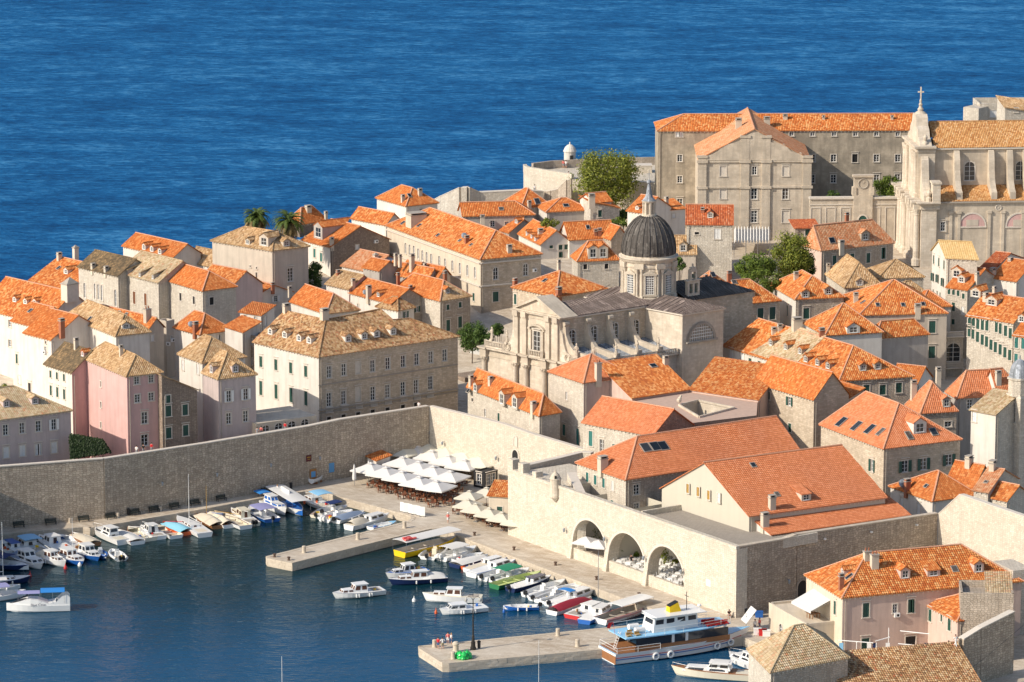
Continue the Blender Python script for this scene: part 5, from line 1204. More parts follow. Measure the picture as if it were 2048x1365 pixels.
for u in (U0 + .6,U1 - .6,U0 + 3.2,U1 - 3.2,.8,W - .8): column(u,-.38,G0,CZ - 1.6,.5)
for u in (3.2,W - 3.2):
	mb = MB(); cbox(mb,u - 1.0,u + 1.0,-.12,-.003,CZ - 9.5,CZ - 6.0); mb.build('niche',M_['trim'],cat_)
	mb = MB(); a,b,c = Q(u - 1.4,-.5,CZ - 5.6),Q(u + 1.4,-.5,CZ - 5.6),Q(u,-.5,CZ - 4.6); k = aF * .49
	mb.poly([a,b,c]); mb.poly([a,a + k,c + k,c]); mb.poly([b,c,c + k,b + k]); mb.poly([a,b,b + k,a + k]); mb.build('niche_pediment',M_['weathered'],cat_)
a,b,c = Q(UM - 2.2,-.7,CZ - 8.6),Q(UM + 2.2,-.7,CZ - 8.6),Q(UM,-.7,CZ - 7.2); k = aF * .69
mb = MB(); mb.poly([a,b,c]); mb.poly([a,a + k,c + k,c]); mb.poly([b,c,c + k,b + k]); mb.poly([a,b,b + k,a + k]); mb.build('door_pediment',M_['weathered'],cat_)
mb = MB(); cbox(mb,U0,U1,0.1,1.6,CZ,ZU - 1.0); mb.build('upper_facade',M_['churchstone'],cat_)
mb = MB()
for z0,z1,p in ((ZU - 1.0,ZU - .8,.12),(ZU - .8,ZU - .35,.02),(ZU - .35,ZU - .15,.35),(ZU - .15,ZU,.6)): cbox(mb,U0 - p,U1 + p,.1 - p,1.6,z0,z1)
for u in (U0 + .6,U1 - .6,U0 + 2.6,U1 - 2.6): cbox(mb,u - .45,u + .45,-.3,.1,CZ,ZU - 1.0); cbox(mb,u - .6,u + .6,-.62,.1,ZU - 1.0,ZU - .02)
mb.build('pilasters',M_['weathered'],cat_)
RZ = ZU + 3.0; e = .7
for t0,t1,nm,mt,ins,zo in ((-.2,3.4,'pediment_roof','weathered',0,0),):
	mb = MB(); A,B_,C_ = (U0 - e,ZU + .02),(U1 + e,ZU + .02),(UM,RZ)
	f = [Q(u,t0,z) for u,z in (A,B_,C_)]; g = [Q(u,t1,z) for u,z in (A,B_,C_)]; fi = [Q(u,t0,z) for u,z in ((A[0] + 1.0,A[1] + .25),(B_[0] - 1.0,B_[1] + .25),(UM,RZ - .55))]; fd = [p + aF * .5 for p in fi]
	for i in range(3):
		j = (i + 1) % 3; mb.poly([f[i],f[j],fi[j],fi[i]]); mb.poly([fi[i],fi[j],fd[j],fd[i]])
	mb.poly(fd); mb.poly([f[0],f[2],g[2],g[0]]); mb.poly([f[1],g[1],g[2],f[2]]); mb.poly(g); mb.poly([f[0],g[0],g[1],f[1]])
	mb.build(nm,M_[mt],cat_)
P0 = Q(UM,.1,CZ + .9); put_window(cat_,P0 + nF * .19,nF,'w',1.7,3.6)
mb = MB()
for s in (-1,1): cbox(mb,UM + s * 1.45 - .22,UM + s * 1.45 + .22,-.25,.1,CZ + .4,CZ + 4.6)
for i in range(8):
	a,b = math.pi * (.15 + .7 * i / 8),math.pi * (.15 + .7 * (i + 1) / 8)
	p = [(UM - 2.2 * math.cos(a),CZ + 3.9 + 1.5 * math.sin(a)),(UM - 2.2 * math.cos(b),CZ + 3.9 + 1.5 * math.sin(b))]
	for (t_,k) in ((-.4,0),): mb.poly([Q(p[0][0],-.4,p[0][1]),Q(p[1][0],-.4,p[1][1]),Q(p[1][0],-.4,p[1][1] + .35),Q(p[0][0],-.4,p[0][1] + .35)]); mb.poly([Q(p[0][0],-.4,p[0][1] + .35),Q(p[1][0],-.4,p[1][1] + .35),Q(p[1][0],.1,p[1][1] + .35),Q(p[0][0],.1,p[0][1] + .35)])
mb.build('window_hood',M_['weathered'],cat_)
def balus(u0,u1,t,z,nm='balustrade',along='u',par=None,h=1.1):
	mb = MB(); f = (lambda s,z_: Q(s,t,z_)) if along == 'u' else (lambda s,z_: Q(t,s,z_))
	mb.bar(f(u0,z + .1),f(u1,z + .1),.35,.2); mb.bar(f(u0,z + h),f(u1,z + h),.35,.16)
	n = max(2,int(abs(u1 - u0) / .38))
	for i in range(n): mb.lathe([(.07,.2),(.13,.45),(.07,.8),(.09,h - .08)],6,f(u0 + (u1 - u0) * (i + .5) / n,z))
	for s in (u0,u1): p = f(s,z); mb.box(p.x - .25,p.y - .25,p.z,p.x + .25,p.y + .25,p.z + h + .12)
	return mb.build(nm,M_['churchstone'],cat_)
balus(UM - 1.5,UM + 1.5,-.35,CZ,'balcony')
balus(.6,U0 - 3.0,.1,CZ); balus(U1 + 3.0,W - .6,.1,CZ)
for s,uu in ((1,U0),(-1,U1)):
	mb = MB(); pts = [(0,0),(2.6,0),(2.6,.8),(2.0,1.1),(1.3,1.9),(.8,3.2),(.5,4.8),(0,5.4)]
	A = [Q(uu - s * x,.15,CZ + z) for x,z in pts]; Bk = [p + aF * .9 for p in A]
	mb.poly(A if s < 0 else A[::-1]); mb.poly(Bk)
	for i in range(len(A)): j = (i + 1) % len(A); mb.poly([A[i],A[j],Bk[j],Bk[i]])
	c = Q(uu - s * 1.9,.05,CZ + .75)
	for r in (.75,.45): mb.tube([c + (bF * math.cos(a) + Z * math.sin(a)) * r for a in [k * math.pi / 6 for k in range(13)]],.1,5)
	mb.build('volute',M_['churchstone'],cat_)
def statue_mesh(v):
	mb = MB(); r = random.Random(v); lean = r.uniform(-.06,.06)
	mb.box(-.32,-.32,0,.32,.32,.35); prof = [(.3,.35),(.33,.6),(.27,1.0),(.22,1.3),(.27,1.55),(.31,1.8),(.26,1.98),(.1,2.05),(.09,2.12),(.15,2.2),(.17,2.33),(.12,2.46),(0,2.52)]
	mb.lathe([(p,z) for p,z in prof],10,(0,0,0),0,None,0,1.0,.72)
	for s in (-1,1):
		k = r.choice((0,1)); mb.tube([(s * .28,0,1.86),(s * .42,-.05,1.55 + .1 * k),(s * (.2 + .25 * k),-.3 + .1 * k,1.45 + .7 * k)],.09,6)
	for i in range(5): a = r.uniform(0,6.28); mb.tube([(math.cos(a) * .27,math.sin(a) * .2,.4),(math.cos(a) * .25,math.sin(a) * .18,1.3)],.05,4)
	if v % 2: mb.tube([(.46,-.2,.35),(.44,-.2,2.5)],.035,5)
	return mb.mesh('statue',M_['churchstone'])
SM = [statue_mesh(v) for v in range(4)]
def statue(px_,z,t=None,u=None,label='',k=0):
	h = hitplane(px_,FR + aF * (t if t is not None else 0),nF) if u is None else hitplane(px_,FR + bF * u,nN)
	o = link('statue',SM[k % 4],None,(h.x,h.y,z),random.uniform(-.4,.4) + math.atan2(nF.y,nF.x) + math.pi / 2)
	return tag(o,label,'statue')
statue((135,640),CZ + 1.2,.1,None,'stone statue with raised arms on the outer left corner of the cathedral balustrade',1)
statue((307,650),CZ + 1.2,.1,None,'stone statue of a standing saint by the left scroll of the cathedral front',0)
statue((1098,830),CZ + 1.2,.1,None,'stone statue of a robed saint by the right scroll of the cathedral front',2)
statue((1293,880),CZ + 1.2,.1,None,'stone statue at the right end of the cathedral front balustrade',3)
T1 = nu((1885,335),U0)[0]; print('T1',T1)
mb = MB()
wallface(mb,Q(U0,1.6,0) - Vector((0,0,Q(U0,1.6,0).z)),Q(U0,T1 + .5,0) - Vector((0,0,Q(U0,T1,0).z)),CZ - ro.z,ZU - ro.z,[],nN)
wallface(mb,Q(U1,1.6,0) - Vector((0,0,Q(U1,1.6,0).z)),Q(U1,T1 + .5,0) - Vector((0,0,Q(U1,T1,0).z)),CZ - ro.z,ZU - ro.z,[],-nN)
mb.build('nave_wall',M_['stonewarm'],cat_)
mb = MB(); NR = ZU + 1.5
for s,uu in ((0,U0 - .35),(1,U1 + .35)): corr_ = [Q(uu,1.6,ZU + .05),Q(uu,T1 + 6,ZU + .05),Q(UM,T1 + 6,NR),Q(UM,1.6,NR)]; mb.poly(corr_ if s else corr_[::-1]); mb.poly([p - Z * .15 for p in corr_])
mb.poly([Q(U0 - .35,1.6,ZU + .05),Q(U0 - .35,T1 + 6,ZU + .05),Q(U0 - .35,T1 + 6,ZU - .1),Q(U0 - .35,1.6,ZU - .1)])
for i in range(int((T1 + 3) / .62)):
	t_ = 2.2 + i * .62; mb.bar(Q(U0 - .35,t_,ZU + .09),Q(UM,t_,NR + .04),.07,.08)
mb.build('nave_roof',M_['leadbrown'],cat_)
mb = MB(); cbox(mb,U0 - .3,U0 + .01,1.6,T1,ZU - .35,ZU - .02); mb.build('nave_cornice',M_['trim'],cat_)
for x,y in ((1040,660),(1287,615),(1527,580),(1765,545)):
	t_,z_ = nu((x,y),U0); put_window(cat_,Q(U0 + .0,t_,z_ - 1.4) + nN * .19,nN,'A',1.5,2.8)
mb = MB(); cbox(mb,.6,U0,2.0,T1,G0,CZ + .3); mb.build('aisle_wall',M_['churchstone'],cat_)
mb = MB(); q4 = [Q(.3,1.9,CZ + .35),Q(.3,T1,CZ + .35),Q(U0,T1,CZ + 1.9),Q(U0,1.9,CZ + 1.9)]; mb.poly(q4[::-1]); mb.poly([Q(.3,1.9,CZ + .35),Q(.3,T1,CZ + .35),Q(.3,T1,CZ + .1),Q(.3,1.9,CZ + .1)])
for i in range(int(T1 / .7)): mb.bar(Q(.3,2.2 + i * .7,CZ + .4),Q(U0,2.2 + i * .7,CZ + 1.95),.06,.08)
mb.build('aisle_roof',M_['leadgrey'],cat_)
mb = MB(); cbox(mb,.1,.62,2.0,T1 + .2,CZ + .0,CZ + .34); mb.build('aisle_cornice',M_['weathered'],cat_)
for x,y in ((955,520),(1205,500),(1455,470),(1695,430)):
	t_,z_ = nu((x,y),U0); mb = MB(); d = U0 - 1.0
	pts = [(0,ZU - .7),(0.7,ZU - .7),(.95,ZU - 1.1),(.75,ZU - 1.6),(.9,ZU - 3.0),(1.6,CZ + 3.2),(2.6,CZ + 2.2),(d - .7,CZ + 1.7),(d,CZ + 1.5),(d,CZ + .2),(0,CZ + .2)]
	A = [Q(U0 - x_,t_ - .35,z) for x_,z in pts]; Bk = [p + aF * .7 for p in A]; mb.poly(A); mb.poly(Bk[::-1])
	for i in range(len(A)): j = (i + 1) % len(A); mb.poly([A[i],Bk[i],Bk[j],A[j]])
	mb.tube([Q(U0 - .55,t_ - .5,ZU - 1.1),Q(U0 - .55,t_ + .5,ZU - 1.1)],.42,10); cbox(mb,1.0 - .6,1.0 + .5,t_ - .5,t_ + .5,CZ + 1.1,CZ + 1.75)
	mb.build('buttress',M_['weathered'],cat_)
balus(2.2,T1 - .6,.2,CZ,'aisle_balustrade','v')
for i,(x,y,nm) in enumerate(((1548,900,'first of the row along the cathedral aisle'),(1785,860,'second of the row along the cathedral aisle'),(2030,830,'last of the row along the cathedral aisle'))):
	statue((x,y),CZ + 1.2,None,.2,'stone statue of a saint, ' + nm,i)
crop(0,0,1)
def ut(P):
	q = P - FR; det = bF.x * aF.y - bF.y * aF.x; return (q.x * aF.y - q.y * aF.x) / det,(bF.x * q.y - bF.y * q.x) / det
tt0 = T1; hT = hitplane((1365,631.5),FR + aF * T1,nF); tu0 = (hT - FR - aF * T1).dot(bF); TZ = hT.z
hR = hitplane((1447,619.5),FR + bF * tu0,nN); tt1 = (hR - FR - bF * tu0).dot(aF); print('transept',tu0,tt0,tt1,TZ)
mb = MB(); tu0 = min(tu0,U0 - 2.0)
cbox(mb,tu0,U1 + 3.5,tt0,tt1,G0,TZ); mb.build('transept_wall',M_['churchstone'],cat_)
mb = MB(); cbox(mb,tu0 - .3,U1 + 3.8,tt0 - .3,tt1 + .3,TZ,TZ + .3); mb.build('transept_cornice',M_['trim'],cat_)
mb = MB(); tm = (tt0 + tt1) / 2; zr = TZ + 1.9; e = .45; zz = TZ + .32
A,B_,C_,D_ = Q(tu0 - e,tt0 - e,zz),Q(tu0 - e,tt1 + e,zz),Q(U1 + 3.9,tt1 + e,zz),Q(U1 + 3.9,tt0 - e,zz); E1,E2 = Q(tu0 + 4.2,tm,zr),Q(U1 + 1,tm,zr)
for f in ([A,B_,E1],[D_,A,E1,E2],[B_,C_,E2,E1],[C_,D_,E2]): mb.poly(f)
for i in range(1,22):
	s = i / 22; p = A.lerp(B_,s); mb.bar(p + Z * .05,p.lerp(E1,.96) + Z * .05,.07,.08) if False else None
def seams(mb,a,b,c,d,n):
	for i in range(1,n): s = i / n; mb.bar(a.lerp(b,s) + Z * .05,d.lerp(c,s) + Z * .05,.07,.08)
n_s = 18
for i in range(1,n_s):
	s = i / n_s; k = 1 - abs(2 * s - 1); p = A.lerp(B_,s); q = A.lerp(B_,s); apex = E1 - (A + B_) / 2; mb.bar(p + Z * .05,p + apex * k + Z * .05,.07,.08)
for i in range(1,20):
	s = i / 20; p = A.lerp(D_,s); up = Q(tu0 - e,tm,zr) - Q(tu0 - e,tt0 - e,zz); L1 = (E1 - Q(tu0 - e,tm,zr)).length; Lp = (p - A).length; k = min(1,Lp / L1); mb.bar(p + Z * .05,p + up * k + Z * .05,.07,.08)
mb.build('transept_roof',M_['leadbrown'],cat_)
wc = hitplane((1402,680),FR + bF * tu0,nN); wt = (wc - FR - bF * tu0).dot(aF); r = 2.75; wz = wc.z
mb = MB(); K = 14
for i in range(K):
	a,b = math.pi * i / K,math.pi * (i + 1) / K
	for (r0,r1,o) in ((r,r + .3,-.25),(r + .3,r + .55,-.12)):
		mb.poly([Q(tu0 + o,wt - r0 * math.cos(a),wz + r0 * math.sin(a)),Q(tu0 + o,wt - r0 * math.cos(b),wz + r0 * math.sin(b)),Q(tu0 + o,wt - r1 * math.cos(b),wz + r1 * math.sin(b)),Q(tu0 + o,wt - r1 * math.cos(a),wz + r1 * math.sin(a))])
	mb.poly([Q(tu0 - .25,wt - r * math.cos(a),wz + r * math.sin(a)),Q(tu0,wt - r * math.cos(a),wz + r * math.sin(a)),Q(tu0,wt - r * math.cos(b),wz + r * math.sin(b)),Q(tu0 - .25,wt - r * math.cos(b),wz + r * math.sin(b))])
mb.bar(Q(tu0 - .2,wt - r - .7,wz - .15),Q(tu0 - .2,wt + r + .7,wz - .15),.5,.3)
tw = mb.build('thermal_window',M_['trimdark'],cat_)
mb = MB(); mb.poly([Q(tu0 - .02,wt - r * math.cos(math.pi * i / K),wz + r * math.sin(math.pi * i / K)) for i in range(K + 1)]); mb.build('pane',simple('dusty_glass',(.28,.25,.21),.3),tw)
mb = MB()
for i in range(-5,6):
	x = i * r / 5.6; hgt = math.sqrt(max(0,r * r - x * x)); mb.bar(Q(tu0 - .05,wt + x,wz),Q(tu0 - .05,wt + x,wz + hgt),.09 if i % 2 else .16,.06)
for i in range(1,5):
	z = i * r / 5; w_ = math.sqrt(r * r - z * z); mb.bar(Q(tu0 - .045,wt - w_,wz + z),Q(tu0 - .045,wt + w_,wz + z),.06,.09)
mb.build('sash',M_['whitep'],tw)
mb = MB(); cbox(mb,U0 - .2,U1 + .2,tt1,tt1 + 15,G0,ZU - .3); mb.build('choir_wall',M_['stonewarm'],cat_)
mb = MB(); A,B_,C_,D_ = Q(U0 - .6,tt1,ZU - .28),Q(U0 - .6,tt1 + 15.4,ZU - .28),Q(U1 + .6,tt1 + 15.4,ZU - .28),Q(U1 + .6,tt1,ZU - .28); E1,E2 = Q(UM,tt1,ZU + 2.2),Q(UM,tt1 + 10,ZU + 2.2)
for f in ([A,B_,E2,E1],[B_,C_,E2],[C_,D_,E1,E2]): mb.poly(f)
for i in range(1,24): p = A.lerp(B_,i / 24); mb.bar(p + Z * .04,p + (E1 - A) * min(1,(24 - i) / 8) + Z * .04,.06,.07)
mb.build('choir_roof',M_['leaddark'],cat_)
bp = hitplane((1395,596),FR + bF * (U0 - .2),nN); bt = (bp - FR - bF * (U0 - .2)).dot(aF); bt = max(bt,tt1 + 1.2)
mb = MB(); zb_ = ZU - .5
crop(960,340,4)
def bellwall(c,z0,ah,W_,H_,par,mat='churchstone',s=1.0):
	n = Vector((ah.y,-ah.x,0)); mb = MB()
	def bx(u0,u1,z0_,z1_,t=.35): mb.prism([((c + ah * u + n * k).x,(c + ah * u + n * k).y) for u,k in ((u0,t),(u1,t),(u1,-t),(u0,-t))],z0_,z1_)
	bx(-1.35 * s,1.35 * s,z0,z0 + .9 * s)
	for u in (-1.15,0,1.15): bx((u - .2) * s,(u + .2) * s,z0 + .9 * s,z0 + 2.6 * s)
	bx(-1.35 * s,1.35 * s,z0 + 2.6 * s,z0 + 3.1 * s); bx(-1.6 * s,1.6 * s,z0 + 3.1 * s,z0 + 3.3 * s,.5)
	for u in (-.6,.6): bx((u - .15) * s,(u + .15) * s,z0 + 3.3 * s,z0 + 4.7 * s)
	bx(-.75 * s,.75 * s,z0 + 4.7 * s,z0 + 5.1 * s); bx(-.5 * s,.5 * s,z0 + 5.1 * s,z0 + 5.5 * s); bx(-.12 * s,.12 * s,z0 + 5.5 * s,z0 + 6.1 * s,.12)
	o = mb.build('bell_gable',M_[mat],par); b = MB()
	for u,z in ((-.57,1.9),(.57,1.9),(0,4.2)): p = c + ah * u * s; b.lathe([(.34 * s,z0 + (z - .6) * s),(.25 * s,z0 + (z - .3) * s),(.2 * s,z0 + z * s),(.05,z0 + (z + .1) * s)],10,(p.x,p.y,0))
	b.build('bell',simple('bronze',(.10,.12,.09),.5,.6),o); return o
cc = Q(U0 + 1.0,max(bt,tt1 + 2.0),0); bellwall(Vector((cc.x,cc.y,0)),ZU - .2 - ro.z,aF,1,1,cat_)
crop(0,0,1)
lo_,hi_ = 10.0,40.0
for _ in range(40):
	md = (lo_ + hi_) / 2
	if proj(FR + bF * UM + aF * md)[0] < 1296: lo_ = md
	else: hi_ = md
dc = FR + bF * UM + aF * md; dz_ = hitplane((1296,590),dc,Vector((0,1,0))).z; print('dome t',md,tt0,tt1,'z',dz_); dq = dc - ro; dq.z = 0; D0 = dz_ - ro.z
dome = None
mb = MB(); mb.lathe([(5.3,D0 - 3.0),(5.3,D0 - .6),(5.1,D0 - .2),(5.0,D0),(5.0,D0 + .3),(4.62,D0 + .45),(4.55,D0 + 5.4),(4.7,D0 + 5.5),(4.7,D0 + 5.8),(4.62,D0 + 5.9),(4.62,D0 + 6.3),(4.9,D0 + 6.4),(5.1,D0 + 6.75),(5.25,D0 + 6.95),(5.25,D0 + 7.15),(4.75,D0 + 7.3),(4.75,D0 + 7.5)],40,dq); mb.build('drum',M_['churchstone'],cat_)
prof = [(4.72,7.5),(4.78,8.1),(4.72,8.9),(4.5,10.0),(4.1,11.2),(3.5,12.3),(2.75,13.2),(1.9,13.85),(1.15,14.15),(1.1,14.25)]
mb = MB(); mb.lathe([(r,D0 + z) for r,z in prof],48,dq)
for k in range(24):
	a = 2 * math.pi * k / 24; mb.tube([dq + Vector((math.cos(a) * (r + .03),math.sin(a) * (r + .03),D0 + z)) for r,z in prof[:-1]],.10,5)
mb.build('dome',M_['leaddark'],cat_)
fa = math.atan2(nF.y,nF.x)
for k in range(8):
	a = -math.pi / 2 + .02 + k * math.pi / 4; n = Vector((math.cos(a),math.sin(a),0)); s = Vector((-n.y,n.x,0)); c = dq + n * 4.6
	rz = math.atan2(n.y,n.x) - math.pi / 2
	mb = MB()
	for sx in (-1,1): mb.box(sx * .95 - .18,-.1,.9,sx * .95 + .18,.22,4.3)
	mb.box(-1.2,-.1,4.3,1.2,.3,4.5); mb.box(-1.2,-.1,.6,1.2,.3,.9)
	mb.poly([(-1.3,.32,4.5),(1.3,.32,4.5),(0,.32,5.15)][::-1]); mb.poly([(-1.3,.32,4.5),(0,.32,5.15),(0,-.1,5.15),(-1.3,-.1,4.5)]); mb.poly([(1.3,.32,4.5),(1.3,-.1,4.5),(0,-.1,5.15),(0,.32,5.15)])
	o = mb.build('drum_window',M_['churchstone'],cat_,c + Vector((0,0,D0))); o.rotation_euler[2] = rz
	mb = MB(); mb.poly([(-.72,.02,.95),(.72,.02,.95),(.72,.02,4.25),(-.72,.02,4.25)][::-1]); mb.build('pane',M_['glass'],o)
	mb = MB()
	for x in (-.72,-.36,-.04,.28,.64): mb.box(x,.03,.95,x + .08,.1,4.25)
	for i in range(9): z = .95 + i * 3.22 / 8; mb.box(-.72,.032,z,.72,.09,z + .08)
	mb.build('sash',M_['whitep'],o)
	a2 = a + math.pi / 8; n2 = Vector((math.cos(a2),math.sin(a2),0)); mb = MB()
	for da in (-.09,.09): nn = Vector((math.cos(a2 + da),math.sin(a2 + da),0)); mb.lathe([(.3,.5),(.24,.7),(.22,4.6),(.3,4.9),(.4,5.35)],8,dq + nn * 4.75 + Vector((0,0,D0)))
	c2 = dq + n2 * 4.9; M2 = Matrix.Translation(c2 + Vector((0,0,D0))) @ Matrix.Rotation(math.atan2(n2.y,n2.x) - math.pi / 2,4,'Z'); mb.box(-.85,-.3,5.4,.85,.2,6.35,0,M2); mb.box(-.7,-.3,0,.7,.2,.5,0,M2)
	mb.build('paired_columns',M_['churchstone'],cat_)
LZ = D0 + 14.1
mb = MB(); mb.lathe([(1.35,LZ - .1),(1.35,LZ + .3),(.75,LZ + .35),(.75,LZ + 2.3),(1.2,LZ + 2.4),(1.3,LZ + 2.65),(1.1,LZ + 2.7)],16,dq)
for k in range(8): a = k * math.pi / 4 + .2; mb.box(-.14,-.1,LZ + .3,.14,.35,LZ + 2.4,0,Matrix.Translation(Vector((dq.x + math.cos(a) * .8,dq.y + math.sin(a) * .8,0))) @ Matrix.Rotation(a - math.pi / 2,4,'Z'))
mb.build('lantern',M_['churchstone'],cat_)
mb = MB(); mb.lathe([(1.25,LZ + 2.7),(1.05,LZ + 2.9),(.7,LZ + 3.3),(.5,LZ + 3.9),(.4,LZ + 4.6),(.28,LZ + 5.2),(.2,LZ + 5.5),(.14,LZ + 5.6)],12,dq); mb.build('lantern_cap',M_['leadgrey'],cat_)
mb = MB(); mb.sphere(dq + Vector((0,0,LZ + 5.95)),.4,12,8); mb.tube([dq + Vector((0,0,LZ + 6.3)),dq + Vector((0,0,LZ + 8.0))],.05,5); mb.bar(dq + Vector((-.35,0,LZ + 7.4)),dq + Vector((.35,0,LZ + 7.4)),.08); mb.build('finial_cross',M_['leadgrey'],cat_)
crop(1300,170,2.738)
B('long college block with a striped orange roof and rows of square windows',(45,252),(1462,248),45,38.2,2.6,'a','h',0,'mottled','collegegrey',base=15,depth=11,
  wins=[('w',.9,.8,(775,270),(890,270),(1008,270),(1125,270),(1240,270),(1357,270)),('w',1.1,1.5,(889,402),(1005,402),(1240,402),(1357,402)),('d',1.1,1.7,(1122,402)),
		('w',1.1,1.7,(887,515),(1004,515),(1240,515),(1355,512)),('w',1.0,1.4,(163,402),(163,518)),('w',1.1,1.6,(163,645)),('v',1.4,1.0,(160,266))],chim=[(640,235,1.2,1.8),(740,188,.9,.6),(950,190,.5,.4),(1325,190,.5,.4)],name='college',cat='building')
hw_ = B('college wing with a scrolled baroque front gable and faded orange roofs',(268,412),(872,408),(240,292),35.2,6.2,'b',0,0,'peach','weathered',base=16,
  wins=[('w',.95,1.7,(572,470)),('w',1.2,2.2,(570,597),(741,597)),('w',1.2,2.4,(570,722)),('d',1.0,2.6,(568,838)),('p',1.3,2.0,(400,473),(743,473),(400,597)),('p',1.5,2.4,(400,722),(743,722))],chim=[(485,235,1.2,1.5)],name='college_wing',cat='building')
n = hw_.nr; ah = hw_.ah
outl = []
for x,y in ((268,414),(268,398),(300,398),(318,388),(345,378),(372,362),(398,338),(430,325),(460,318),(490,308),(505,295),(520,288),(535,275),(555,265),(575,261),(598,264),(620,275),(632,288),(650,300),(665,315),(700,322),(735,325),(755,345),(775,365),(805,375),(828,372),(842,395),(872,398),(872,412)):
	p = hitplane((x,y),hw_.F + n * .25,n); outl.append(hw_.q(p))
mb = MB(); mb.poly(outl); bk = [p - n * .5 for p in outl]; mb.poly(bk[::-1])
for i in range(len(outl)): j = (i + 1) % len(outl); mb.poly([outl[i],bk[i],bk[j],outl[j]])
mb.build('scrolled_gable',M_['weathered'],hw_.root)
for x,yt in ((283,400),(517,290),(632,290),(857,400)):
	mb = MB(); h0 = hitplane((x,700),hw_.F,n); zt = hitplane((x,yt),hw_.F,n).z; c = hw_.q(Vector((h0.x,h0.y,0))); w_ = .85
	for (o,ww,z0,z1) in ((.3,w_,16,zt),(.5,w_ + .25,34.6,35.2),(.5,w_ + .25,29.4,29.9),(.45,w_ + .2,zt,zt + .5)):
		a0,b0 = c - ah * ww / 1,c + ah * ww; mb.prism([(v.x,v.y) for v in (a0 - n * .05,b0 - n * .05,b0 + n * o,a0 + n * o)],z0 - hw_.ro.z,z1 - hw_.ro.z)
	mb.build('pilaster',M_['weathered'],hw_.root)
for z0 in (34.7,29.5):
	mb = MB(); a0,b0 = hw_.q(hw_.F),hw_.q(hw_.R); mb.prism([(v.x,v.y) for v in (a0 + n * .004,b0 + n * .004,b0 + n * .28,a0 + n * .28)],z0 - hw_.ro.z,z0 - hw_.ro.z + .35); mb.build('string_course',M_['weathered'],hw_.root)
Fw,Rw = at(875,616,28.6),at(1432,612,28.6); dw_ = (Rw - Fw).normalized(); nw = Vector((dw_.y,-dw_.x,0)); Lw = (Rw - Fw).length
gw = thing('gate_wall','weathered court wall with a clock gable over an arched gate','wall',(Fw.x,Fw.y,19)); ro = Vector(gw.location)
def G(u,k,z): return Fw + dw_ * u + nw * k + Vector((0,0,z - 28.6)) - ro
def gbox(mb,u0,u1,k0,k1,z0,z1): mb.prism([(v.x,v.y) for v in (G(u0,k0,0),G(u1,k0,0),G(u1,k1,0),G(u0,k1,0))],z0 - ro.z,z1 - ro.z)
mb = MB(); gbox(mb,0,Lw,0,-1.0,17,28.2); mb.build('wall_face',M_['weathered'],gw)
mb = MB(); gbox(mb,-.1,Lw + .1,.3,-1.1,28.2,28.6); gbox(mb,0,Lw,.12,-.9,27.0,27.2)
for i in range(7): u = 1.2 + i * (Lw - 2.4) / 6; gbox(mb,u - 1.0,u - .85,.1,0.002,19,26.4); gbox(mb,u + .85,u + 1.0,.1,0.002,19,26.4); gbox(mb,u - 1.0,u + 1.0,.1,.002,26.4,26.6)
mb.build('coping',M_['trim'],gw)
ug = (hitplane((1165,640),Fw,nw) - Fw).dot(dw_)
mb = MB(); gbox(mb,ug - 1.9,ug + 1.9,.5,-1.2,17,29.0); gbox(mb,ug - 1.8,ug + 1.8,.3,-.9,29.0,32.6); gbox(mb,ug - 2.1,ug + 2.1,.6,-1.0,32.6,33.0)
for s in (-1,1): gbox(mb,ug + s * 1.75 - .4,ug + s * 1.75 + .4,.5,-.9,29.0,30.6)
mb.build('clock_gable',M_['weathered'],gw)
mb = MB(); c = G(ug,.34,31.3); mb.tube([c + (dw_ * math.cos(a) + Z * math.sin(a)) * .95 for a in [k * math.pi / 12 for k in range(25)]],.13,5); mb.bar(c,c + dw_ * .3 + Z * .45,.07); mb.bar(c,c - dw_ * .35 + Z * .3,.07); mb.build('clock',M_['trimdark'],gw)
arch_gate(gw,Vector((G(ug,.5,0).x + ro.x,G(ug,.5,0).y + ro.y,21.2)),nw,1.7,3.6,'gate','trim','greensh')
C0 = at(1567,640,31.0); az = R_(4.5); aJ = Vector((math.cos(az),math.sin(az),0)); bJ = Vector((-math.sin(az),math.cos(az),0))
ch = thing('baroque_church','tall baroque church with curved buttresses, columned front and a cross on its gable','church',(C0.x,C0.y,19)); ro = Vector(ch.location)
def J(u,v,z): return C0 + aJ * u + bJ * v + Vector((0,0,z - 31)) - ro
def jbox(mb,u0,u1,v0,v1,z0,z1,m=0): mb.prism([(q.x,q.y) for q in (J(u0,v0,0),J(u1,v0,0),J(u1,v1,0),J(u0,v1,0))],z0 - ro.z,z1 - ro.z,m)
def ju(px_,v=0.0): h = hitplane(px_,C0 + bJ * v,bJ); return (h - C0).dot(aJ),h.z
LJ = 34.0
mb = MB(); jbox(mb,0,LJ,0,5,12,30.7); mb.build('aisle_wall',M_['weathered'],ch)
mb = MB(); jbox(mb,-.2,LJ,-.45,.02,30.7,31.0); mb.build('aisle_cornice',M_['trimdark'],ch)
mb = MB(); corr(mb,[J(0,-.3,31.02),J(LJ,-.3,31.02),J(LJ,5.2,33.4),J(0,5.2,33.4)],.06); mb.build('aisle_roof',M_['ochre'],ch)
mb = MB(); wallface(mb,J(0,5,0) - Z * J(0,5,0).z,J(LJ,5,0) - Z * J(LJ,5,0).z,30 - ro.z,40.6 - ro.z,[(ju((x,485),5)[0] - 1.05,ju((x,485),5)[0] + 1.05,34.2 - ro.z,37.9 - ro.z) for x in (1750,2030)],-bJ)
jbox(mb,0,LJ,17,17.4,20,40.6); mb.build('nave_wall',M_['weathered'],ch)
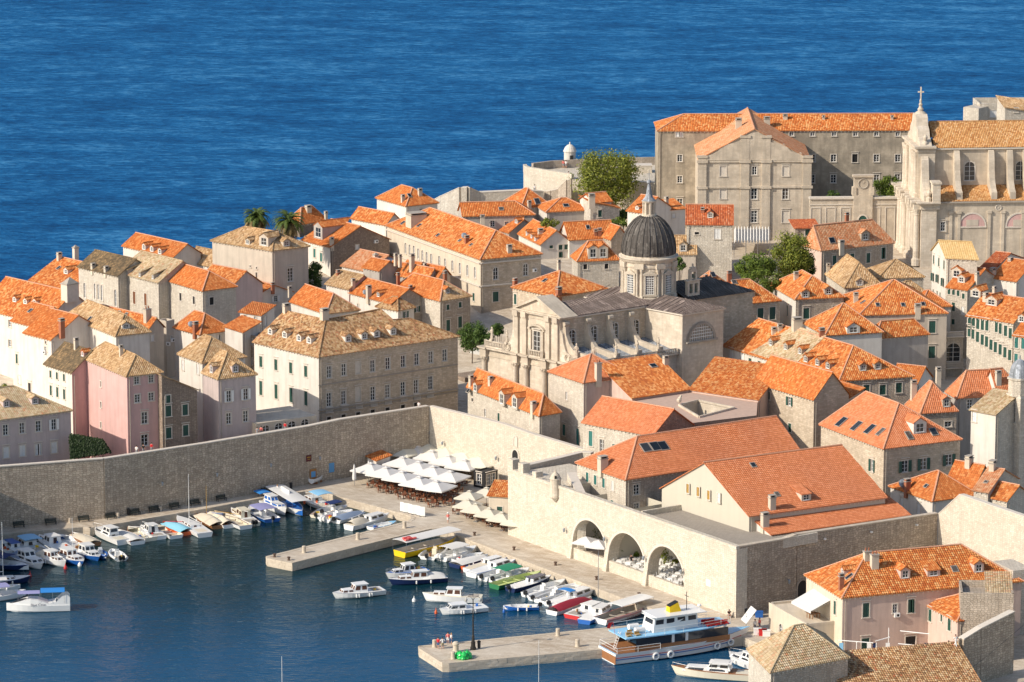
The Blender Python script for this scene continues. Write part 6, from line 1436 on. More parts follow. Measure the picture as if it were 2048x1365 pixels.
for x in (1750,2030):
	u = ju((x,485),5)[0]; put_window(ch,J(u,5,34.2),-bJ,'A',2.1,3.7)
mb = MB(); jbox(mb,0,LJ,4.55,5.0,40.4,40.7); mb.build('nave_cornice',M_['trim'],ch)
mb = MB(); corr(mb,[J(.3,4.5,40.75),J(LJ,4.5,40.75),J(LJ,11.2,44.9),J(.3,11.2,44.9)],.07); corr(mb,[J(LJ,17.9,40.75),J(.3,17.9,40.75),J(.3,11.2,44.9),J(LJ,11.2,44.9)],.07); nr_ = mb.build('nave_roof',M_['ochre'],ch)
mb = MB(); ridgecap(mb,J(.3,11.2,44.9),J(LJ,11.2,44.9)); mb.build('ridge_tiles',M_['ochre'],nr_)
mb = MB(); mb.poly([J(.1,5,40.5),J(.1,17.4,40.5),J(.1,11.2,44.8)]); mb.build('gable',M_['weathered'],ch)
for x in (1582,1662,1850,1952,2040):
	u = ju((x + 12,480),5)[0]; mb = MB(); pts = [(5,40.3),(4.2,40.1),(3.6,38.5),(3.3,36.5),(2.6,34.6),(1.4,33.2),(.3,32.6),(.2,30.9),(5,30.9)]
	if x == 1582: continue
	A = [J(u - .55,v,z) for v,z in pts]; Bk = [J(u + .55,v,z) for v,z in pts]; mb.poly(A[::-1]); mb.poly(Bk)
	for i in range(len(A)): j = (i + 1) % len(A); mb.poly([A[i],A[j],Bk[j],Bk[i]])
	mb.build('buttress',M_['weathered'],ch)
for x in (1765,2022):
	u = ju((x,740))[0]; zc = ju((x,775))[1]; mb = MB(); r = 2.45; K = 12
	for i in range(K):
		a,b = math.pi * i / K,math.pi * (i + 1) / K
		mb.poly([J(u - r * math.cos(a),-.12,zc + r * math.sin(a)),J(u - r * math.cos(b),-.12,zc + r * math.sin(b)),J(u - (r + .3) * math.cos(b),-.12,zc + (r + .3) * math.sin(b)),J(u - (r + .3) * math.cos(a),-.12,zc + (r + .3) * math.sin(a))][::-1],0)
		mb.poly([J(u - (r + .3) * math.cos(a),-.12,zc + (r + .3) * math.sin(a)),J(u - (r + .3) * math.cos(b),-.12,zc + (r + .3) * math.sin(b)),J(u - (r + .3) * math.cos(b),0,zc + (r + .3) * math.sin(b)),J(u - (r + .3) * math.cos(a),0,zc + (r + .3) * math.sin(a))],0)
	mb.poly([J(u - r * math.cos(math.pi * i / K),-.03,zc + r * math.sin(math.pi * i / K)) for i in range(K + 1)],1)
	jbox(mb,u - r - .3,u + r + .3,-.2,.002,zc - .25,zc,0); jbox(mb,u - 1.2,u + 1.2,-.1,-.035,zc + .1,zc + 1.3,2)
	mb.build('lunette',[M_['trim'],M_['pink'],M_['beige']],ch)
u = ju((1908,672))[0]; zc = ju((1908,672))[1]; mb = MB(); c = J(u,-.06,zc); mb.tube([c + (aJ * math.cos(a) + Z * math.sin(a)) * .55 for a in [k * math.pi / 8 for k in range(17)]],.1,5)
for k in range(4): a = k * math.pi / 4; mb.bar(c - (aJ * math.cos(a) + Z * math.sin(a)) * .5,c + (aJ * math.cos(a) + Z * math.sin(a)) * .5,.07)
mb.build('rose_window',M_['trim'],ch)
for x in (1645,1690,1855,1930,2040):
	u = ju((x,800))[0]; mb = MB(); jbox(mb,u - .3,u + .3,-.22,.002,14,28.6); jbox(mb,u - .45,u + .45,-.35,.002,28.6,29.1); mb.build('pilaster',M_['weathered'],ch)
u,z_ = ju((1603,775)); put_window(ch,J(u,0,z_ - .9) - bJ * .19,-bJ,'w',.9,1.8)
mb = MB(); jbox(mb,-3.0,0,-.8,22.8,12,29.6); jbox(mb,-3.0,.4,4.2,17.8,31,40.0); mb.build('front',M_['churchstone'],ch)
mb = MB()
for z0,z1,p in ((29.6,29.9,.2),(29.9,30.6,.05),(30.6,30.85,.6),(30.85,31.1,1.0)): jbox(mb,-3.0 - p,.6,-.8 - p,22.8 + p,z0,z1)
for v in (.3,3.2,6.0,8.6,13.4,16.0,18.8,21.7): jbox(mb,-4.4,-3.0,v - .7,v + .7,29.6,30.85); jbox(mb,-4.9,-3.0,v - .9,v + .9,30.85,31.2)
for z0,z1,p in ((40.0,40.3,.2),(40.3,40.8,.05),(40.8,41.2,.7)): jbox(mb,-3.0 - p,.5,4.2 - p,17.8 + p,z0,z1)
jbox(mb,-.9,.6,-1.3,1.2,31.1,34.6); jbox(mb,-1.1,.8,-1.5,1.4,34.6,35.0)
mb.build('entablature',M_['churchstone'],ch)
for v in (.3,3.2,6.0,8.6,13.4,16.0,18.8,21.7):
	mb = MB(); c = J(-3.7,v,18.5); mb.lathe([(.95,0),(.95,1.2),(.75,1.4),(.62,1.6),(.6,6),(.5,9.9),(.65,10.0),(.6,10.2),(.85,10.9),(.9,11.1)],12,c); mb.build('column',M_['churchstone'],ch)
for v in (5.0,7.4,14.6,17.0):
	mb = MB(); c = J(-3.2,v,31.1); mb.lathe([(.7,0),(.7,.8),(.5,1.0),(.45,7.6),(.6,8.3),(.7,8.9)],10,c); mb.build('column',M_['churchstone'],ch)
for s,v0 in ((1,4.2),(-1,17.8)):
	mb = MB(); pts = [(0,31.1),(4.2,31.1),(4.2,32.2),(3.2,33.0),(1.8,34.6),(1.2,36.5),(.8,38.6),(0,39.2)]; A = [J(-2.4,v0 - s * x,z) for x,z in pts]; Bk = [p + aJ * 1.4 for p in A]; mb.poly(A); mb.poly(Bk[::-1])
	for i in range(len(A)): j = (i + 1) % len(A); mb.poly([A[i],A[j],Bk[j],Bk[i]])
	mb.build('volute',M_['churchstone'],ch)
mb = MB(); pts = [(3.9,41.2),(18.1,41.2),(16.8,42.3),(15.6,42.6),(14.8,44.0),(13.6,44.6),(13.0,46.0),(12.2,46.6),(9.8,46.6),(9.0,46.0),(8.4,44.6),(7.2,44.0),(6.4,42.6),(5.2,42.3)]
A = [J(-2.6,v,z) for v,z in pts]; Bk = [J(-.3,v,z) for v,z in pts]; mb.poly(A); mb.poly(Bk[::-1])
for i in range(len(A)): j = (i + 1) % len(A); mb.poly([A[i],A[j],Bk[j],Bk[i]])
mb.build('scrolled_gable',M_['churchstone'],ch)
mb = MB(); c = J(-1.4,11,46.6); mb.lathe([(1.2,0),(.9,.3),(.5,.5),(.6,.9),(.35,1.2),(.28,1.5),(.4,1.8),(.2,2.1),(.25,2.6),(.15,2.8)],10,c); mb.box(c.x - .12,c.y - .12,c.z + 2.8,c.x + .12,c.y + .12,c.z + 5.2); mb.box(c.x - .6,c.y - .11,c.z + 4.1,c.x + .6,c.y + .11,c.z + 4.35); mb.build('finial_cross',M_['churchstone'],ch)
for v in (-.3,4.6,17.4,22.3):
	mb = MB(); mb.lathe([(.5,0),(.5,.7),(.2,.9),(.4,1.4),(.45,1.7),(.1,2.2),(0,2.5)],8,J(-1.5,v,31.1 if v in (-.3,22.3) else 41.2)); mb.build('urn',M_['churchstone'],ch)
mb = MB()
for i in range(16): jbox(mb,-6.0 - i * .42,-5.58 - i * .42,-8,14,10,18.6 - i * .17)
st = tag(mb.build('stairway',M_['quaystone'],None,ro),kind='structure')
B('weathered sea fortress house with a roof terrace on the skyline',(1805,134),(2110,132),1800,38.0,flat=True,wm='stonelight',base=10,depth=9,wins=[('v',1.4,1.5,(1880,158)),('w',.9,1.5,(1955,160),(2012,160))],parapet=1.2,name='fortress_house',cat='building')
B('small tan roofed lookout house on the sea fortress',(1945,122),(2110,118),1910,41.2,dz=(0,-1.2,.4,1.6),rm='tan',wm='stonelight',base=37,depth=6,wins=[('w',.8,.9,(2006,90))],name='lookout_house')
B('round cornered stone bastion left of the fortress house',(1716,122),(1800,130),1716,38.6,flat=True,wm='stonelight',base=10,depth=8,name='stone_bastion',cat='bastion')
B('stone house with a pinkish roof, dormer and dark green shutters on the church square',(940,908),(1332,866),845,23.2,4.4,'a',.01,'h','peach','stonegrey',wm2='blush',base=10,wins=[('g',.9,1.8,(1010,960)),('g',.9,1.7,(1107,948)),('g',.9,1.9,(1195,948)),('g',1.0,2.2,(1278,922))],dorm=[(1180,855,1.9,1.6)],sky=[(995,853,1.3,1.3)],chim=[(1047,900,1.0,1.3),(1078,740,.7,1.0,1)],name='stone_house')
B('rough stone shed with one green shutter by the garden trees',(795,785),(925,782),795,25.5,dz=(0,0,.8,.8),rm='red',wm='stonegrey',base=14,depth=5,wins=[('g',1.1,1.3,(865,808))],name='stone_shed',cat='shed')
crop(1768,700,4.404)
ct1 = B('white plaster church with tan roofs and a great round arched window',(1072,668),(1290,630),915,17.6,dz=(0,2.2,2.2,0),rm='palemix',wm='stonelight',wm2='white',base=1,wins=[('A',2.4,3.6,(1012,795))],name='church',cat='church')
B('white plaster church with tan roofs and a great round arched window',(985,570),(1180,520),768,20.2,dz=(0,2.6,2.6,0),rm='palemix',wm='stonelight',wm2='white',base=1,parent=ct1.root,wins=[('v',.8,1.6,(797,555))])
tw_ = B('slender stone bell tower with arched openings and a lead dome',(1203,424),(1300,408),1078,22.4,flat=True,wm='stonelight',base=1,wins=[('A',1.1,3.4,(1138,550)),('A',1.0,3.4,(1260,545))],parapet=.3,name='bell_tower',cat='tower')
c = (tw_.F + tw_.Bk) / 2; c = tw_.q(Vector((c.x,c.y,tw_.z))); mb = MB(); mb.lathe([(1.75,0),(1.75,2.6),(1.95,2.7),(1.95,3.0)],8,c); mb.build('lantern_drum',M_['stonelight'],tw_.root)
mb = MB(); mb.lathe([(1.7,3.0),(1.65,3.6),(1.45,4.5),(1.1,5.2),(.6,5.7),(.12,5.9),(.1,6.5),(0,6.6)],16,c); mb.build('lead_dome',M_['leadgrey'],tw_.root)
cbx = [tw_.q(v) for v in (tw_.F,tw_.R,tw_.Bk,tw_.L)]
for z0 in (22.2,16.0): mb = MB(); mb.prism([((v + (v - c) * .06).x,(v + (v - c) * .06).y) for v in cbx],z0 - tw_.ro.z,z0 - tw_.ro.z + .3); mb.build('string_course',M_['trim'],tw_.root)
crop(1848,460,4.875)
for k,(q,lab,mt) in enumerate(((((385,1130,8.2),(480,1095,9.6),(620,1170,9.6),(400,1270,8.0)),'broad grey restaurant awning shading the street of green shutters','grey_roof'),(((560,1270,6.5),(615,1215,7.6),(690,1245,7.6),(640,1300,6.5)),'small grey awning against the street facade','grey_roof'),(((620,1320,6.0),(670,1270,7.2),(730,1300,7.2),(690,1350,6.0)),'second small grey awning lower along the street facade','grey_roof'))):
	P4 = [at(*v) for v in q]; t = thing('street_awning',lab,'awning',P4[0]); mb = MB(); o0 = P4[0]; mb.poly([v - o0 for v in P4]); mb.poly([v - o0 - Z * .06 for v in P4][::-1])
	for i in range(4): j = (i + 1) % 4; mb.poly([P4[i] - o0,P4[j] - o0,P4[j] - o0 - Z * .2,P4[i] - o0 - Z * .2])
	mb.build('fabric',M_[mt],t)
lg = B('arched loggia bay with a stone balcony and white fanlight on the beige palace',(205,1052),(382,1046),205,15.0,flat=True,wm='stonelight',base=3,depth=3.0,wins=[('A',2.6,3.4,(285,1195))],parapet=.2,name='loggia',cat='loggia')
for z0,nm in ((15.2,'roof_balustrade'),(lg.z - 5.6,'balcony')):
	mb = MB(); a,b = lg.q(lg.F) + lg.nr * .55,lg.q(lg.R) + lg.nr * .55; a.z = b.z = z0 - lg.ro.z; mb.bar(a + Z * .05,b + Z * .05,.9,.18); mb.bar(a + Z * .95,b + Z * .95,.22,.14)
	for i in range(14): mb.lathe([(.07,.1),(.11,.4),(.07,.7),(.08,.9)],6,a.lerp(b,(i + .5) / 14))
	mb.build(nm,M_['trim'],lg.root)
crop(0,0,1)
simple('gel',(.76,.76,.74),.25); simple('cream_gel',(.70,.64,.50),.35); simple('navy',(.012,.025,.085),.3); simple('blue',(.02,.12,.42),.35); simple('sky_blue',(.25,.52,.75),.5)
simple('redp',(.50,.02,.02),.4); simple('orangep',(.62,.10,.02),.5); simple('wood',(.30,.13,.05),.5,var=.3); simple('yellowp',(.80,.52,.01),.4); simple('greenp',(.02,.16,.06),.5); simple('lime',(.55,.62,.25),.5)
simple('canvas',(.62,.55,.43),.85,var=.12); simple('blue_canvas',(.02,.20,.55),.8); simple('navy_canvas',(.012,.03,.12),.8); simple('lilac',(.27,.27,.47),.8); simple('green_canvas',(.01,.22,.11),.8); simple('red_canvas',(.32,.015,.035),.8); simple('aqua_canvas',(.22,.50,.62),.8); simple('grey_canvas',(.20,.26,.36),.8); simple('white_canvas',(.64,.63,.60),.8)
simple('boat_glass',(.03,.035,.045),.08); simple('brown_glass',(.10,.045,.03),.15); simple('rubber',(.015,.015,.017),.5); simple('boot',(.10,.02,.015),.5)
def HB(s,Bm): return Bm / 2 * (1 - max(0,(s - .42) / .58) ** 2.3) * (.86 + .14 * min(1,s / .35))
def SHEER(s,H): return H * (1 + .38 * s * s)
def hull_mesh(L,Bm,H,open_=True,mats=('gel','gel','wood'),deck=.0):
	mb = MB(); n = 12; secs = []
	for i in range(n + 1):
		s = i / n; x = -L / 2 + L * s; hb = max(HB(s,Bm),.0); g = SHEER(s,H); rk = .10 * L * max(0,s - .8) / .2
		kz = -.30 + .25 * max(0,(s - .75) / .25)
		secs.append([(x - rk,0,kz),(x - rk * .7,hb * .62,-.12 + .1 * s),(x - rk * .5,hb * .86,.08 + .18 * s),(x,hb,g),(x,max(0,hb - .10),g + .02)])
	for a,b in zip(secs,secs[1:]):
		for k in range(3):
			for sg in (1,-1):
				q = [a[k],b[k],b[k + 1],a[k + 1]]; q = [(p[0],p[1] * sg,p[2]) for p in q]; mb.poly(q if sg > 0 else q[::-1],3 if (k == 0 or (k == 1 and H > 1.5)) else 0)
		for sg in (1,-1):
			q = [a[3],b[3],b[4],a[4]]; q = [(p[0],p[1] * sg,p[2]) for p in q]; mb.poly(q if sg > 0 else q[::-1],2)
			if open_:
				fz = .18; q = [a[4],b[4],(b[4][0],b[4][1] * .85,min(fz,b[4][2])),(a[4][0],a[4][1] * .85,min(fz,a[4][2]))]; q = [(p[0],p[1] * sg,p[2]) for p in q]; mb.poly(q[::-1] if sg < 0 else q,1)
		if open_: mb.poly([(a[4][0],-a[4][1] * .85,.18),(b[4][0],-b[4][1] * .85,.18),(b[4][0],b[4][1] * .85,.18),(a[4][0],a[4][1] * .85,.18)],1)
		else: mb.poly([(a[4][0],-a[4][1],a[4][2] - deck),(b[4][0],-b[4][1],b[4][2] - deck),(b[4][0],b[4][1],b[4][2] - deck),(a[4][0],a[4][1],a[4][2] - deck)],1)
	t = secs[0]; ring = [(p[0],p[1],p[2]) for p in t[:4]] + [(p[0],-p[1],p[2]) for p in t[3:0:-1]]; mb.poly(ring,0)
	return mb.mesh('hull',[M_[mats[0]],M_[mats[1]],M_[mats[2]],M_[mats[3] if len(mats) > 3 else mats[0]]])
def cabin_(root,x0,x1,w,z0,h,mat='gel',gl='boat_glass',fr=.5,rear=.1,nm='cabin',roof=True,rm=None,nwin=2,vr=(.38,.86)):
	mb = MB(); a = w / 2; b = a * .84
	lo = [(x0,-a,z0),(x1,-a * .8,z0),(x1,a * .8,z0),(x0,a,z0)]; hi = [(x0 + rear,-b,z0 + h),(x1 - fr * h,-b * .84,z0 + h),(x1 - fr * h,b * .84,z0 + h),(x0 + rear,b,z0 + h)]
	for i in range(4): j = (i + 1) % 4; mb.poly([lo[i],lo[j],hi[j],hi[i]])
	mb.poly(hi); c = mb.build(nm,M_[mat],root)
	gb = MB()
	def quad(p,q,r,s,u0,u1,v0,v1,o=.02):
		p,q,r,s = map(Vector,(p,q,r,s)); f = lambda u,v: p.lerp(q,u).lerp(s.lerp(r,u),v); nn = (q - p).cross(s - p).normalized() * o; gb.poly([f(u0,v0) + nn,f(u1,v0) + nn,f(u1,v1) + nn,f(u0,v1) + nn])
	for i in range(4):
		j = (i + 1) % 4; k = 2 if i in (1,) else (nwin if i in (0,2) else 1)
		if i == 3 and rear < .2: quad(lo[3],lo[0],hi[0],hi[3],.35,.65,.05,.85); continue
		for m in range(k): quad(lo[i],lo[j],hi[j],hi[i],(m + .14) / k,(m + .86) / k,*vr)
	gb.build('window',M_[gl],c)
	if roof:
		rb = MB(); e = .12; z = z0 + h; rb.prism([(x0 - .15,-b - e),(x1 - fr * h + .2,-b * .84 - e),(x1 - fr * h + .2,b * .84 + e),(x0 - .15,b + e)],z + .003,z + .08); rb.build('cabin_roof',M_[rm or mat],c)
	return c
def canopy_(root,x0,x1,w,z0,z1,mat,arch=.14,nm='canopy',posts=True):
	mb = MB(); K = 6; pts = [(-w / 2 + w * i / K,z1 + arch * (1 - (2 * i / K - 1) ** 2)) for i in range(K + 1)]
	for (y0,a),(y1,b) in zip(pts,pts[1:]): mb.poly([(x0,y0,a),(x1,y0,a),(x1,y1,b),(x0,y1,b)]); mb.poly([(x0,y0,a - .04),(x0,y1,b - .04),(x1,y1,b - .04),(x1,y0,a - .04)])
	for x in (x0,x1): mb.poly([(x,p[0],p[1]) for p in pts] + [(x,p[0],p[1] - .06) for p in pts[::-1]])
	for y in (-w / 2,w / 2): mb.poly([(x0,y,z1),(x1,y,z1),(x1,y,z1 - .06),(x0,y,z1 - .06)])
	c = mb.build(nm,M_[mat],root)
	if posts:
		pb = MB()
		for x in (x0 + .05,x1 - .05) + (((x0 + x1) / 2,) if x1 - x0 > 3 else ()):
			for y in (-w / 2 + .05,w / 2 - .05): pb.tube([(x,y,z0),(x,y,z1)],.022,5)
		pb.build('frame',M_['steel'],c)
	return c
def tarp_(root,x0,x1,w,z0,h,mat,nm='cover'):
	mb = MB(); n = 8; K = 8; rows = []
	for i in range(n + 1):
		s = i / n; x = x0 + (x1 - x0) * s; k = math.sin(math.pi * min(1,.12 + s * .88)) ** .5; ww = w / 2 * (1 - max(0,(s - .5) * 1.2) ** 2)
		rows.append([(x,-ww + 2 * ww * j / K,z0 + h * k * (1 - abs(2 * j / K - 1) ** 1.5) + random.uniform(-.02,.02) + .06 * s) for j in range(K + 1)])
	for a,b in zip(rows,rows[1:]):
		for j in range(K): mb.poly([a[j],b[j],b[j + 1],a[j + 1]][::-1])
	return mb.build(nm,M_[mat],root)
OB = {}
def outboard_(root,x,z=.55,col_='rubber',dy=0.0):
	if col_ not in OB:
		mb = MB(); mb.box(-.55,-.2,.1,.02,.2,.55,0); mb.box(-.5,-.17,.55,-.05,.17,.66,0); mb.box(-.35,-.08,-.75,-.12,.08,.1,1); mb.box(-.55,-.15,-.85,-.1,.15,-.75,1); mb.box(-.06,-.15,-.2,.16,.15,.1,1); OB[col_] = mb.mesh('outboard_motor',[M_[col_],M_['steel']])
	o = link('outboard_motor',OB[col_],root,(x,dy,z)); o.rotation_euler[1] = -.25; return o
def rail_(root,L,H,Bm,s0=.55,nm='bow_rail'):
	mb = MB(); pts = []
	for sg in (-1,1):
		P = [Vector((-L / 2 + L * s,sg * HB(s,Bm) * .92,SHEER(s,H) + .5)) for s in (s0,.7,.82,.92,.98)]
		mb.tube([P[0] - Z * .5] + P,.025,5)
		for p in P[1:]: mb.tube([p - Z * .5,p],.02,4)
	return mb.build(nm,M_['steel'],root)
def fenders_(root,L,H,Bm,ss=(.3,.55)):
	for s in ss:
		for sg in (-1,1):
			mb = MB(); mb.lathe([(.05,-.3),(.12,-.22),(.12,.15),(.05,.25)],7); mb.build('fender',M_['whitep'],root,(-L / 2 + L * s,sg * (HB(s,Bm) + .12),SHEER(s,H) * .6))
def mast_(root,x,h,z=.6,mat='whitep',boom=True,stays=True,L=6):
	mb = MB(); mb.tube([(x,0,z),(x,0,z + h)],.055,6,0,.03)
	if boom: mb.tube([(x,0,z + 1.2),(x - L * .4,0,z + 1.25)],.05,5)
	m = mb.build('mast',M_[mat],root)
	if stays:
		sb = MB()
		for p in ((x + L * .45,0,z + .2),(x - .3,.9,z),(x - .3,-.9,z)): sb.tube([(x,0,z + h * .95),p],.008,3)
		sb.build('stay',M_['steel'],m)
	return m
BOATS = []
def boat(label,bow,stern,kind,hull='gel',deck='gel',rub='gel',boot=None,H=.62,Bf=.40,group=None,cat='boat',name='motorboat',zr=.6,**o):
	b3,s3 = at(bow[0],bow[1],zr),at(stern[0],stern[1],zr); d = b3 - s3; L = d.length * (1.08 if d.length < 9 else 1.0)
	L = min(max(L,3.2),33); c = (b3 + s3) / 2; Bm = max(1.35,L * Bf) if L < 9 else L * .27
	root = thing(name,label,cat,(c.x,c.y,0.0),math.atan2(d.y,d.x),group); BOATS.append((label,L))
	op = kind in ('open','bimini','tarp','rib','console')
	link('hull',hull_mesh(L,Bm,H,op,(hull,deck,rub,boot or hull)),root)
	X = lambda s: -L / 2 + L * s
	if op and kind != 'tarp':
		mb = MB()
		for s in (.3,.52): mb.box(X(s) - .14,-HB(s,Bm) * .86,H * .55,X(s) + .14,HB(s,Bm) * .86,H * .62)
		mb.build('thwart',M_['wood' if o.get('woodin') else deck],root)
		mb = MB(); n = 5; pr = None
		for i in range(n + 1):
			s = .78 + .2 * i / n; cur = ((X(s),-HB(s,Bm) + .08,SHEER(s,H) + .01),(X(s),HB(s,Bm) - .08,SHEER(s,H) + .01))
			if pr: mb.poly([pr[0],cur[0],cur[1],pr[1]])
			pr = cur
		mb.build('foredeck',M_[o.get('fore',deck)],root)
	if kind == 'rib':
		mb = MB()
		for sg in (-1,1): mb.tube([(X(s),sg * HB(s,Bm),SHEER(s,H) + .02) for s in (0,.2,.4,.6,.75,.87,.95,.99)],.2,8,0,.15)
		mb.build('tube',M_[o.get('tube','gel')],root)
	if kind in ('console','rib','bimini'):
		mb = MB(); x = X(.42); mb.box(x - .3,-.35,.18,x + .25,.35,1.05); mb.poly([(x + .25,-.35,1.05),(x + .25,.35,1.05),(x + .05,.3,1.45),(x + .05,-.3,1.45)]); mb.poly([(x + .26,-.35,1.05),(x + .06,-.3,1.45),(x + .06,.3,1.45),(x + .26,.35,1.05)]); mb.build('console',M_[deck],root)
	if kind == 'launch':
		cabin_(root,X(.34),X(.62),Bm * .62,H * .9,1.25,o.get('cab','gel'),o.get('gl','boat_glass'),.35,rm=o.get('roof'))
		cabin_(root,X(.60),X(.84),Bm * .52,H * 1.02,.55,o.get('cab','gel'),o.get('gl','boat_glass'),.6,nm='trunk_cabin',roof=False)
		mb = MB(); mb.box(X(.06),-Bm * .33,H * .25,X(.30),Bm * .33,SHEER(.2,H) + .025); mb.build('cockpit',M_[o.get('pit','trimdark')],root)
	if kind == 'cruiser':
		cabin_(root,X(.30),X(.86),Bm * .7,H * .95,.6,'gel',o.get('gl','boat_glass'),1.2,nm='trunk_cabin',roof=False,nwin=2)
		cabin_(root,X(.28),X(.58),Bm * .66,H * .95 + .35,1.0,'gel',o.get('gl','boat_glass'),.7,.25,rm=o.get('roof'))
		mb = MB(); mb.box(X(.03),-Bm * .34,H * .3,X(.26),Bm * .34,SHEER(.15,H) + .03); mb.build('cockpit',M_[o.get('pit','cream_gel')],root); rail_(root,L,H * 1.0,Bm)
	if kind == 'cuddy':
		cabin_(root,X(.46),X(.84),Bm * .68,H * .95,.75,o.get('cab','gel'),o.get('gl','boat_glass'),.9,rm=o.get('roof'),roof=o.get('roofed',True))
		mb = MB(); mb.box(X(.05),-Bm * .34,H * .3,X(.42),Bm * .34,SHEER(.2,H) + .03); mb.build('cockpit',M_[o.get('pit','canvas')],root)
	if kind == 'tarp': tarp_(root,X(.04),X(.93),Bm * .96,H * .98,o.get('th',.45),o.get('cover','canvas'))
	if kind == 'bimini': canopy_(root,X(.14),X(.62),Bm * .9,H,o.get('ch',1.9),o.get('cover','canvas'))
	if o.get('cover2'): tarp_(root,X(.04),X(.45),Bm * .94,H,.85,o['cover2'],'canvas_cover')
	if o.get('can2'): canopy_(root,X(o.get('c0',.05)),X(o.get('c1',.38)),Bm * .85,H,o.get('ch',1.9),o['can2'])
	if kind == 'sail':
		cabin_(root,X(.34),X(.72),Bm * .55,H * .95,.42,'gel','brown_glass',1.2,roof=False,nwin=3); mb = MB(); mb.box(X(.06),-Bm * .25,H * .4,X(.32),Bm * .25,SHEER(.2,H) + .025); mb.build('cockpit',M_['canvas'],root)
	if o.get('mast'): mast_(root,X(o.get('mx',.58)),o['mast'],H,o.get('mm','whitep'),o.get('boom',True),o.get('stays',True),L)
	rr = random.Random(len(BOATS)); cl = ('orangep','blue','wood','whitep','yellowp','rubber','canvas','redp')
	if kind in ('open','console','rib','launch','cuddy') and L < 9:
		for k in range(rr.randrange(2,5)):
			s_ = rr.uniform(.1,.4); mb = MB(); a = rr.uniform(.12,.28); mb.box(-a,-a * .7,0,a,a * .7,rr.uniform(.15,.4)); mb.build('gear_box',M_[rr.choice(cl)],root,(X(s_),rr.uniform(-.6,.6) * HB(s_,Bm),.2 if op else SHEER(s_,H) + .03)).rotation_euler[2] = rr.uniform(0,3)
	if kind in ('cuddy','launch') and L < 9 and rr.random() < .7: rail_(root,L,H,Bm,.62)
	if L < 9 and rr.random() < .5: fenders_(root,L,H,Bm,(.35,.6))
	for k in range(o.get('ob',0)): outboard_(root,X(0) + .05,H * .8,o.get('obc','rubber'),(k - (o['ob'] - 1) / 2) * .55)
	if o.get('fend'): fenders_(root,L,H,Bm)
	if o.get('pole'):
		mb = MB(); mb.tube([(X(.95),.2,H * 1.4),(X(.15),.4,H + 1.5)],.05,6); mb.build('spar',M_[o['pole']],root)
	return root,L,Bm,X
W_ = 'moored off the shaded wall'
bl,L,Bm,X = boat('big white tour boat with a bright blue bimini and black nose panel',(13,1216),(140,1212),'open','gel','gel','gel',H=1.0,name='tour_boat',ob=0)
mb = MB()
prof = [(.02,1.0),(.0,2.2),(.04,2.6),(.12,2.4),(.22,1.55),(.34,1.35),(.5,1.9),(.62,2.05),(.78,1.7),(.96,1.15)]
for sg in (-1,1):
	A = [Vector((X(s),sg * (HB(min(.97,s),Bm) * .92),z)) for s,z in prof]; lo = [Vector((p.x,p.y * 1.02,.95)) for p in A]
	for i in range(len(A) - 1): mb.poly([lo[i],lo[i + 1],A[i + 1],A[i]])
for i in range(4,len(prof) - 1):
	(s,z),(t,q) = prof[i],prof[i + 1]; mb.poly([(X(s),-HB(min(.97,s),Bm) * .92,z),(X(t),-HB(min(.97,t),Bm) * .92,q),(X(t),HB(min(.97,t),Bm) * .92,q),(X(s),HB(min(.97,s),Bm) * .92,z)])
mb.build('superstructure',M_['gel'],bl)
mb = MB(); n = 6; pr = None
for i in range(n + 1):
	s = .68 + .28 * i / n; z = (1.95 if s < .66 else 1.95 - (s - .66) / .3 * .72) + .09; k = math.sin(math.pi * (i + .3) / (n + .6)); cur = ((X(s),-HB(s,Bm) * .7 * k,z),(X(s),HB(s,Bm) * .7 * k,z))
	if pr: mb.poly([pr[0],cur[0],cur[1],pr[1]])
	pr = cur
mb.build('nose_panel',M_['rubber'],bl)
canopy_(bl,X(.08),X(.46),Bm * .95,1.4,3.1,'blue_canvas',.3,'bimini'); canopy_(bl,X(.47),X(.82),Bm * .7,1.6,2.9,'lilac',.2,'bimini')
def text_(root,s,size,loc,rot,mat,nm='lettering'):
	cu = bpy.data.curves.new('lettering','FONT'); cu.body = s; cu.size = size; cu.align_x = 'CENTER'; cu.extrude = .004
	tmp = bpy.data.objects.new('tmp',cu); col.objects.link(tmp); dg = bpy.context.evaluated_depsgraph_get(); me = bpy.data.meshes.new_from_object(tmp.evaluated_get(dg)); bpy.data.objects.remove(tmp)
	me.materials.clear(); me.materials.append(M_[mat]); o = link(nm,me,root,loc); o.rotation_euler = rot; return o
text_(bl,'Blue Cave',.55,(X(.5),HB(.5,Bm) * .97 + .04,1.05),(R_(90),0,math.pi),'navy'); text_(bl,'Blue Cave',.55,(X(.5),-HB(.5,Bm) * .97 - .04,1.05),(R_(90),0,0),'navy')
boat('white boat under a lilac awning at the harbour edge',(48,1186),(-40,1196),'bimini','gel',cover='lilac',ch=2.2,H=.8)
boat('small white boat with a white soft canopy and rolled cover',(38,1172),(-28,1176),'bimini','gel',cover='white_canvas',H=.6)
boat('dark hulled sailing boat with a steel bow rail',(58,1156),(-35,1163),'sail','navy','gel','gel',mast=9,mx=.45,H=.7,name='sailing_boat')[0]
boat('dark blue boat with a navy bimini and windscreen',(54,1134),(-36,1122),'bimini','navy','gel','blue',cover='navy_canvas',H=.7)
boat('white cabin boat with a grey canvas cockpit in the shade',(83,1132),(34,1110),'cruiser','gel',cover2='grey_canvas',H=.75)
boat('white motorboat with red framed windows and a long white spar',(130,1127),(80,1110),'launch','gel',gl='brown_glass',H=.75,pole='whitep',fend=1,cover2='canvas')
boat('white and blue launch with a tall white mast',(165,1125),(114,1103),'launch','blue','gel','gel','orangep',gl='brown_glass',mast=6.5,mx=.62,boom=False,stays=False)
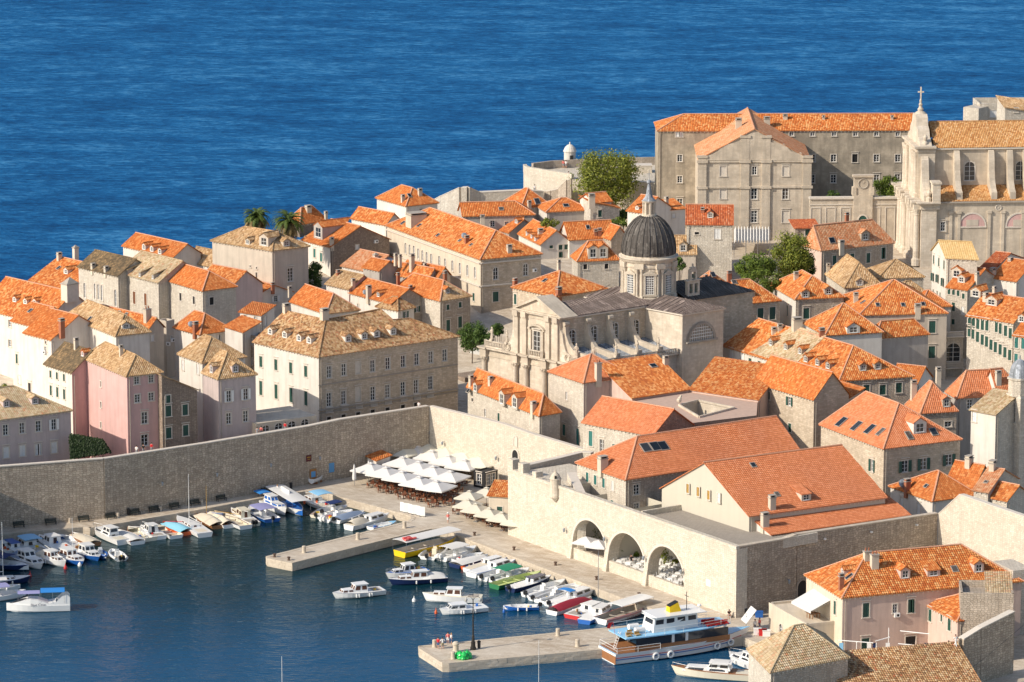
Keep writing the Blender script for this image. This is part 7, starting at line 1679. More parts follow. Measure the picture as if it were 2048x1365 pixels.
boat('white cabin boat with a light blue bottom',(197,1116),(155,1094),'launch','blue','gel','gel',gl='boat_glass')
boat('little blue inflatable between the cabin boats',(211,1112),(192,1100),'rib','blue','gel',tube='blue',H=.45)
boat('small white inflatable with two outboards by the shaded wall',(224,1100),(242,1115),'rib','gel',tube='gel',H=.45,ob=2)
boat('small white boat with a pale blue door at the left edge',(-8,1088),(20,1102),'cuddy','gel',H=.6)
boat('white boat with a bright blue cloth over its console',(8,1084),(52,1107),'cuddy','gel',roof='blue',H=.65,pit='gel')
boat('white boat with a striped blue canopy roof',(40,1081),(80,1103),'cuddy','gel',can2='sky_blue',ch=2.0,c0=.3,c1=.7,H=.7,pit='trimdark')
boat('plump white boat with a square cabin behind the spar',(80,1075),(126,1097),'launch','gel',H=.75,pit='gel')
boat('open white boat with blue trim beside the cream covered boat',(118,1072),(163,1093),'open','blue','gel','gel','navy',H=.65)
boat('wooden boat under a cream cover near the mossy quay',(146,1068),(188,1085),'tarp','wood','gel','wood',cover='canvas')
boat('white cabin cruiser with a wide transom under the stone steps',(186,1058),(246,1083),'cruiser','gel','gel','trim',H=.85)
boat('white boat with red trim and a grey cockpit cover',(234,1062),(274,1082),'tarp','gel','gel','redp',cover='white_canvas',boot='redp')
boat('cream open boat full of gear beside a small white wheelhouse',(258,1056),(299,1075),'open','cream_gel','cream_gel','wood',pole='whitep')
boat('white boat with a small square wheelhouse and leaning spar',(284,1053),(318,1072),'launch','gel',pole='whitep',H=.6)
boat('open white rowing boat next to the orange hull',(314,1052),(351,1070),'open','gel','cream_gel','gel',H=.6)
boat('orange hulled boat under a pale blue tarpaulin',(328,1046),(375,1063),'tarp','orangep','wood','wood',cover='aqua_canvas',th=.75,pole='redp')
boat('white sailing yacht with a tall pale mast',(354,1036),(410,1068),'sail','gel','gel','gel',mast=8.3,mx=.56,H=.75,name='sailing_boat')
boat('wooden boat with a cream tarpaulin and an orange mast',(396,1029),(438,1050),'tarp','wood','wood','wood',cover='canvas',th=.8,mast=5.6,mm='goldsh',boom=False,stays=False)
boat('wooden boat with a tent of cream canvas and a blue sprit',(412,1026),(458,1050),'tarp','gel','wood','wood',cover='canvas',th=.95,pole='blue')
boat('long open white boat with a dark rubbing strake',(428,1025),(492,1052),'open','gel','canvas','navy','wood',H=.7,pole='goldsh')
boat('cream boat with a brown doored wheelhouse and twin outboards',(462,1018),(508,1046),'launch','cream_gel','gel','boot','boot',cab='cream_gel',gl='brown_glass',ob=2,pole='whitep')
boat('small boat with a faded lilac canopy and green cool boxes',(500,1016),(543,1037),'bimini','blue','gel','gel',cover='lilac',ob=1)
boat('sleek white cruiser with blue windows and a blue stern awning',(573,1025),(522,1001),'cruiser','gel',gl='blue',H=1.0,can2='blue_canvas',c0=-.06,c1=.2,ch=2.2)
tb,L,Bm,X = boat('white passenger launch with a full length white canopy and orange ring',(605,1027),(548,993),'open','gel','blue','gel',H=.8,name='passenger_launch')
canopy_(tb,X(.02),X(.97),Bm * .95,.8,2.5,'gel',.12)
mb = MB(); mb.tube([Vector((X(.72),Bm * .5 + .0,1.5)) + Vector((math.cos(a) * .32,.02,math.sin(a) * .32)) for a in [k * math.pi / 6 for k in range(13)]],.08,6); mb.build('life_ring',M_['orangep'],tb)
mb = MB(); mb.box(X(.25),-.03,2.66,X(.55),.03,3.1); mb.build('roof_sign',M_['whitep'],tb)
boat('white boat with a brown windscreen and striped shade',(610,994),(655,1013),'cuddy','gel','gel','wood',gl='brown_glass',roofed=False,can2='sky_blue',c0=.1,c1=.5,ch=2.5)
boat('small cream dinghy beside the navy bimini',(664,1011),(634,1029),'open','cream_gel','gel','wood',ob=1,H=.5)
boat('white motorboat with a navy bimini by the inner quay',(693,1013),(648,1024),'bimini','gel',cover='navy_canvas',ob=1)
boat('white inflatable with a pair of white outboards by the inner quay',(702,1022),(650,1037),'rib','gel',tube='gel',ob=2,obc='whitep',H=.5)
boat('white runabout under a long faded blue cover',(726,1024),(672,1039),'tarp','gel','gel','gel',cover='grey_canvas',th=.55,ob=1)
boat('white motor cruiser with a tall beige canvas tent over the cockpit',(776,1033),(700,1053),'cuddy','gel',cover2='canvas',H=.85)
boat('small white rowing boat with a sky blue rim',(791,1043),(742,1053),'open','gel','gel','sky_blue',H=.5,fore='sky_blue')
boat('white wheelhouse launch moored alone in open water',(668,1190),(762,1179),'launch','gel','gel','navy',H=.72,fend=1,gl='brown_glass')
boat('navy hulled wooden motorboat with a canvas tent',(781,1163),(888,1155),'launch','navy','gel','gel','wood',gl='brown_glass',cover2='white_canvas',fend=1,H=.75)
boat('white cabin boat with a blue foredeck behind the navy hull',(774,1150),(850,1139),'launch','gel','blue','gel',H=.7)
boat('big white trawler style cabin boat with three side windows',(849,1194),(960,1197),'launch','gel','cream_gel','cream_gel','boot',H=.95,gl='brown_glass',fend=0)
boat('small white cabin boat with green tinted windscreen',(882,1222),(968,1213),'cuddy','gel',H=.7,gl='boat_glass',fend=1,pit='gel')
boat('open royal blue rowing boat with white inside',(1009,1213),(1074,1211),'open','blue','gel','gel',H=.55,ob=1)
yb,L,Bm,X = boat('yellow glass bottom boat with a white canopy and red life jackets',(914,1080),(799,1107),'open','yellowp','trim','blue','blue',H=.95,Bf=.3,name='glass_boat')
canopy_(yb,X(.0),X(.96),Bm * .98,.95,2.6,'white_canvas',.15)
for k in range(7):
	mb = MB(); mb.box(-.35,-.2,0,.35,.2,.22); mb.build('life_jackets',M_['redp'] if k % 2 else simple('coral',(.72,.16,.14),.7),yb,(X(.05 + .022 * k),-Bm * .3 + (k % 3) * .55,2.76 - .02 * (k % 2)))
text_(yb,'GLASS BOAT',.6,(X(.42),-HB(.42,Bm) - .05,.30),(R_(90),0,0),'navy'); text_(yb,'GLASS BOAT',.6,(X(.42),HB(.42,Bm) + .05,.30),(R_(90),0,math.pi),'navy')
boat('white inflatable with a big black outboard beside the yellow boat',(888,1090),(856,1112),'rib','gel','cream_gel',tube='gel',ob=1,H=.55)
boat('white motorboat with a white hard canopy beside the yellow boat',(950,1096),(884,1114),'bimini','gel',cover='white_canvas',ob=2,obc='whitep',H=.7)
boat('slim white dinghy with bare decks along the arsenal quay',(965,1106),(908,1117),'open','gel','gel','gel',H=.5)
boat('dark hulled boat under a white tarpaulin along the arsenal quay',(974,1112),(911,1128),'tarp','navy','gel','gel',cover='white_canvas',th=.4)
boat('small boat with a vivid orange inside',(978,1119),(933,1133),'open','orangep','orangep','whitep',H=.5)
boat('white boat with a tan deck and raised stern arch',(1012,1118),(938,1138),'cuddy','gel','canvas','blue',H=.65)
boat('white motorboat with blue stripe and steel stern ladder',(1032,1123),(942,1148),'cuddy','gel','gel','blue','blue',H=.75,pit='gel',roofed=False)
boat('plain white open motorboat beside the green bimini',(1040,1133),(968,1154),'console','gel',ob=1,H=.65)
boat('grey white motorboat with a green bimini',(1056,1139),(990,1158),'bimini','gel',cover='green_canvas',ob=1,H=.65)
boat('green hulled boat with pale yellow decks',(1082,1147),(988,1171),'open','greenp','lime','lime','boot',H=.75,fore='lime',fend=1)
boat('white cabin boat with a navy roof and orange door',(1100,1155),(1023,1176),'cuddy','navy','gel','gel',roof='navy',H=.7,pit='gel',ob=1)
boat('white motorboat with a curved clear windscreen and black outboard',(1128,1163),(1056,1187),'console','gel',ob=1,H=.7)
boat('long white inflatable with a steel arch',(1168,1168),(1068,1196),'rib','gel',tube='gel',ob=1,H=.55)
boat('low white inflatable boat with its nose at the quay steps',(1140,1180),(1082,1199),'rib','gel',tube='gel',H=.5)
boat('white boat with an upright blue canvas screen',(1192,1178),(1100,1207),'cuddy','gel','gel','gel',can2='blue_canvas',c0=.3,c1=.42,ch=1.9,ob=1,pit='gel')
boat('varnished boat with a dark red cover and wooden bathing platform',(1180,1198),(1106,1222),'tarp','gel','gel','wood','sky_blue',cover='red_canvas',th=.8,H=.7)
boat('red hulled boat with a white deck and bundled nets',(1205,1208),(1145,1230),'cuddy','redp','gel','gel',H=.6,pit='trimdark')
boat('white and blue boat with a bathing platform beside the glass boat',(1222,1212),(1170,1240),'cuddy','blue','gel','gel',H=.65,pit='gel',roof='white_canvas')
gb,L,Bm,X = boat('white glass bottom boat with red stripes and a long canopy',(1304,1210),(1200,1241),'open','gel','trimdark','redp',H=.85,Bf=.3,name='glass_boat')
canopy_(gb,X(.28),X(.9),Bm * .9,.85,2.3,'gel',.12); mb = MB()
for sg in (-1,1):
	for z in (.55,.68): mb.tube([(X(s),sg * (HB(s,Bm) * (.93 + .09 * z / .85)),z * SHEER(s,.85) / .85) for s in [k / 10 for k in range(10)]],.03,4)
mb.build('stripe',M_['redp'],gb); text_(gb,'GLASS BOAT',.55,(X(.5),-HB(.5,Bm) - .04,.12),(R_(90),0,0),'boot'); text_(gb,'GLASS BOAT',.45,(X(.58),-Bm * .45 - .03,1.95),(R_(90),0,0),'boot')
sh,L,Bm,X = boat('excursion ship with light blue upper deck, white wheelhouse and yellow funnel',(1500,1262),(1214,1301),'ship','gel','sky_blue','wood','navy',H=1.65,Bf=.22,name='excursion_ship',cat='ship',zr=1.6)
H0 = 1.65; dk = H0 * 1.0
for sg in (-1,1):
	for k in range(7):
		s0,s1 = .12 + k * .095,.12 + (k + 1) * .095 - .02; y = sg * (HB((s0 + s1) / 2,Bm) - .35)
		mb = MB(); mb.box(X(s1),min(y,y - .1 * sg),dk,X(s1 + .018),max(y,y - .1 * sg),dk + 1.95); mb.build('saloon_post',M_['whitep'],sh)
mb = MB(); mb.prism([(X(s),HB(s,Bm) - .12) for s in (.01,.1,.2,.28)] + [(X(s),-HB(s,Bm) + .12) for s in (.28,.2,.1,.01)],dk - .02,dk + .05); mb.build('stern_deck',M_['wood'],sh)
mb = MB()
for sg in (-1,1): y = sg * (HB(.45,Bm) - .42); mb.poly([(X(.14),y,dk + .1),(X(.78),y,dk + .1),(X(.78),y,dk + 1.92),(X(.14),y,dk + 1.92)])
mb.build('saloon_glass',M_['boat_glass'],sh)
mb = MB()
for sg in (-1,1): y = sg * (HB(.45,Bm) - .36); mb.bar((X(.13),y,dk + .35),(X(.79),y,dk + .35),.08,.7)
mb.build('saloon_bulwark',M_['wood'],sh)
mb = MB(); ring = [(X(s),HB(s,Bm) - .1) for s in (.07,.2,.4,.6,.74,.82)]; ring = ring + [(x,-y) for x,y in ring[::-1]]; mb.prism(ring,dk + 1.95,dk + 2.1); mb.build('upper_deck',M_['sky_blue'],sh)
uz = dk + 2.1
c = cabin_(sh,X(.28),X(.60),Bm * .56,uz + .002,2.15,'gel','boat_glass',.06,.35,'wheelhouse',True,'gel',4,(.52,.82))
mb = MB(); mb.prism([(X(.29),-Bm * .36),(X(.64),-Bm * .36),(X(.64),Bm * .36),(X(.29),Bm * .36)],uz + 2.24,uz + 2.35); mb.build('wheelhouse_roof',M_['gel'],sh)
fz = uz + 2.35; mb = MB(); A = [(X(.42),-.6,fz),(X(.50),-.6,fz),(X(.50),.6,fz),(X(.42),.6,fz)]; Bq = [(X(.42),-.48,fz + .8),(X(.48),-.48,fz + 1.35),(X(.48),.48,fz + 1.35),(X(.42),.48,fz + .8)]
for i in range(4): j = (i + 1) % 4; mb.poly([A[i],A[j],Bq[j],Bq[i]])
mb.build('funnel',M_['yellowp'],sh); mb = MB(); mb.poly([Vector(p) + Z * .02 for p in Bq]); mb.poly([Vector(p) + Vector((0,0,.12)) for p in Bq])
for i in range(4): j = (i + 1) % 4; mb.poly([Vector(Bq[i]) + Z * .02,Vector(Bq[j]) + Z * .02,Vector(Bq[j]) + Z * .12,Vector(Bq[i]) + Z * .12])
mb.build('funnel_cap',M_['rubber'],sh)
mb = MB(); mb.lathe([(.05,0),(.05,.6),(.3,.65),(.32,.85),(.1,.95)],10,(X(.61),-Bm * .2,fz)); mb.build('radar',M_['gel'],sh)
mb = MB(); mb.tube([(X(.55),0,fz),(X(.55),0,fz + 2.6)],.06,6); mb.bar((X(.55),-.6,fz + 2.0),(X(.55),.6,fz + 2.0),.06); mb.build('signal_mast',M_['rubber'],sh)
for sg in (-1,1):
	mb = MB(); mb.tube([(X(.17),sg * 1.0 - .0,uz + .55),(X(.235),sg * 1.0,uz + .55)],.42,10); mb.build('life_raft',M_['gel'],sh)
for k in range(11):
	mb = MB(); x,y = (X(.66 + .03 * (k % 5)),-Bm * .32 + (k // 5) * 1.25 + .1 * (k % 2)) if k < 8 else (X(.11 + .03 * (k - 8)),-Bm * .28 + (k % 2) * .9)
	mb.box(-.38,-.32,.12,.38,.32,.22); mb.box(-.38,.2,.22,.38,.32,.62); [mb.box(a,b,0,a + .08,b + .08,.12) for a in (-.36,.28) for b in (-.3,.22)]
	mb.build('deck_seat',M_['redp'] if k < 8 else M_['goldsh'],sh,(x,y,uz + .01))
mb = MB()
rp = [(X(s),sg * (HB(s,Bm) - .12)) for sg in (1,) for s in (.07,.2,.33,.46,.6,.74,.82)]
for sg in (-1,1):
	P3 = [Vector((x,y * sg,uz + .95)) for x,y in rp]; mb.tube(P3,.03,5); mb.tube([p - Z * .45 for p in P3],.02,4)
	for p in P3: mb.tube([p - Z * .95,p],.025,4)
mb.build('deck_railing',M_['whitep'],sh)
mb = MB()
P3 = [Vector((X(s),sg * (HB(s,Bm) - .05),SHEER(s,H0) + .85)) for sg,s in ((-1,.3),(-1,.15),(-1,.01),(1,.01),(1,.15),(1,.3))]; mb.tube(P3,.035,5); mb.tube([p - Z * .4 for p in P3],.025,4)
for p in P3: mb.tube([p - Z * .85,p],.03,4)
mb.build('stern_railing',M_['whitep'],sh)
mb = MB()
for y in (-.35,.35): mb.bar((X(.05),y,dk + .1),(X(.09),y,uz + .5),.05)
for k in range(7): t = k / 7; mb.bar((X(.05 + .04 * t),-.35,dk + .1 + (uz + .4 - dk) * t),(X(.05 + .04 * t),.35,dk + .1 + (uz + .4 - dk) * t),.05)
mb.build('ladder',M_['whitep'],sh)
for zf,mt,r_ in ((.62,'redp',.05),(.45,'blue',.06)):
	for sg in (-1,1):
		mb = MB(); mb.tube([(X(s) - (.10 * L * max(0,s - .8) / .2) * (1 - zf) * .5,sg * (HB(s,Bm) * (.87 + .135 * zf) + .02),SHEER(s,H0) * zf) for s in [k / 14 for k in range(14)]],r_,5); mb.build('rubbing_strake',M_[mt],sh)
for s in (.27,.37,.71,.82):
	for sg in (-1,):
		mb = MB(); c0 = Vector((X(s),sg * (HB(s,Bm) * .96 + .12),SHEER(s,H0) * .42)); mb.tube([c0 + Vector((math.cos(a) * .42,0,math.sin(a) * .42)) for a in [k * math.pi / 8 for k in range(17)]],.15,7); mb.build('tyre_fender',M_['whitep'],sh)
mb = MB(); mb.box(X(.0) - .02,-Bm * .42,.15,X(.0) + .02,Bm * .42,1.3); mb.build('transom_panel',M_['wood'],sh)
mb = MB(); mb.tube([(X(.055),0,uz),(X(.04),0,uz + 2.0)],.025,4); mb.poly([(X(.04),0,uz + 1.9),(X(.02),.05,uz + 1.0),(X(-.0),.1,uz + 1.1),(X(.01),.05,uz + 1.9)]); mb.build('ensign',M_['redp'],sh)
boat('varnished cream motor yacht with a curved windscreen and sun pads',(1342,1341),(1510,1352),'cruiser','cream_gel','wood','wood',H=1.0,pit='cream_gel',can2='white_canvas',c0=.3,c1=.5,ch=2.3)
boat('white cabin boat with green tinted windows behind the cream yacht',(1460,1312),(1530,1335),'cruiser','gel',H=.9)
boat('white sailing yacht whose pale mast rises before the pier end',(1045,1425),(1110,1432),'sail','gel',mast=10.2,mx=.5,H=.8,name='sailing_boat')
boat('white sailing yacht with a thin bare mast away from the piers',(545,1440),(590,1446),'sail','gel',mast=9.0,mx=.55,H=.7,stays=False,name='sailing_boat')
for lab,x,y,r,mt in (('red conical mooring buoy by the cabin boats',131,1137,.3,'redp'),('white round mooring buoy by the blue launch',159.5,1131,.32,'whitep'),('white mooring buoy alone beside the trawler boat',828,1202,.3,'whitep'),('orange mooring buoy at the bow of the small cabin boat',872,1226,.22,'orangep'),('blue mooring buoy at the bow of the royal blue rowing boat',1008,1224,.22,'blue'),('red mooring buoy on a pole at the left edge',60,1152,.25,'redp')):
	p = at(x,y,.1); mb = MB(); mb.lathe([(r * .6,-.2),(r,.0),(r * .95,.25),(r * .5,.5),(.06,.6),(.05,.85),(0,.86)],10); tag(mb.build('mooring_buoy',M_[mt],None,(p.x,p.y,0)),lab,'buoy')
crop(0,0,1)
bst = MB(); bst.lathe([(.36,0),(.36,.08),(.31,.12),(.30,.95),(.33,1.0),(.28,1.1),(0,1.14)],14); bst = bst.mesh('stone_bollard',M_['churchstone'])
bir = MB(); bir.lathe([(.26,0),(.2,.06),(.17,.3),(.2,.4),(.3,.46),(.28,.55),(0,.58)],12); bir = bir.mesh('iron_bollard',M_['rust'])
for x,y,lab,gr in ((608,1106,'stone bollard on the short middle pier','stone bollards on the middle pier'),(715.6,1079.6,'stone bollard on the short middle pier','stone bollards on the middle pier'),(809,1056.5,'stone bollard where the middle pier meets the quay',None),(1115.7,1272,'stone bollard on the far edge of the lamp pier',None),(1155,1293.6,'stone bollard beside the excursion ship stern',None),(906,1318.6,'stone bollard beside the green rubbish bags',None),(869,1294.8,'stone bollard beside the four visitors at the pier end',None),(1215 + 167,1250,'stone bollard behind the ship wheelhouse',None)):
	tag(link('stone_bollard',bst,None,at(x,y,QZ)),lab,'bollard',gr)
for x,y,lab,gr in ((549,1114.7,'rusty iron bollard at the tip of the middle pier','iron bollards at the middle pier tip'),(577.6,1121,'rusty iron bollard at the tip of the middle pier','iron bollards at the middle pier tip'),(949,1071.4,'rusty iron bollard on the arsenal quay','iron bollards along the arsenal quay'),(1028,1100.7,'rusty iron bollard on the arsenal quay','iron bollards along the arsenal quay'),(1111,1131,'rusty iron bollard on the arsenal quay','iron bollards along the arsenal quay'),(1193,1160,'rusty iron bollard on the arsenal quay','iron bollards along the arsenal quay'),(1278,1192.7,'rusty iron bollard on the arsenal quay','iron bollards along the arsenal quay')):
	tag(link('iron_bollard',bir,None,at(x,y,QZ)),lab,'bollard',gr)
p = at(911.7,1304,QZ); mb = MB(); mb.lathe([(.5,0),(.5,.15),(.42,.2),(.38,1.0),(.5,1.1),(.5,1.3),(.36,1.4),(.3,1.5),(0,1.52)],16); tag(mb.build('stone_capstan',M_['churchstone'],None,p),'wide stone capstan near the harbour lamp','capstan')
p = at(946.3,1299.5,QZ); lp = thing('harbour_lamp','tall dark iron harbour lamp on the near pier','lamp',p)
mb = MB(); mb.lathe([(.42,0),(.42,.35),(.34,.42),(.3,1.0),(.36,1.1),(.24,1.2),(.18,1.9),(.22,2.0),(.13,2.15),(.10,4.8),(.14,4.9),(.08,5.0),(.065,7.2)],12); mb.build('post',simple('bronze_dark',(.035,.03,.025),.5,.4),lp)
mb = MB(); mb.tube([(0,0,7.2),(.25,0,7.7),(.7,0,7.85),(1.0,0,7.6)],.035,5); mb.tube([(0,0,7.2),(-.25,0,7.7),(-.7,0,7.85),(-1.0,0,7.6)],.035,5); mb.tube([(0,0,7.2),(0,0,8.4)],.04,5); mb.build('bracket',M_['bronze_dark'],lp)
for x in (-1.0,1.0): mb = MB(); mb.lathe([(.05,.55),(.2,.45),(.22,.4),(.17,.1),(.08,0)],8,(x,0,7.05)); mb.build('lantern',simple('lamp_glass',(.45,.44,.40),.2),lp)
a = at(1196.3,1206,0); b = hitplane((1195.5,1104),a,Vector((0,1,0))); mb = MB(); mb.tube([(0,0,-1),(0,0,b.z)],.06,6,0,.045); tag(mb.build('steel_pole',M_['steel'],None,a),'slim bare steel pole rising among the boats at the arsenal quay','pole')
bn = thing('bench','dark green slatted bench against the shaded harbour wall','bench',(0,0,0),0,'benches along the shaded harbour wall')
simple('bench_green',(.012,.03,.028),.6)
for k in range(4): mb = MB(); mb.box(-.95,-.28 + k * .13,.42,.95,-.19 + k * .13,.46); mb.build('seat_slat',M_['bench_green'],bn)
for k in range(4): mb = MB(); mb.box(-.95,.24 + k * .02,.52 + k * .12,.95,.28 + k * .02,.61 + k * .12); mb.build('back_slat',M_['bench_green'],bn)
for x in (-.8,.8): mb = MB(); mb.box(x - .04,-.28,0,x + .04,-.22,.42); mb.box(x - .04,.2,0,x + .04,.28,.95); mb.box(x - .04,-.28,.36,x + .04,.25,.42); mb.build('leg',M_['iron'],bn)
for i,(x,y) in enumerate(((38,1055.5),(102,1050),(168,1044),(222,1038.5),(271,1030.5),(309,1024.5),(350,1018),(390,1011.5),(443,1002.5),(533,987))):
	o = bn if i == 0 else copytree(bn,None,bn['label'],bn['group']); p = at(x,y,QZ); q = at(x + 10,y - (0.88 if x < 205 else 1.68),QZ); o.location = p; o.rotation_euler[2] = math.atan2(q.y - p.y,q.x - p.x)
for x,y,lab in ((14,1052,'dark litter bin at the left end of the harbour wall'),(257,1031,'dark litter bin by the corner of the harbour wall'),(582,979,'black litter bin hanging near the notice board'),(958,1297.5,'black litter bin beside the harbour lamp'),(1492,1233,'black litter bin below the dark town wall')):
	mb = MB(); mb.lathe([(.22,.1),(.24,.9),(.27,.95),(.27,1.1),(.1,1.2),(.0,1.22)],10); mb.box(-.03,-.03,0,.03,.03,.2); tag(mb.build('litter_bin',M_['iron'],None,at(x,y,QZ)),lab,'bin')
for x,y,lab in ((140,1046,'short pale stone post by the wall corner bench'),(236,1036,'pale stone post between two wall benches'),(321,1022.5,'squat stone post between the far wall benches'),(404,1009,'stone post near the last wall benches')):
	mb = MB(); mb.lathe([(.25,0),(.22,.7),(.26,.75),(.0,.85)],8); tag(mb.build('stone_post',M_['churchstone'],None,at(x,y,QZ)),lab,'post')
simple('green_bag',(.02,.48,.10),.35)
rb = random.Random(5)
def bag_mesh(k):
	mb = MB(); r = random.Random(k); prof = [(.05,0),(.34,.02),(.42,.2),(.38,.42),(.2,.6),(.07,.68),(.12,.8)]; n = 9; rings = []
	for R0,z in prof: rings.append([Vector((R0 * r.uniform(.82,1.15) * math.cos(6.283 * i / n),R0 * r.uniform(.82,1.15) * math.sin(6.283 * i / n),z)) for i in range(n)])
	for a,b in zip(rings,rings[1:]):
		for i in range(n): j = (i + 1) % n; mb.poly([a[i],a[j],b[j],b[i]])
	return mb.mesh('rubbish_bag',M_['green_bag'])
BG = [bag_mesh(k) for k in range(4)]
for k,(x,y,z) in enumerate(((913,1316,0),(919,1319,0),(926,1320,0),(933,1319,0),(939,1317,0),(916,1313,0),(923,1315,0),(931,1315,0),(938,1313,0),(920,1313,.45),(928,1313,.5),(934,1311,.42))):
	tag(link('rubbish_bag',BG[k % 4],None,at(x,y,QZ + z),k * 1.3),'bright green tied rubbish bag in the heap on the pier','rubbish bag','green rubbish bags heaped on the near pier')
q4 = [at(938,712,9.2),at(978,716,9.2),at(982,700,10.6),at(942,697,10.6)]; aw_ = thing('lane_awning','grey white awning over the shaded cafe left of the cathedral front','awning',q4[0]); mb = MB(); mb.poly([v - q4[0] for v in q4]); mb.poly([v - q4[0] - Z * .08 for v in q4][::-1]); mb.poly([q4[0] - q4[0],q4[1] - q4[0],q4[1] - q4[0] - Z * .3,-Z * .3]); mb.build('fabric',simple('pale_awning',(.52,.52,.50),.8),aw_)
mb = MB()
for v in q4[:2]: mb.tube([v - q4[0],v - q4[0] - Z * 4.0],.05,5)
mb.build('post',M_['iron'],aw_)
crop(0,0,1); B('dark glazed cafe pavilion under the awning left of the cathedral',(930,756),(984,748),915,8.4,flat=True,wm='stonedark',base=4,depth=4,name='cafe_shade_block',cat='kiosk')  # solid dark block added for the shade inside the open cafe
def umbrella(px_,zt,size,mat,rz,lab,gr,drop=.85,val=True,pole='rust',name='cafe_umbrella'):
	t = at(px_[0],px_[1],zt); base = QZ; u = thing(name,lab,'umbrella',(t.x,t.y,base),rz,gr); h = zt - base
	mb = MB(); s = size / 2; c = [(-s,-s),(s,-s),(s,s),(-s,s)]; n = 4
	for i in range(4):
		a,b = Vector((c[i][0],c[i][1],h - drop)),Vector((c[(i + 1) % 4][0],c[(i + 1) % 4][1],h - drop)); m = (a + b) / 2 - Z * .07; top = Vector((0,0,h)); q = .16
		for p,r in ((a,m),(m,b)): mb.poly([p,r,top.lerp(r,q),top.lerp(p,q)]); mb.poly([p - Z * .02,top - Z * .02,r - Z * .02])
		mb.poly([a,m,m - Z * .22,a - Z * .22]); mb.poly([m,b,b - Z * .22,m - Z * .22])
		if val: mb.poly([top.lerp(a,.2) + Z * .16,top.lerp(b,.2) + Z * .16,top + Z * .16])
	mb.build('canopy',M_[mat],u)
	mb = MB(); mb.tube([(0,0,0),(0,0,h - .02)],.045,6); mb.box(-.35,-.35,0,.35,.35,.08); mb.build('pole',M_[pole],u)
	mb = MB()
	for a in c: mb.tube([(0,0,h - .12),(a[0],a[1],h - drop - .03)],.018,3)
	mb.build('rib',M_['wood'],u)
	return u
simple('parasol_white',(.66,.645,.62),.85,var=.06); simple('parasol_beige',(.60,.56,.46),.85,var=.06); simple('parasol_cream',(.70,.67,.56),.85,var=.05)
crop(680,870,5.39)
RU = R_(-30)
for x,y in ((835,125),(995,172),(1170,222),(1345,268),(675,238),(850,288),(1005,338),(1190,390),(330,303),(495,348),(670,395),(855,452),(1040,495)):
	umbrella((x,y),QZ + 3.3,5.1,'parasol_white',RU,'large square white cafe umbrella in the block on the corner square','white cafe umbrellas on the corner square',1.05)
for x,y in ((665,120),(940,90),(1140,140),(1330,182),(1500,235)):
	umbrella((x,y),QZ + 3.5,6.6,'parasol_cream',RU,'wide cream cafe umbrella close under the sunlit gate wall','cream cafe umbrellas under the gate wall',.9,False)
for x,y in ((1395,605),(1580,570),(1380,695),(1465,742),(1610,790),(1745,836),(1898,880)):
	umbrella((x,y),QZ + 3.0,3.9,'parasol_beige',R_(-24),'faded beige printed cafe umbrella in the line beside the arsenal','beige cafe umbrellas beside the arsenal',.95,True,'steel')
def folded(px_,lab):
	p = at(px_[0],px_[1],QZ); u = thing('folded_umbrella',lab,'umbrella',p); mb = MB(); mb.lathe([(.04,3.7),(.12,3.5),(.3,2.2),(.36,1.3),(.3,1.0),(.12,.95)],8); mb.build('canopy',M_['parasol_white'],u); mb = MB(); mb.tube([(0,0,0),(0,0,3.6)],.05,6); mb.build('pole',M_['steel'],u)
folded((155,550),'tied up white umbrella beside the shaded wall posters'); folded((310,510),'tied up white umbrella next to the orange roofed kiosk'); folded((495,330),'tied up white umbrella between kiosk and cream umbrellas'); folded((-15,470),'tied up white umbrella nearest the notice board on the wall')
simple('rattan',(.17,.055,.022),.7,var=.3); simple('dark_table',(.05,.03,.02),.5); simple('cloth',(.76,.75,.72),.8)
def chair_proto(mat):
	mb = MB(); mb.box(-.24,-.24,.42,.24,.24,.47); s = mb.mesh('seat',M_[mat])
	mb = MB(); mb.box(-.24,.2,.47,.24,.26,.92); b = mb.mesh('backrest',M_[mat]); mb = MB(); mb.box(-.025,-.025,0,.025,.025,.42); l = mb.mesh('leg',M_[mat]); return s,b,l
def chair(loc,rz,pr,lab,gr):
	t = thing('cafe_chair',lab,'chair',loc,rz,gr); link('seat',pr[0],t); link('backrest',pr[1],t)
	for x in (-.2,.2):
		for y in (-.2,.2): link('leg',pr[2],t,(x,y,0))
CH1,CH2 = chair_proto('rattan'),chair_proto('cloth')
mb = MB(); mb.box(-.4,-.4,.70,.4,.4,.74); TT1 = mb.mesh('tabletop',M_['rattan']); mb = MB(); mb.tube([(0,0,0),(0,0,.7)],.04,6); mb.box(-.25,-.25,0,.25,.25,.03); TL1 = mb.mesh('pedestal',M_['iron'])
mb = MB(); mb.box(-.45,-.45,.72,.45,.45,.75)
for i in range(4):
	a,b = [(-.45,-.45),(.45,-.45),(.45,.45),(-.45,.45)][i],[(-.45,-.45),(.45,-.45),(.45,.45),(-.45,.45)][(i + 1) % 4]; mb.poly([(a[0],a[1],.73),(b[0],b[1],.73),(b[0] * 1.1,b[1] * 1.1,.25),(a[0] * 1.1,a[1] * 1.1,.25)])
TT2 = mb.mesh('tablecloth',M_['cloth'])
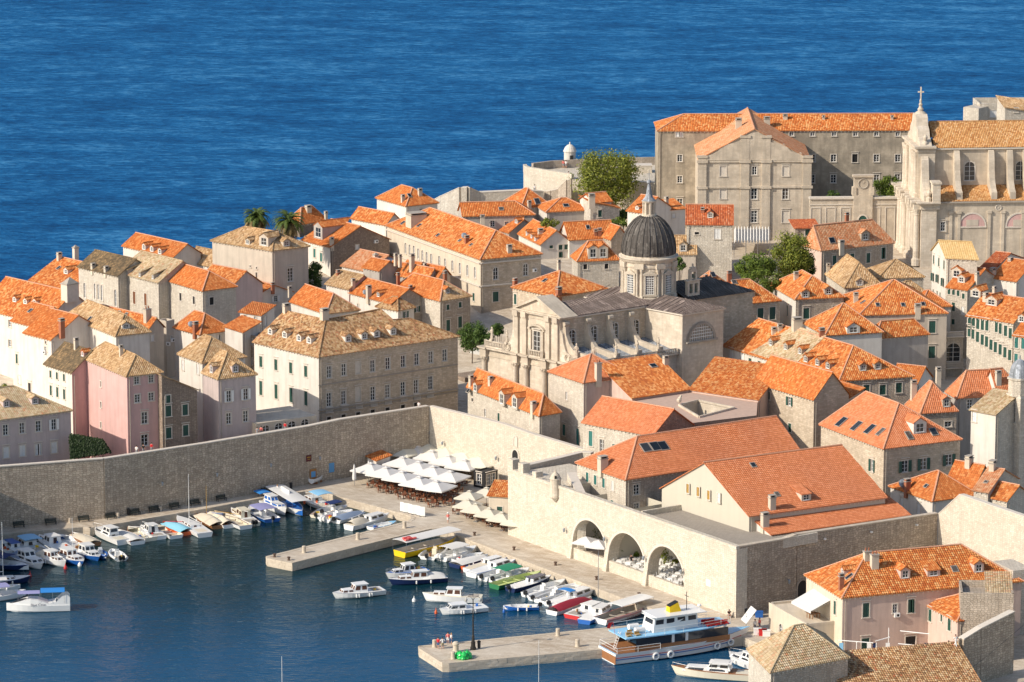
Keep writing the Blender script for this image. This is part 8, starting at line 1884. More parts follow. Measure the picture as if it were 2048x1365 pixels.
def cafe(poly_px,z,rot,sx,sy,lab_t,gr_t,lab_c,gr_c,white=False,n=2):
	P3 = [at(x,y,z) for x,y in poly_px]; c = sum(P3,Vector()) / len(P3); d = Vector((math.cos(rot),math.sin(rot),0)); e = Vector((-d.y,d.x,0)); rr = random.Random(11)
	def ins(p):
		s = None
		for i in range(len(P3)):
			a,b = P3[i],P3[(i + 1) % len(P3)]; k = (b.x - a.x) * (p.y - a.y) - (b.y - a.y) * (p.x - a.x)
			if s is None: s = k > 0
			elif s != (k > 0): return False
		return True
	for i in range(-14,15):
		for j in range(-14,15):
			p = c + d * (i * sx) + e * (j * sy)
			if not ins(p): continue
			p = p + d * rr.uniform(-.15,.15) + e * rr.uniform(-.15,.15); p.z = z
			t = thing('cafe_table',lab_t,'table',p,rot + rr.uniform(-.2,.2),gr_t)
			if white: link('tablecloth',TT2,t)
			else: link('tabletop',TT1,t)
			link('pedestal',TL1,t)
			for k in range(n):
				a = rot + k * math.pi * (2 / n) + rr.uniform(-.3,.3); q = p + Vector((math.cos(a),math.sin(a),0)) * .72; chair(q,a - math.pi / 2,CH2 if white else CH1,lab_c,gr_c)
cafe([(290,580),(420,530),(700,500),(1400,480),(1330,600),(1180,760),(1010,790)],QZ,R_(-30),1.75,2.15,'small rattan cafe table under the white umbrellas','tables under the white umbrellas','brown rattan cafe chair under the white umbrellas','chairs under the white umbrellas',n=3)
cafe([(1250,860),(1300,790),(1500,770),(1930,960),(1945,1090)],QZ,R_(-24),1.7,1.7,'small rattan cafe table under the beige umbrellas','tables under the beige umbrellas','brown rattan cafe chair under the beige umbrellas','chairs under the beige umbrellas',n=2)
crop(980,860,3.592)
for poly_ in ([(905,965),(1000,900),(1120,940),(1110,1045)],[(1190,1075),(1200,950),(1350,930),(1400,1040),(1390,1165)]):
	cafe(poly_,tz,R_(-24),1.75,1.6,'white clothed dining table on the arcade terrace','dining tables on the arcade terraces','white dining chair on the arcade terrace','dining chairs on the arcade terraces',True,2)
for x,y,lab in ((690,765,'white umbrella inside the first arsenal arch, deeper of the pair'),(780,790,'white umbrella inside the first arsenal arch, over the low wall')):
	t = at(x,y,tz + 3.0); u = umbrella((x,y),tz + 3.0,3.4,'parasol_white',R_(-24),lab,None,.8,False,'steel');
crop(680,870,5.39)
for k in range(6):
	p = at(670 + k * 44,832 + k * 10,QZ); t = thing('folding_screen','tall white folding screen standing in the row on the quay','screen',p,R_(-28 + (14 if k % 2 else -14)),'white folding screens on the quay'); mb = MB(); mb.box(-.42,-.03,.12,.42,.03,1.65); mb.build('panel',M_['whitep'],t)
	for x in (-.38,.38): mb = MB(); mb.box(x - .03,-.25,0,x + .03,.25,.12); mb.build('foot',M_['steel'],t)
B('tiny kiosk with an orange tiled roof beside the folded umbrellas',(392,278),(540,248),297,QZ + 2.9,.9,dz=(0,.5,.9,.4),rm='orange',wm='white',base=0.5,name='kiosk',cat='kiosk')
B('glazed dark cafe kiosk under the cream umbrellas',(1560,420),(1700,385),1440,QZ + 2.6,flat=True,wm='dark',base=.5,parapet=.15,wins=[('w',1.0,1.8,(1600,450),(1650,440)),('w',1.0,1.8,(1500,420))],name='kiosk',cat='kiosk')
B('cream fishmarket house with an orange lean-to roof by the arsenal wall',(1822,668),(1900,600),1602,QZ + 4.6,dz=(0,1.5,1.5,0),rm='mottled',wm='cream',base=.5,wins=[('g',.9,1.0,(1722,808))],name='harbour_house',cat='house')
p = at(1755,420,QZ); mb = MB(); mb.box(-.9,-.5,0,.9,.5,2.2,1); mb.box(-.9,-.505,2.2,.0,.5,3.0,0); mb.box(0,-.5,2.2,.9,.5,3.0,2); tag(mb.build('ice_cream_freezer',[M_['redp'],simple('terracotta_p',(.5,.24,.15),.7),M_['whitep']],None,p),'red and white topped stand beside the pointed gate','stand')
crop(420,940,4.55)
seg = s1b[1]
def wallsign(px_,seg,w_,h_,mat,lab,cat='sign',name='wall_sign',d=.06):
	a,b,dd,L,n = seg; P = hitplane(px_,a,n); mb = MB(); mb.box(-w_ / 2,0,-h_ / 2,w_ / 2,d,h_ / 2); o = mb.build(name,M_[mat],None,P + n * .03); o.rotation_euler[2] = math.atan2(n.y,n.x) - math.pi / 2; return tag(o,lab,cat)
simple('maroon',(.10,.012,.02),.6); simple('poster_blue',(.10,.30,.55),.6); simple('board_wood',(.33,.16,.05),.7)
sg_ = wallsign((897,-105),s1b[2],1.1,1.1,'maroon','square maroon restaurant sign with yellow lettering on the shaded wall')
text_(sg_,'ARSENAL',.2,(0,.07,.12),(R_(90),0,math.pi),'yellowp'); text_(sg_,'tavern',.2,(0,.07,-.2),(R_(90),0,math.pi),'yellowp')
wallsign((1105,-20),s1b[2],1.05,1.6,'poster_blue','blue and white poster panel on the shaded wall','poster','poster')
nb = wallsign((935,60),s1b[2],1.3,2.6,'board_wood','tall wooden notice board leaning on the shaded wall','notice board','notice_board',.15)
mb = MB(); mb.box(-.45,.155,-.1,.45,.17,.9); mb.build('poster',M_['poster_blue'],nb)
boat_p = at(975,118,QZ); rbq = thing('rowing_boat','white rowing boat propped upright on the quay','boat',(boat_p.x,boat_p.y,QZ + .45),R_(60)); link('hull',hull_mesh(3.6,1.4,.55,True,('gel','gel','gel')),rbq); mb = MB(); mb.box(-.9,-.5,-.45,-.6,.5,-.1); mb.box(.5,-.5,-.45,.8,.5,-.1); mb.build('cradle',M_['wood'],rbq)
crop(0,0,1)
lm = MB(); lm.box(-.03,0,.45,.03,.5,.5); lm.lathe([(.06,.5),(.2,.38),(.22,.34),(.15,-.1),(.05,-.16)],6,(0,.5,0)); lm = lm.mesh('wall_lantern',M_['lead'])
def wl(px_,a,n,lab): P = hitplane(px_,a,n); tag(link('wall_lantern',lm,None,P,math.atan2(n.y,n.x) - math.pi / 2),lab,'lantern')
for x,y,k,lab in ((431,951,1,'wall lantern on the shaded wall above the long open boats'),(322,969,0,'wall lantern on the shaded wall above the orange hull'),(637,918,2,'wall lantern beside the maroon sign'),(539,932,1,'wall lantern above the cream wheelhouse boat')): wl((x,y),s1b[k][0],s1b[k][4],lab)
for x,y,lab in ((1133,1062,'wall lantern left of the first arsenal arch'),(1213.5,1080,'wall lantern between the first two arches'),(1292,1118,'wall lantern between the last two arches'),(1367,1145,'wall lantern right of the last arch')): wl((x,y),A0,nA,lab)
wl((889,888),s2[0][0],s2[0][4],'wall lantern high on the gate wall'); wl((996,918),s2[0][0],s2[0][4],'wall lantern left of the pointed gate'); wl((1574,1165),s4[0][0],s4[0][4],'wall lantern on the dark town wall')
P_ = hitplane((1417,1166),A0,nA); mb = MB(); mb.box(-.55,0,-.5,.55,.05,.5); o = tag(mb.build('stone_plaque',M_['whitep'],None,P_),'blank pale stone plaque on the arsenal front','plaque'); o.rotation_euler[2] = math.atan2(nA.y,nA.x) - math.pi / 2
for x,y in ((1648,1078),(1741,1064),(1832,1050)):
	P_ = hitplane((x,y),s4b[0][0],s4b[0][4]); mb = MB(); mb.box(-.16,.05,-.12,.16,.4,.12); mb.box(-.03,-.0,-.03,.03,.06,.03); o = tag(mb.build('floodlight',M_['whitep'],None,P_),'small white floodlight high on the shaded town wall','floodlight','floodlights on the shaded town wall'); o.rotation_euler[2] = math.atan2(s4b[0][4].y,s4b[0][4].x) - math.pi / 2
crop(1470,1080,4.79)
p = at(105,865,QZ); u = thing('tilted_parasol','white parasol tilted over the souvenir stand by the ship bow','umbrella',p); mb = MB(); mb.tube([(0,0,0),(0,0,2.6)],.04,6); mb.build('pole',M_['steel'],u)
mb = MB(); nq = Vector((-.75,-.2,.62)).normalized(); s_ = Z.cross(nq).normalized() * 1.25; t_ = nq.cross(s_).normalized() * 1.25; c = Vector((.35,0,2.3)); q4 = [c - s_ - t_,c + s_ - t_,c + s_ + t_,c - s_ + t_]; mb.poly(q4); mb.poly([v - nq * .06 for v in q4][::-1])
for i in range(4): j = (i + 1) % 4; mb.poly([q4[i],q4[j],q4[j] - nq * .06,q4[i] - nq * .06])
mb.build('canopy',M_['parasol_white'],u)
for x,y,mt,lab in ((230,740,'blue','blue poster drum beside the dark town wall'),(215,905,'whitep','white stall box by the ship bow'),(265,915,'redp','red and white stall box by the ship bow'),(300,920,'whitep','pale stall crate below the terrace')):
	mb = MB(); mb.box(-.55,-.4,0,.55,.4,.8); mb.box(-.6,-.45,.8,.6,.45,.88); tag(mb.build('stall_box',M_[mt],None,at(x,y,QZ)),lab,'stall')
B('blush plastered terrace block with an arched doorway beside the guard tower',(690,830),(1050,790),325,4.9,flat=True,wm='cream',base=.5,parapet=.35,wins=[('a',1.2,2.3,(440,880))],name='terrace_block',cat='building')
q4 = [at(540,590,6.7),at(725,685,6.7),at(955,555,8.2),at(770,455,8.2)]; aw = thing('awning','white sloping awning over the pink house terrace','awning',q4[0]); mb = MB(); o0 = q4[0]
mb.poly([v - o0 for v in q4]); mb.poly([v - o0 - Z * .05 for v in q4][::-1]); mb.poly([q4[0] - o0,q4[1] - o0,q4[1] - o0 - Z * .35,q4[0] - o0 - Z * .35]); mb.poly([q4[1] - o0,q4[2] - o0,q4[2] - o0 - Z * .06,q4[1] - o0 - Z * .06]); mb.build('fabric',M_['white_canvas'],aw)
mb = MB(); mb.tube([q4[0] - o0,q4[3] - o0 - Z * .4],.03,5); mb.tube([q4[1] - o0,q4[2] - o0 - Z * .4],.03,5); mb.build('arm',M_['steel'],aw)
for k,(x,y) in enumerate(((735,745),(765,752))):
	p = at(x,y,4.9); t = thing('terrace_table','wooden table on the pink house terrace' if k == 0 else 'second wooden table on the pink house terrace','table',p,.5); mb = MB(); mb.box(-.7,-.4,.7,.7,.4,.75); mb.build('tabletop',M_['wood'],t)
	for a in (-.6,.6):
		for b in (-.33,.33): mb = MB(); mb.box(a - .04,b - .04,0,a + .04,b + .04,.7); mb.build('leg',M_['wood'],t)
crop(1200,1080,2.415)
hs92 = B('blind stone bastion block with a sunken tan tiled roof',(1742,285),(1998,290),1742,10.2,flat=True,wm='stonegrey',base=.5,parapet=.9,depth=7,name='stone_bastion',cat='bastion')
mb = MB(); a,b,c,d = [hs92.q(v) for v in (hs92.F + hs92.ah * 3.5 + hs92.bh * .5,hs92.R + hs92.bh * .5,hs92.R + hs92.bh * 6.5,hs92.F + hs92.ah * 3.5 + hs92.bh * 6.5)]; corr(mb,[a + Z * .3,b + Z * .3,c + Z * 2.4,d + Z * 2.4],.055,True); mb.build('roof',M_['palemix'],hs92.root)
B('low house with a weathered tan roof at the lower edge',(1190,745),(1830,690),1180,4.6,dz=(0,0,3.4,3.4),rm='oldmix',wm='stonegrey',base=.5,depth=8.5,rows=True,name='town_house')
B('slim stone tower at the right edge with a scaffold beside it',(1995,150),(2090,140),1990,11.0,flat=True,wm='stonelight',base=.5,depth=6,name='stone_tower',cat='tower')
lowwall('curving dark town wall with a pale coping walked by two visitors',[at(x,y,z) for x,y,z in ((1590,545,4.6),(1640,532,5.6),(1700,508,7.0),(1745,478,8.2),(1830,425,9.2),(1990,345,10.2))],.0,None,1.0,'wallrough')
lf = thing('laundry_frame','white pipe frame with hanging laundry below the pink house','laundry',at(1270,545,1.5)); o0 = Vector(lf.location); mb = MB()
pt = lambda x,y,z: at(x,y,z) - o0
for (a,b) in (((1150,485,4.2),(1320,498,4.2)),((1450,440,5.2),(1590,455,5.2)),((1440,502,4.0),(1590,515,4.0)),((1330,490,4.2),(1400,470,4.6))): mb.tube([pt(*a),pt(*b)],.07,6)
for x,y,z in ((1240,492,4.2),(1335,498,4.2),(1590,515,4.0),(1395,425,5.4)): p = pt(x,y,z); mb.tube([p,Vector((p.x,p.y,-.4))],.06,6)
mb.build('pipe',M_['whitep'],lf)
for i,(x,mt) in enumerate(((1165,'sky_blue'),(1300,'whitep'),(1328,'navy'),(1390,'whitep'),(1575,'navy'),(1600,'whitep'))):
	p = pt(x,498,4.15); mb = MB(); mb.box(p.x - .3,p.y - .02,p.z - 1.6,p.x + .3,p.y + .02,p.z); mb.build('cloth',M_[mt],lf)
crop(0,0,1)
cb_ = at(2060,1240,9.0); ce_ = at(1880,1385,6.0)
mb = MB(); mb.tube([cb_ - cb_,(ce_ - cb_) * .5 - Z * .25,ce_ - cb_],.03,4); tag(mb.build('overhead_cable',M_['rubber'],None,cb_),'black overhead cable strung across the lower right corner','cable')
crop(0,0,1)
zc = [at(1468,512,18.9),at(1540,512,18.9),at(1540,484,19.6),at(1468,484,19.6)]; zt_ = thing('folded_canopy','pale zigzag folded canopy roof at the foot of the college wing','canopy',zc[0]); mb = MB(); nz_ = 12
for i in range(nz_):
	for k in (0,1):
		u0,u1 = (i + .5 * k) / nz_,(i + .5 + .5 * k) / nz_; h0,h1 = (2.4,3.2) if k == 0 else (3.2,2.4)
		a,b = zc[0].lerp(zc[1],u0) - zc[0],zc[0].lerp(zc[1],u1) - zc[0]; c,d = zc[3].lerp(zc[2],u1) - zc[0],zc[3].lerp(zc[2],u0) - zc[0]
		mb.poly([a + Z * h0,b + Z * h1,c + Z * h1,d + Z * h0])
mb.build('roof_sheet',M_['whitesh'],zt_); mb = MB()
for u in (0,.33,.66,1.0):
	for a,b in ((zc[0],zc[1]),(zc[3],zc[2])): p = a.lerp(b,u) - zc[0]; mb.tube([p - Z * 1.5,p + Z * 2.4],.07,5)
mb.build('post',M_['steel'],zt_)
def skin_body(pose):
	J = {'stand': dict(hip=(0,0,.92),kn=((-.11,.0,.5),(.11,.02,.5)),an=((-.13,.02,.07),(.13,-.02,.07)),el=((-.30,.03,1.12),(.30,.03,1.12)),wr=((-.30,-.06,.86),(.30,-.08,.88))),
		 'walk': dict(hip=(0,0,.92),kn=((-.1,-.18,.52),(.1,.10,.5)),an=((-.1,-.28,.09),(.1,.36,.14)),el=((-.27,.16,1.14),(.27,-.12,1.14)),wr=((-.26,.04,.9),(.25,-.34,1.0))),
		 'akimbo': dict(hip=(0,0,.92),kn=((-.13,0,.5),(.13,0,.5)),an=((-.18,.0,.07),(.18,0,.07)),el=((-.42,.10,1.18),(.42,.10,1.18)),wr=((-.22,-.05,1.0),(.22,-.05,1.0))),
		 'sit': dict(hip=(0,.1,.5),kn=((-.13,-.35,.52),(.13,-.35,.52)),an=((-.15,-.38,.07),(.15,-.32,.07)),el=((-.27,-.15,.78),(.27,-.15,.78)),wr=((-.1,-.36,.66),(.1,-.36,.66)))}[pose]
	hip = Vector(J['hip']); ch = hip + Vector((0,0,.38)); nk = hip + Vector((0,0,.56)); hd = hip + Vector((0,-.02,.70)); tp = hip + Vector((0,-.01,.80))
	if pose == 'sit': ch += Vector((0,-.14,0)); nk += Vector((0,-.2,-.02)); hd += Vector((0,-.24,-.02)); tp += Vector((0,-.25,-.02))
	V = [hip,hip + (ch - hip) * .5,ch,nk,hd,tp]; Rr = [.15,.13,.155,.06,.105,.075]; E = [(0,1),(1,2),(2,3),(3,4),(4,5)]
	for i,s in enumerate((-1,1)):
		k = len(V); V += [hip + Vector((s * .1,0,-.05)),Vector(J['kn'][i]),Vector(J['an'][i]),Vector(J['an'][i]) + Vector((0,-.17,-.03))]; Rr += [.095,.065,.045,.035]; E += [(0,k),(k,k + 1),(k + 1,k + 2),(k + 2,k + 3)]
		k = len(V); w_ = Vector(J['wr'][i]); e_ = Vector(J['el'][i]); V += [ch + Vector((s * .2,0,.1)),e_,w_,w_ + (w_ - e_).normalized() * .11]; Rr += [.06,.045,.033,.036]; E += [(2,k),(k,k + 1),(k + 1,k + 2),(k + 2,k + 3)]
		hk = k + 3; dr = (w_ - e_).normalized()
		for f in range(5):
			q = len(V); sd = Vector((s * (-.02 + .012 * f),-.01 + .006 * f,0)); ln = (.05,.075,.08,.07,.055)[f]; V.append(V[hk] + dr * ln + (sd if f else Vector((-s * .05,-.02,0)))); Rr.append(.011); E.append((hk,q))
	me = bpy.data.meshes.new('body'); me.from_pydata([tuple(v) for v in V],E,[]); bm = bmesh.new(); bm.from_mesh(me); ly = bm.verts.layers.skin.verify(); bm.verts.ensure_lookup_table()
	for i,v in enumerate(bm.verts): v[ly].radius = (Rr[i],Rr[i]); v[ly].use_root = (i == 0)
	bm.to_mesh(me); bm.free(); return me,J,hip,ch,nk,hd
PB = {}
def tube_cloth(name,mat,segs,par):
	mb = MB()
	for pts,r0,r1 in segs: mb.tube(pts,r0,8,0,r1)
	return mb.build(name,M_[mat],par,smooth=True)
simple('skin',(.52,.29,.20),.6); simple('hair_dark',(.04,.025,.018),.7); simple('hair_fair',(.35,.22,.10),.7); simple('cloth_black',(.012,.012,.014),.8); simple('coral_cloth',(.72,.18,.16),.8); simple('red_cloth',(.6,.02,.03),.8); simple('khaki_cloth',(.32,.28,.18),.8); simple('white_cloth',(.75,.74,.72),.8); simple('jeans',(.05,.10,.22),.8); simple('grey_cloth',(.25,.25,.27),.8)
def person(p,rz,pose,top,bottom,hair,lab,sc_=1.0,hat=None,long_=False):
	if pose not in PB:
		me,*rest = skin_body(pose); me.materials.append(M_['skin']); PB[pose] = (me,rest)
	me,(J,hip,ch,nk,hd) = PB[pose]; t = thing('person',lab,'person',p,rz); t.scale = (sc_,) * 3
	b = link('body',me,t); m = b.modifiers.new('skin','SKIN'); m.use_smooth_shade = True; s = b.modifiers.new('sub','SUBSURF'); s.levels = s.render_levels = 1
	sg = [([hip + Vector((0,0,.02)),hip + (ch - hip) * .5,ch + Vector((0,0,.1))],.165,.17),([ch + Vector((0,0,.09)),nk - Vector((0,0,.02))],.165,.075)]
	for i,s_ in enumerate((-1,1)): sh_ = ch + Vector((s_ * .16,0,.11)); e_ = Vector(J['el'][i]); sg.append(([sh_,sh_.lerp(e_,.75)],.085,.07))
	tube_cloth('shirt',top,sg,t); sg = [([hip + Vector((0,0,.08)),hip - Vector((0,0,.06))],.165,.17)]
	for i,s_ in enumerate((-1,1)):
		h0 = hip + Vector((s_ * .09,0,-.02)); k = Vector(J['kn'][i]); sg.append(([h0,h0.lerp(k,.85)],.115,.095))
		if long_: sg.append(([h0.lerp(k,.8),k,Vector(J['an'][i]) + Vector((0,0,.06))],.095,.07))
	tube_cloth('trousers' if long_ else 'shorts',bottom,sg,t)
	mb = MB(); mb.sphere(hd + Vector((0,.03,.045)),.118,9,6);
	if hair == 'hair_fair': mb.tube([hd + Vector((0,.08,.02)),hd + Vector((0,.12,-.2))],.07,6,0,.04)
	mb.build('hair',M_[hair],t,smooth=True)
	if hat: mb = MB(); mb.lathe([(.22,.07),(.2,.09),(.13,.1),(.12,.2),(0,.22)],10,hd); mb.build('hat',M_[hat],t)
	return t
A_ = lambda x,y,z=QZ: at(x,y,z)
person(A_(876.4,1298),R_(150),'stand','red_cloth','jeans','hair_dark','person in a red shirt with back turned at the pier end')
person(A_(885,1298.5),R_(200),'akimbo','white_cloth','khaki_cloth','hair_dark','person in a white shirt with hands on hips at the pier end')
person(A_(896,1288),R_(180),'stand','coral_cloth','white_cloth','hair_dark','person in a coral shirt and pale shorts at the pier end')
person(A_(903,1289),R_(90),'stand','white_cloth','jeans','hair_fair','fair haired person in white top and blue shorts at the pier end',.97)
person(A_(555,989.5),R_(-60),'walk','white_cloth','cloth_black','hair_fair','person in a white vest and black shorts walking by the shaded wall',.97)
person(A_(896,1047),R_(200),'walk','coral_cloth','white_cloth','hair_dark','person with a white hat crossing the quay by the beige umbrellas',1.0,'whitep')
person(A_(1458,1236),R_(10),'sit','cloth_black','grey_cloth','hair_dark','person in black sitting at the corner of the arsenal wall')
mb = MB(); mb.box(-.35,-.25,0,.35,.3,.42); tag(mb.build('stone_block_bench',M_['quaystone'],None,A_(1458,1236) + Vector((0,.12,0))),'low stone block at the corner of the arsenal wall','stone block')
person(A_(1262.6,1131,tz),R_(-20),'stand','cloth_black','cloth_black','hair_dark','waiter in black among the white tables of the middle arch',1.0,None,True)
person(A_(1510,1262),R_(30),'stand','white_cloth','grey_cloth','hair_dark','person in white standing at the souvenir stand',1.0,None,True)
person(A_(1519,1259),R_(-60),'stand','coral_cloth','jeans','hair_dark','person in a coral top beside the souvenir stand')
person(A_(1911,1294,7.9),R_(40),'walk','white_cloth','white_cloth','hair_dark','person in white walking along the curving wall',1.0,None,True)
person(A_(1897,1306,6.4),R_(20),'stand','white_cloth','grey_cloth','hair_dark','second person in white leaning at the curving wall')
def onwall(px_,seg,back=1.4):
	a,b,d,L,n = seg; h = hitplane(px_,a,n); return h - n * back - Z * 1.0
for x,y,k,top,lab in ((282,903,0,'white_cloth','person in white on the wall walk below the pink house'),(295.5,900,0,'cloth_black','person in black on the wall walk below the pink house'),(312,897.5,0,'red_cloth','person in dark red leaning on the wall walk'),(524,866,1,'grey_cloth','person in grey on the wall walk beside the arches'),(532,864,1,'coral_cloth','person with bare shoulders on the wall walk beside the arches'),(580,856,1,'red_cloth','person in bright red on the wall walk below the terrace'),(847.5,814,2,'white_cloth','person in white at the end of the shaded wall walk')):
	person(onwall((x,y),s1b[k]),R_(150),'stand',top,'grey_cloth','hair_dark',lab)
crop(860,270,4.452)
for x,y,z,top,lab in ((1187,297,BZ,'coral_cloth','person in a pale pink top near the white sentry box'),(1211,298,BZ,'white_cloth','person in white beside the sentry box'),(1145,490,22.6,'cloth_black','person in black climbing the bastion ramp'),(1200,412,24.6,'cloth_black','person in dark clothes leaning near the top of the bastion ramp'),(1233,398,25.2,'grey_cloth','person in grey at the top of the bastion ramp'),(932,515,22.0,'white_cloth','person in white on the sea rampart left of the bastion'),(370,540,22.8,'cloth_black','person in black at the lookout of the sea rampart')):
	person(at(x,y,z),R_(160),'stand',top,'grey_cloth','hair_dark',lab)
def leafmat(name,dark,light,trans=.25):
	m,t,b = nmat(name); oi = N(t,'ShaderNodeNewGeometry'); c = ramp(t,oi.outputs['Random Per Island'],[(0,dark),(.55,[(a + b_) / 2 for a,b_ in zip(dark,light)]),(1,light)]); L_(t,c,b.inputs['Base Color']); b.inputs['Roughness'].default_value = .6; b.inputs['Specular IOR Level'].default_value = .3
	tr = N(t,'ShaderNodeBsdfTranslucent'); L_(t,c,tr.inputs[0]); mx = N(t,'ShaderNodeMixShader',i_0=trans); L_(t,b.outputs[0],mx.inputs[1]); L_(t,tr.outputs[0],mx.inputs[2]); L_(t,mx.outputs[0],t.nodes['Material Output'].inputs[0]); MATS[name] = m
leafmat('leaf',(.055,.10,.014),(.21,.27,.04)); leafmat('leaf_dark',(.035,.075,.016),(.12,.19,.036)); leafmat('leaf_light',(.095,.135,.016),(.31,.32,.05)); leafmat('palm_leaf',(.05,.085,.018),(.15,.20,.045)); leafmat('palm_dry',(.14,.10,.04),(.30,.22,.09)); simple('bark',(.16,.12,.09),.9,var=.3); simple('bark_pale',(.42,.37,.28),.9,var=.3)
def tree(label,base,h,rx,rz_,mat='leaf',nl=5000,ls=.42,seed=1,bark='bark',trunk=.35,name='broadleaf_tree',low=.25,clumps=34,cat='tree',ry=None):
	t = thing(name,label,cat,base); r = random.Random(seed); ry = ry or rx; mb = MB(); cz = h - rz_
	th = h * low + rz_ * .6; mb.tube([(0,0,-.6),(r.uniform(-.2,.2),0,th * .5),(r.uniform(-.3,.3),r.uniform(-.3,.3),th)],trunk,8,0,trunk * .6)
	cl = []
	for i in range(clumps):
		while True:
			p = Vector((r.uniform(-1,1),r.uniform(-1,1),r.uniform(-1,1)))
			if .35 < p.length < 1: break
		p = p.normalized() * (p.length ** .5); c = Vector((p.x * rx * .80,p.y * ry * .80,cz + p.z * rz_ * .80)); rad = r.uniform(.26,.46) * min(rx,rz_); cl.append((c,rad))
		if i % 3 == 0: mb.tube([(0,0,th * .8),(c.x * .45,c.y * .45,(th * .8 + c.z) / 2 + .3),tuple(c)],trunk * .35,5,0,.03)
	mb.build('trunk',M_[bark],t); lb = MB(); per = nl // clumps
	for c,rad in cl:
		for _ in range(per):
			d = Vector((r.gauss(0,1),r.gauss(0,1),r.gauss(0,1))).normalized(); q = c + d * rad * (r.uniform(.35,1.08)); s = ls * r.uniform(.6,1.25)
			n = (d + Vector((r.uniform(-.7,.7),r.uniform(-.7,.7),r.uniform(-.2,.9)))).normalized(); u = n.orthogonal().normalized(); u = Matrix.Rotation(r.uniform(0,6.28),3,n) @ u; v = n.cross(u)
			lb.poly([q - u * s * .5,q + v * s * .28,q + u * s * .5,q - v * s * .28],0,[(0,0)] * 4)
	for _ in range(nl // 5):
		d = Vector((r.gauss(0,1),r.gauss(0,1),r.gauss(0,1))).normalized() * r.random() ** .5; q = Vector((d.x * rx * .85,d.y * ry * .85,cz + d.z * rz_ * .85)); s = ls * r.uniform(.7,1.3); n = Vector((r.gauss(0,1),r.gauss(0,1),r.gauss(0,1) + .4)).normalized(); u = n.orthogonal().normalized(); v = n.cross(u)
		lb.poly([q - u * s * .5,q + v * s * .3,q + u * s * .5,q - v * s * .3],0,[(0,0)] * 4)
	lb.build('crown',M_[mat],t); return t
crop(0,0,1)
def tr(label,x,yt,yb,hw,Y,mat,nl,seed,ground=None,**kw):
	n = Vector((0,1,0)); o = Vector((0,Y,0)); top = hitplane((x,yt),o,n); bot = hitplane((x,yb),o,n); rx = abs(hitplane((x + hw,yt),o,n).x - top.x); g = ground if ground is not None else gz(top.x,Y)
	g = min(g,bot.z - .3); return tree(label,(top.x,Y,g),top.z - g,rx,(top.z - bot.z) / 2,mat,nl,kw.pop('ls',.42),seed,**kw)
tr('big bushy plane tree standing beside the sea bastion',1213,288,418,68,812,'leaf_light',11000,3,None,bark='bark_pale',trunk=.4,clumps=70,ls=.5)
tr('tall garden evergreen left of the pink roofed stone house',1583,458,566,44,742,'leaf_light',7600,5,clumps=46)
tr('dark garden tree with red blossom between the dome and the tall evergreen',1512,504,562,46,738,'leaf',5200,6,clumps=30)
tr('wide low garden tree in front of the garden evergreens',1528,538,588,54,728,'leaf',4600,7,clumps=32,ls=.38)
tr('garden tree squeezed between the tall evergreen and the pinkish gable',1617,500,560,16,744,'leaf_dark',2400,8,clumps=18)
tr('round olive tree on the court terrace beside the clock gable',1777,350,400,34,786,'leaf',4200,9,26.8,clumps=26,ls=.38)
tr('shrub in the shade of the college court',1665,378,402,16,785,'leaf_dark',900,10,27,clumps=10,name='shrub',cat='shrub',trunk=.1)
tr('rounded bush between the orange roofs left of the tiny chapel',1100,436,456,24,774,'leaf_light',1800,12,clumps=16,name='bush',cat='bush',ls=.35,trunk=.15)
tr('dark shrub at the foot of the big tree',1247,415,442,16,792,'leaf_dark',1500,13,clumps=12,name='shrub',cat='shrub',trunk=.15)
tr('loose shrub right of the rubble gable beside the dome',1240,434,456,22,776,'leaf',1500,14,clumps=14,name='shrub',cat='shrub',ls=.35,trunk=.15)
tr('bush in the courtyard right of the dome drum',1358,512,545,14,740,'leaf_dark',1300,15,clumps=12,name='bush',cat='bush',ls=.35,trunk=.15)
tr('clipped dark tree behind the left cathedral statues',996,643,672,14,702,'leaf_dark',1800,16,clumps=16,ls=.32,trunk=.15)
tr('dark laurel bush beside the long palace corner',965,652,692,24,706,'leaf_dark',2400,17,clumps=20,name='bush',cat='bush',ls=.36,trunk=.15)
tr('leafy dark tree standing in the lane left of the cathedral',944,640,706,30,716,'leaf_dark',4200,27,clumps=30,ls=.36,trunk=.15)
tr('tall ivy dark shrub filling the gap beside the tall plastered house',630,518,586,18,752,'leaf_dark',2800,18,clumps=22,name='bush',cat='bush',ls=.34,trunk=.15)
tr('small lemon tree in the ivy garden behind the harbour wall',205,880,908,14,647,'leaf_light',900,19,8.6,trunk=.1,clumps=10,ls=.3)
tr('second lemon tree beside the garden balustrade',234,880,902,9,648,'leaf',700,20,8.6,trunk=.1,clumps=8,ls=.3)
tr('low sprawling shrub at the foot of the lemon trees',186,898,912,20,646,'leaf_light',900,21,8.6,trunk=.08,clumps=10,name='shrub',cat='shrub',ls=.28)
tr('rough green bush at the left edge behind the mauve house',6,766,792,24,664,'leaf_light',1200,22,8,trunk=.1,clumps=12,name='bush',cat='bush',ls=.35)
c0 = at(172,905,10.0); t = thing('ivy_bank','ivy garden wall with leaves coloured dark for shade between the mauve and pink houses','ivy',c0); mb = MB(); r = random.Random(4)
P_ = [at(139,868,13.5),at(205,880,12.5),at(222,905,10.4),at(141,918,9.9)]
mb.poly([p - c0 for p in P_]); mb.build('garden_wall',M_['stonedark'],t); lb = MB()
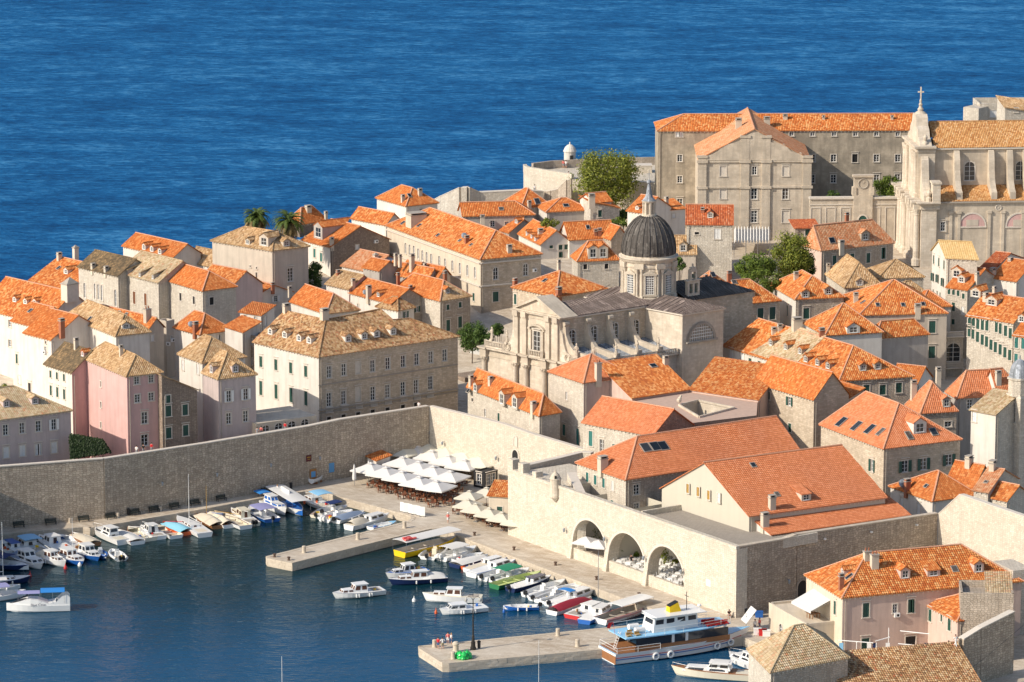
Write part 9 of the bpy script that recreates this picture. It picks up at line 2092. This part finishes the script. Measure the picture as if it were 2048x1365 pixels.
for _ in range(3600):
	u,v = r.random(),r.random(); q = P_[0].lerp(P_[1],u).lerp(P_[3].lerp(P_[2],u),v) - c0 + Vector((r.uniform(-.1,.1),-r.uniform(.05,.4),r.uniform(-.1,.2))); n = Vector((r.uniform(-.6,.6),-1,r.uniform(-.2,.8))).normalized(); a = n.orthogonal().normalized() * .16; b = n.cross(a); lb.poly([q - a,q + b,q + a,q - b],0,[(0,0)] * 4)
leafmat('ivy',(.012,.028,.008),(.035,.062,.016)); lb.build('foliage',M_['ivy'],t)  # leaf colour darkened to put the mauve house's shade into the ivy
def palm(label,base,h,seed,R=3.1):
	t = thing('palm_tree',label,'palm tree',base); r = random.Random(seed); mb = MB(); mb.tube([(0,0,-.5),(.1,0,h * .5),(0,.1,h)],.32,8,0,.26); mb.build('trunk',M_['bark'],t)
	for dry in (0,1):
		lb = MB()
		for k in range(64 if not dry else 44):
			a = r.uniform(0,6.283); el = r.uniform(.1,1.35) if not dry else r.uniform(-.75,.1); L = R * r.uniform(.85,1.1); d = Vector((math.cos(a),math.sin(a),0)); pts = []; p = Vector((0,0,h)); ang = el
			for i in range(7): pts.append(p.copy()); p = p + (d * math.cos(ang) + Z * math.sin(ang)) * (L / 6); ang -= (.24 + .1 * (not dry))
			s = Vector((-d.y,d.x,0))
			for i in range(6):
				for m in range(3):
					q = pts[i].lerp(pts[i + 1],m / 3); f = (i + m / 3) / 6; ll = .75 * math.sin(math.pi * (.18 + .8 * f)); dirn = (pts[i + 1] - pts[i]).normalized()
					for sg in (-1,1): tip = q + s * sg * ll * .75 + dirn * ll * .55 - Z * (.18 * ll); lb.poly([q - dirn * .05,q + dirn * .22,tip],0,[(0,0)] * 3)
		lb.build('crown' if not dry else 'dry_fronds',M_['palm_leaf' if not dry else 'palm_dry'],t)
	return t
def pal_(label,x,y,Y,seed,R):
	c = hitplane((x,y),Vector((0,Y,0)),Vector((0,1,0))); g = gz(c.x,Y); palm(label,(c.x,Y,g),c.z - g,seed,R)
pal_('date palm on the skyline, further of the pair behind the tall plastered house',514,435,768,1,3.5)
pal_('date palm with a shaggy dry skirt casting its shadow on the stone house',577,444,758,2,4.3)
crop(980,860,3.592)
def pot(label,p,h,r_,seed,mat='leaf'):
	t = thing('potted_plant',label,'plant',p); mb = MB(); mb.lathe([(.2,0),(.28,.4),(.3,.45)],10); mb.build('pot',simple('terracotta',(.42,.16,.08),.8),t); r = random.Random(seed); lb = MB()
	for _ in range(260):
		d = Vector((r.gauss(0,1),r.gauss(0,1),r.gauss(0,1))).normalized() * r.random() ** .4; q = Vector((d.x * r_,d.y * r_,.45 + h / 2 + d.z * h / 2)); n = Vector((r.gauss(0,1),r.gauss(0,1),r.gauss(0,1))).normalized(); a = n.orthogonal().normalized() * .13; b = n.cross(a) * .7; lb.poly([q - a,q + b,q + a,q - b],0,[(0,0)] * 4)
	lb.build('foliage',M_[mat],t)
pot('tall climbing plant on the left pier of the middle arch',at(940,945,tz),3.2,.45,1); pot('palm-like potted plant in the last arch',at(1258,985,tz),2.4,.7,2,'leaf_light'); pot('potted shrub beside the waiter in the middle arch',at(1052,945,tz),1.1,.45,3); pot('leafy potted tree at the back of the first arch',at(740,830,tz),3.6,1.4,4); pot('small potted shrub between the tables of the last arch',at(1330,985,tz),.8,.5,5,'leaf_light')
for o in (): pass
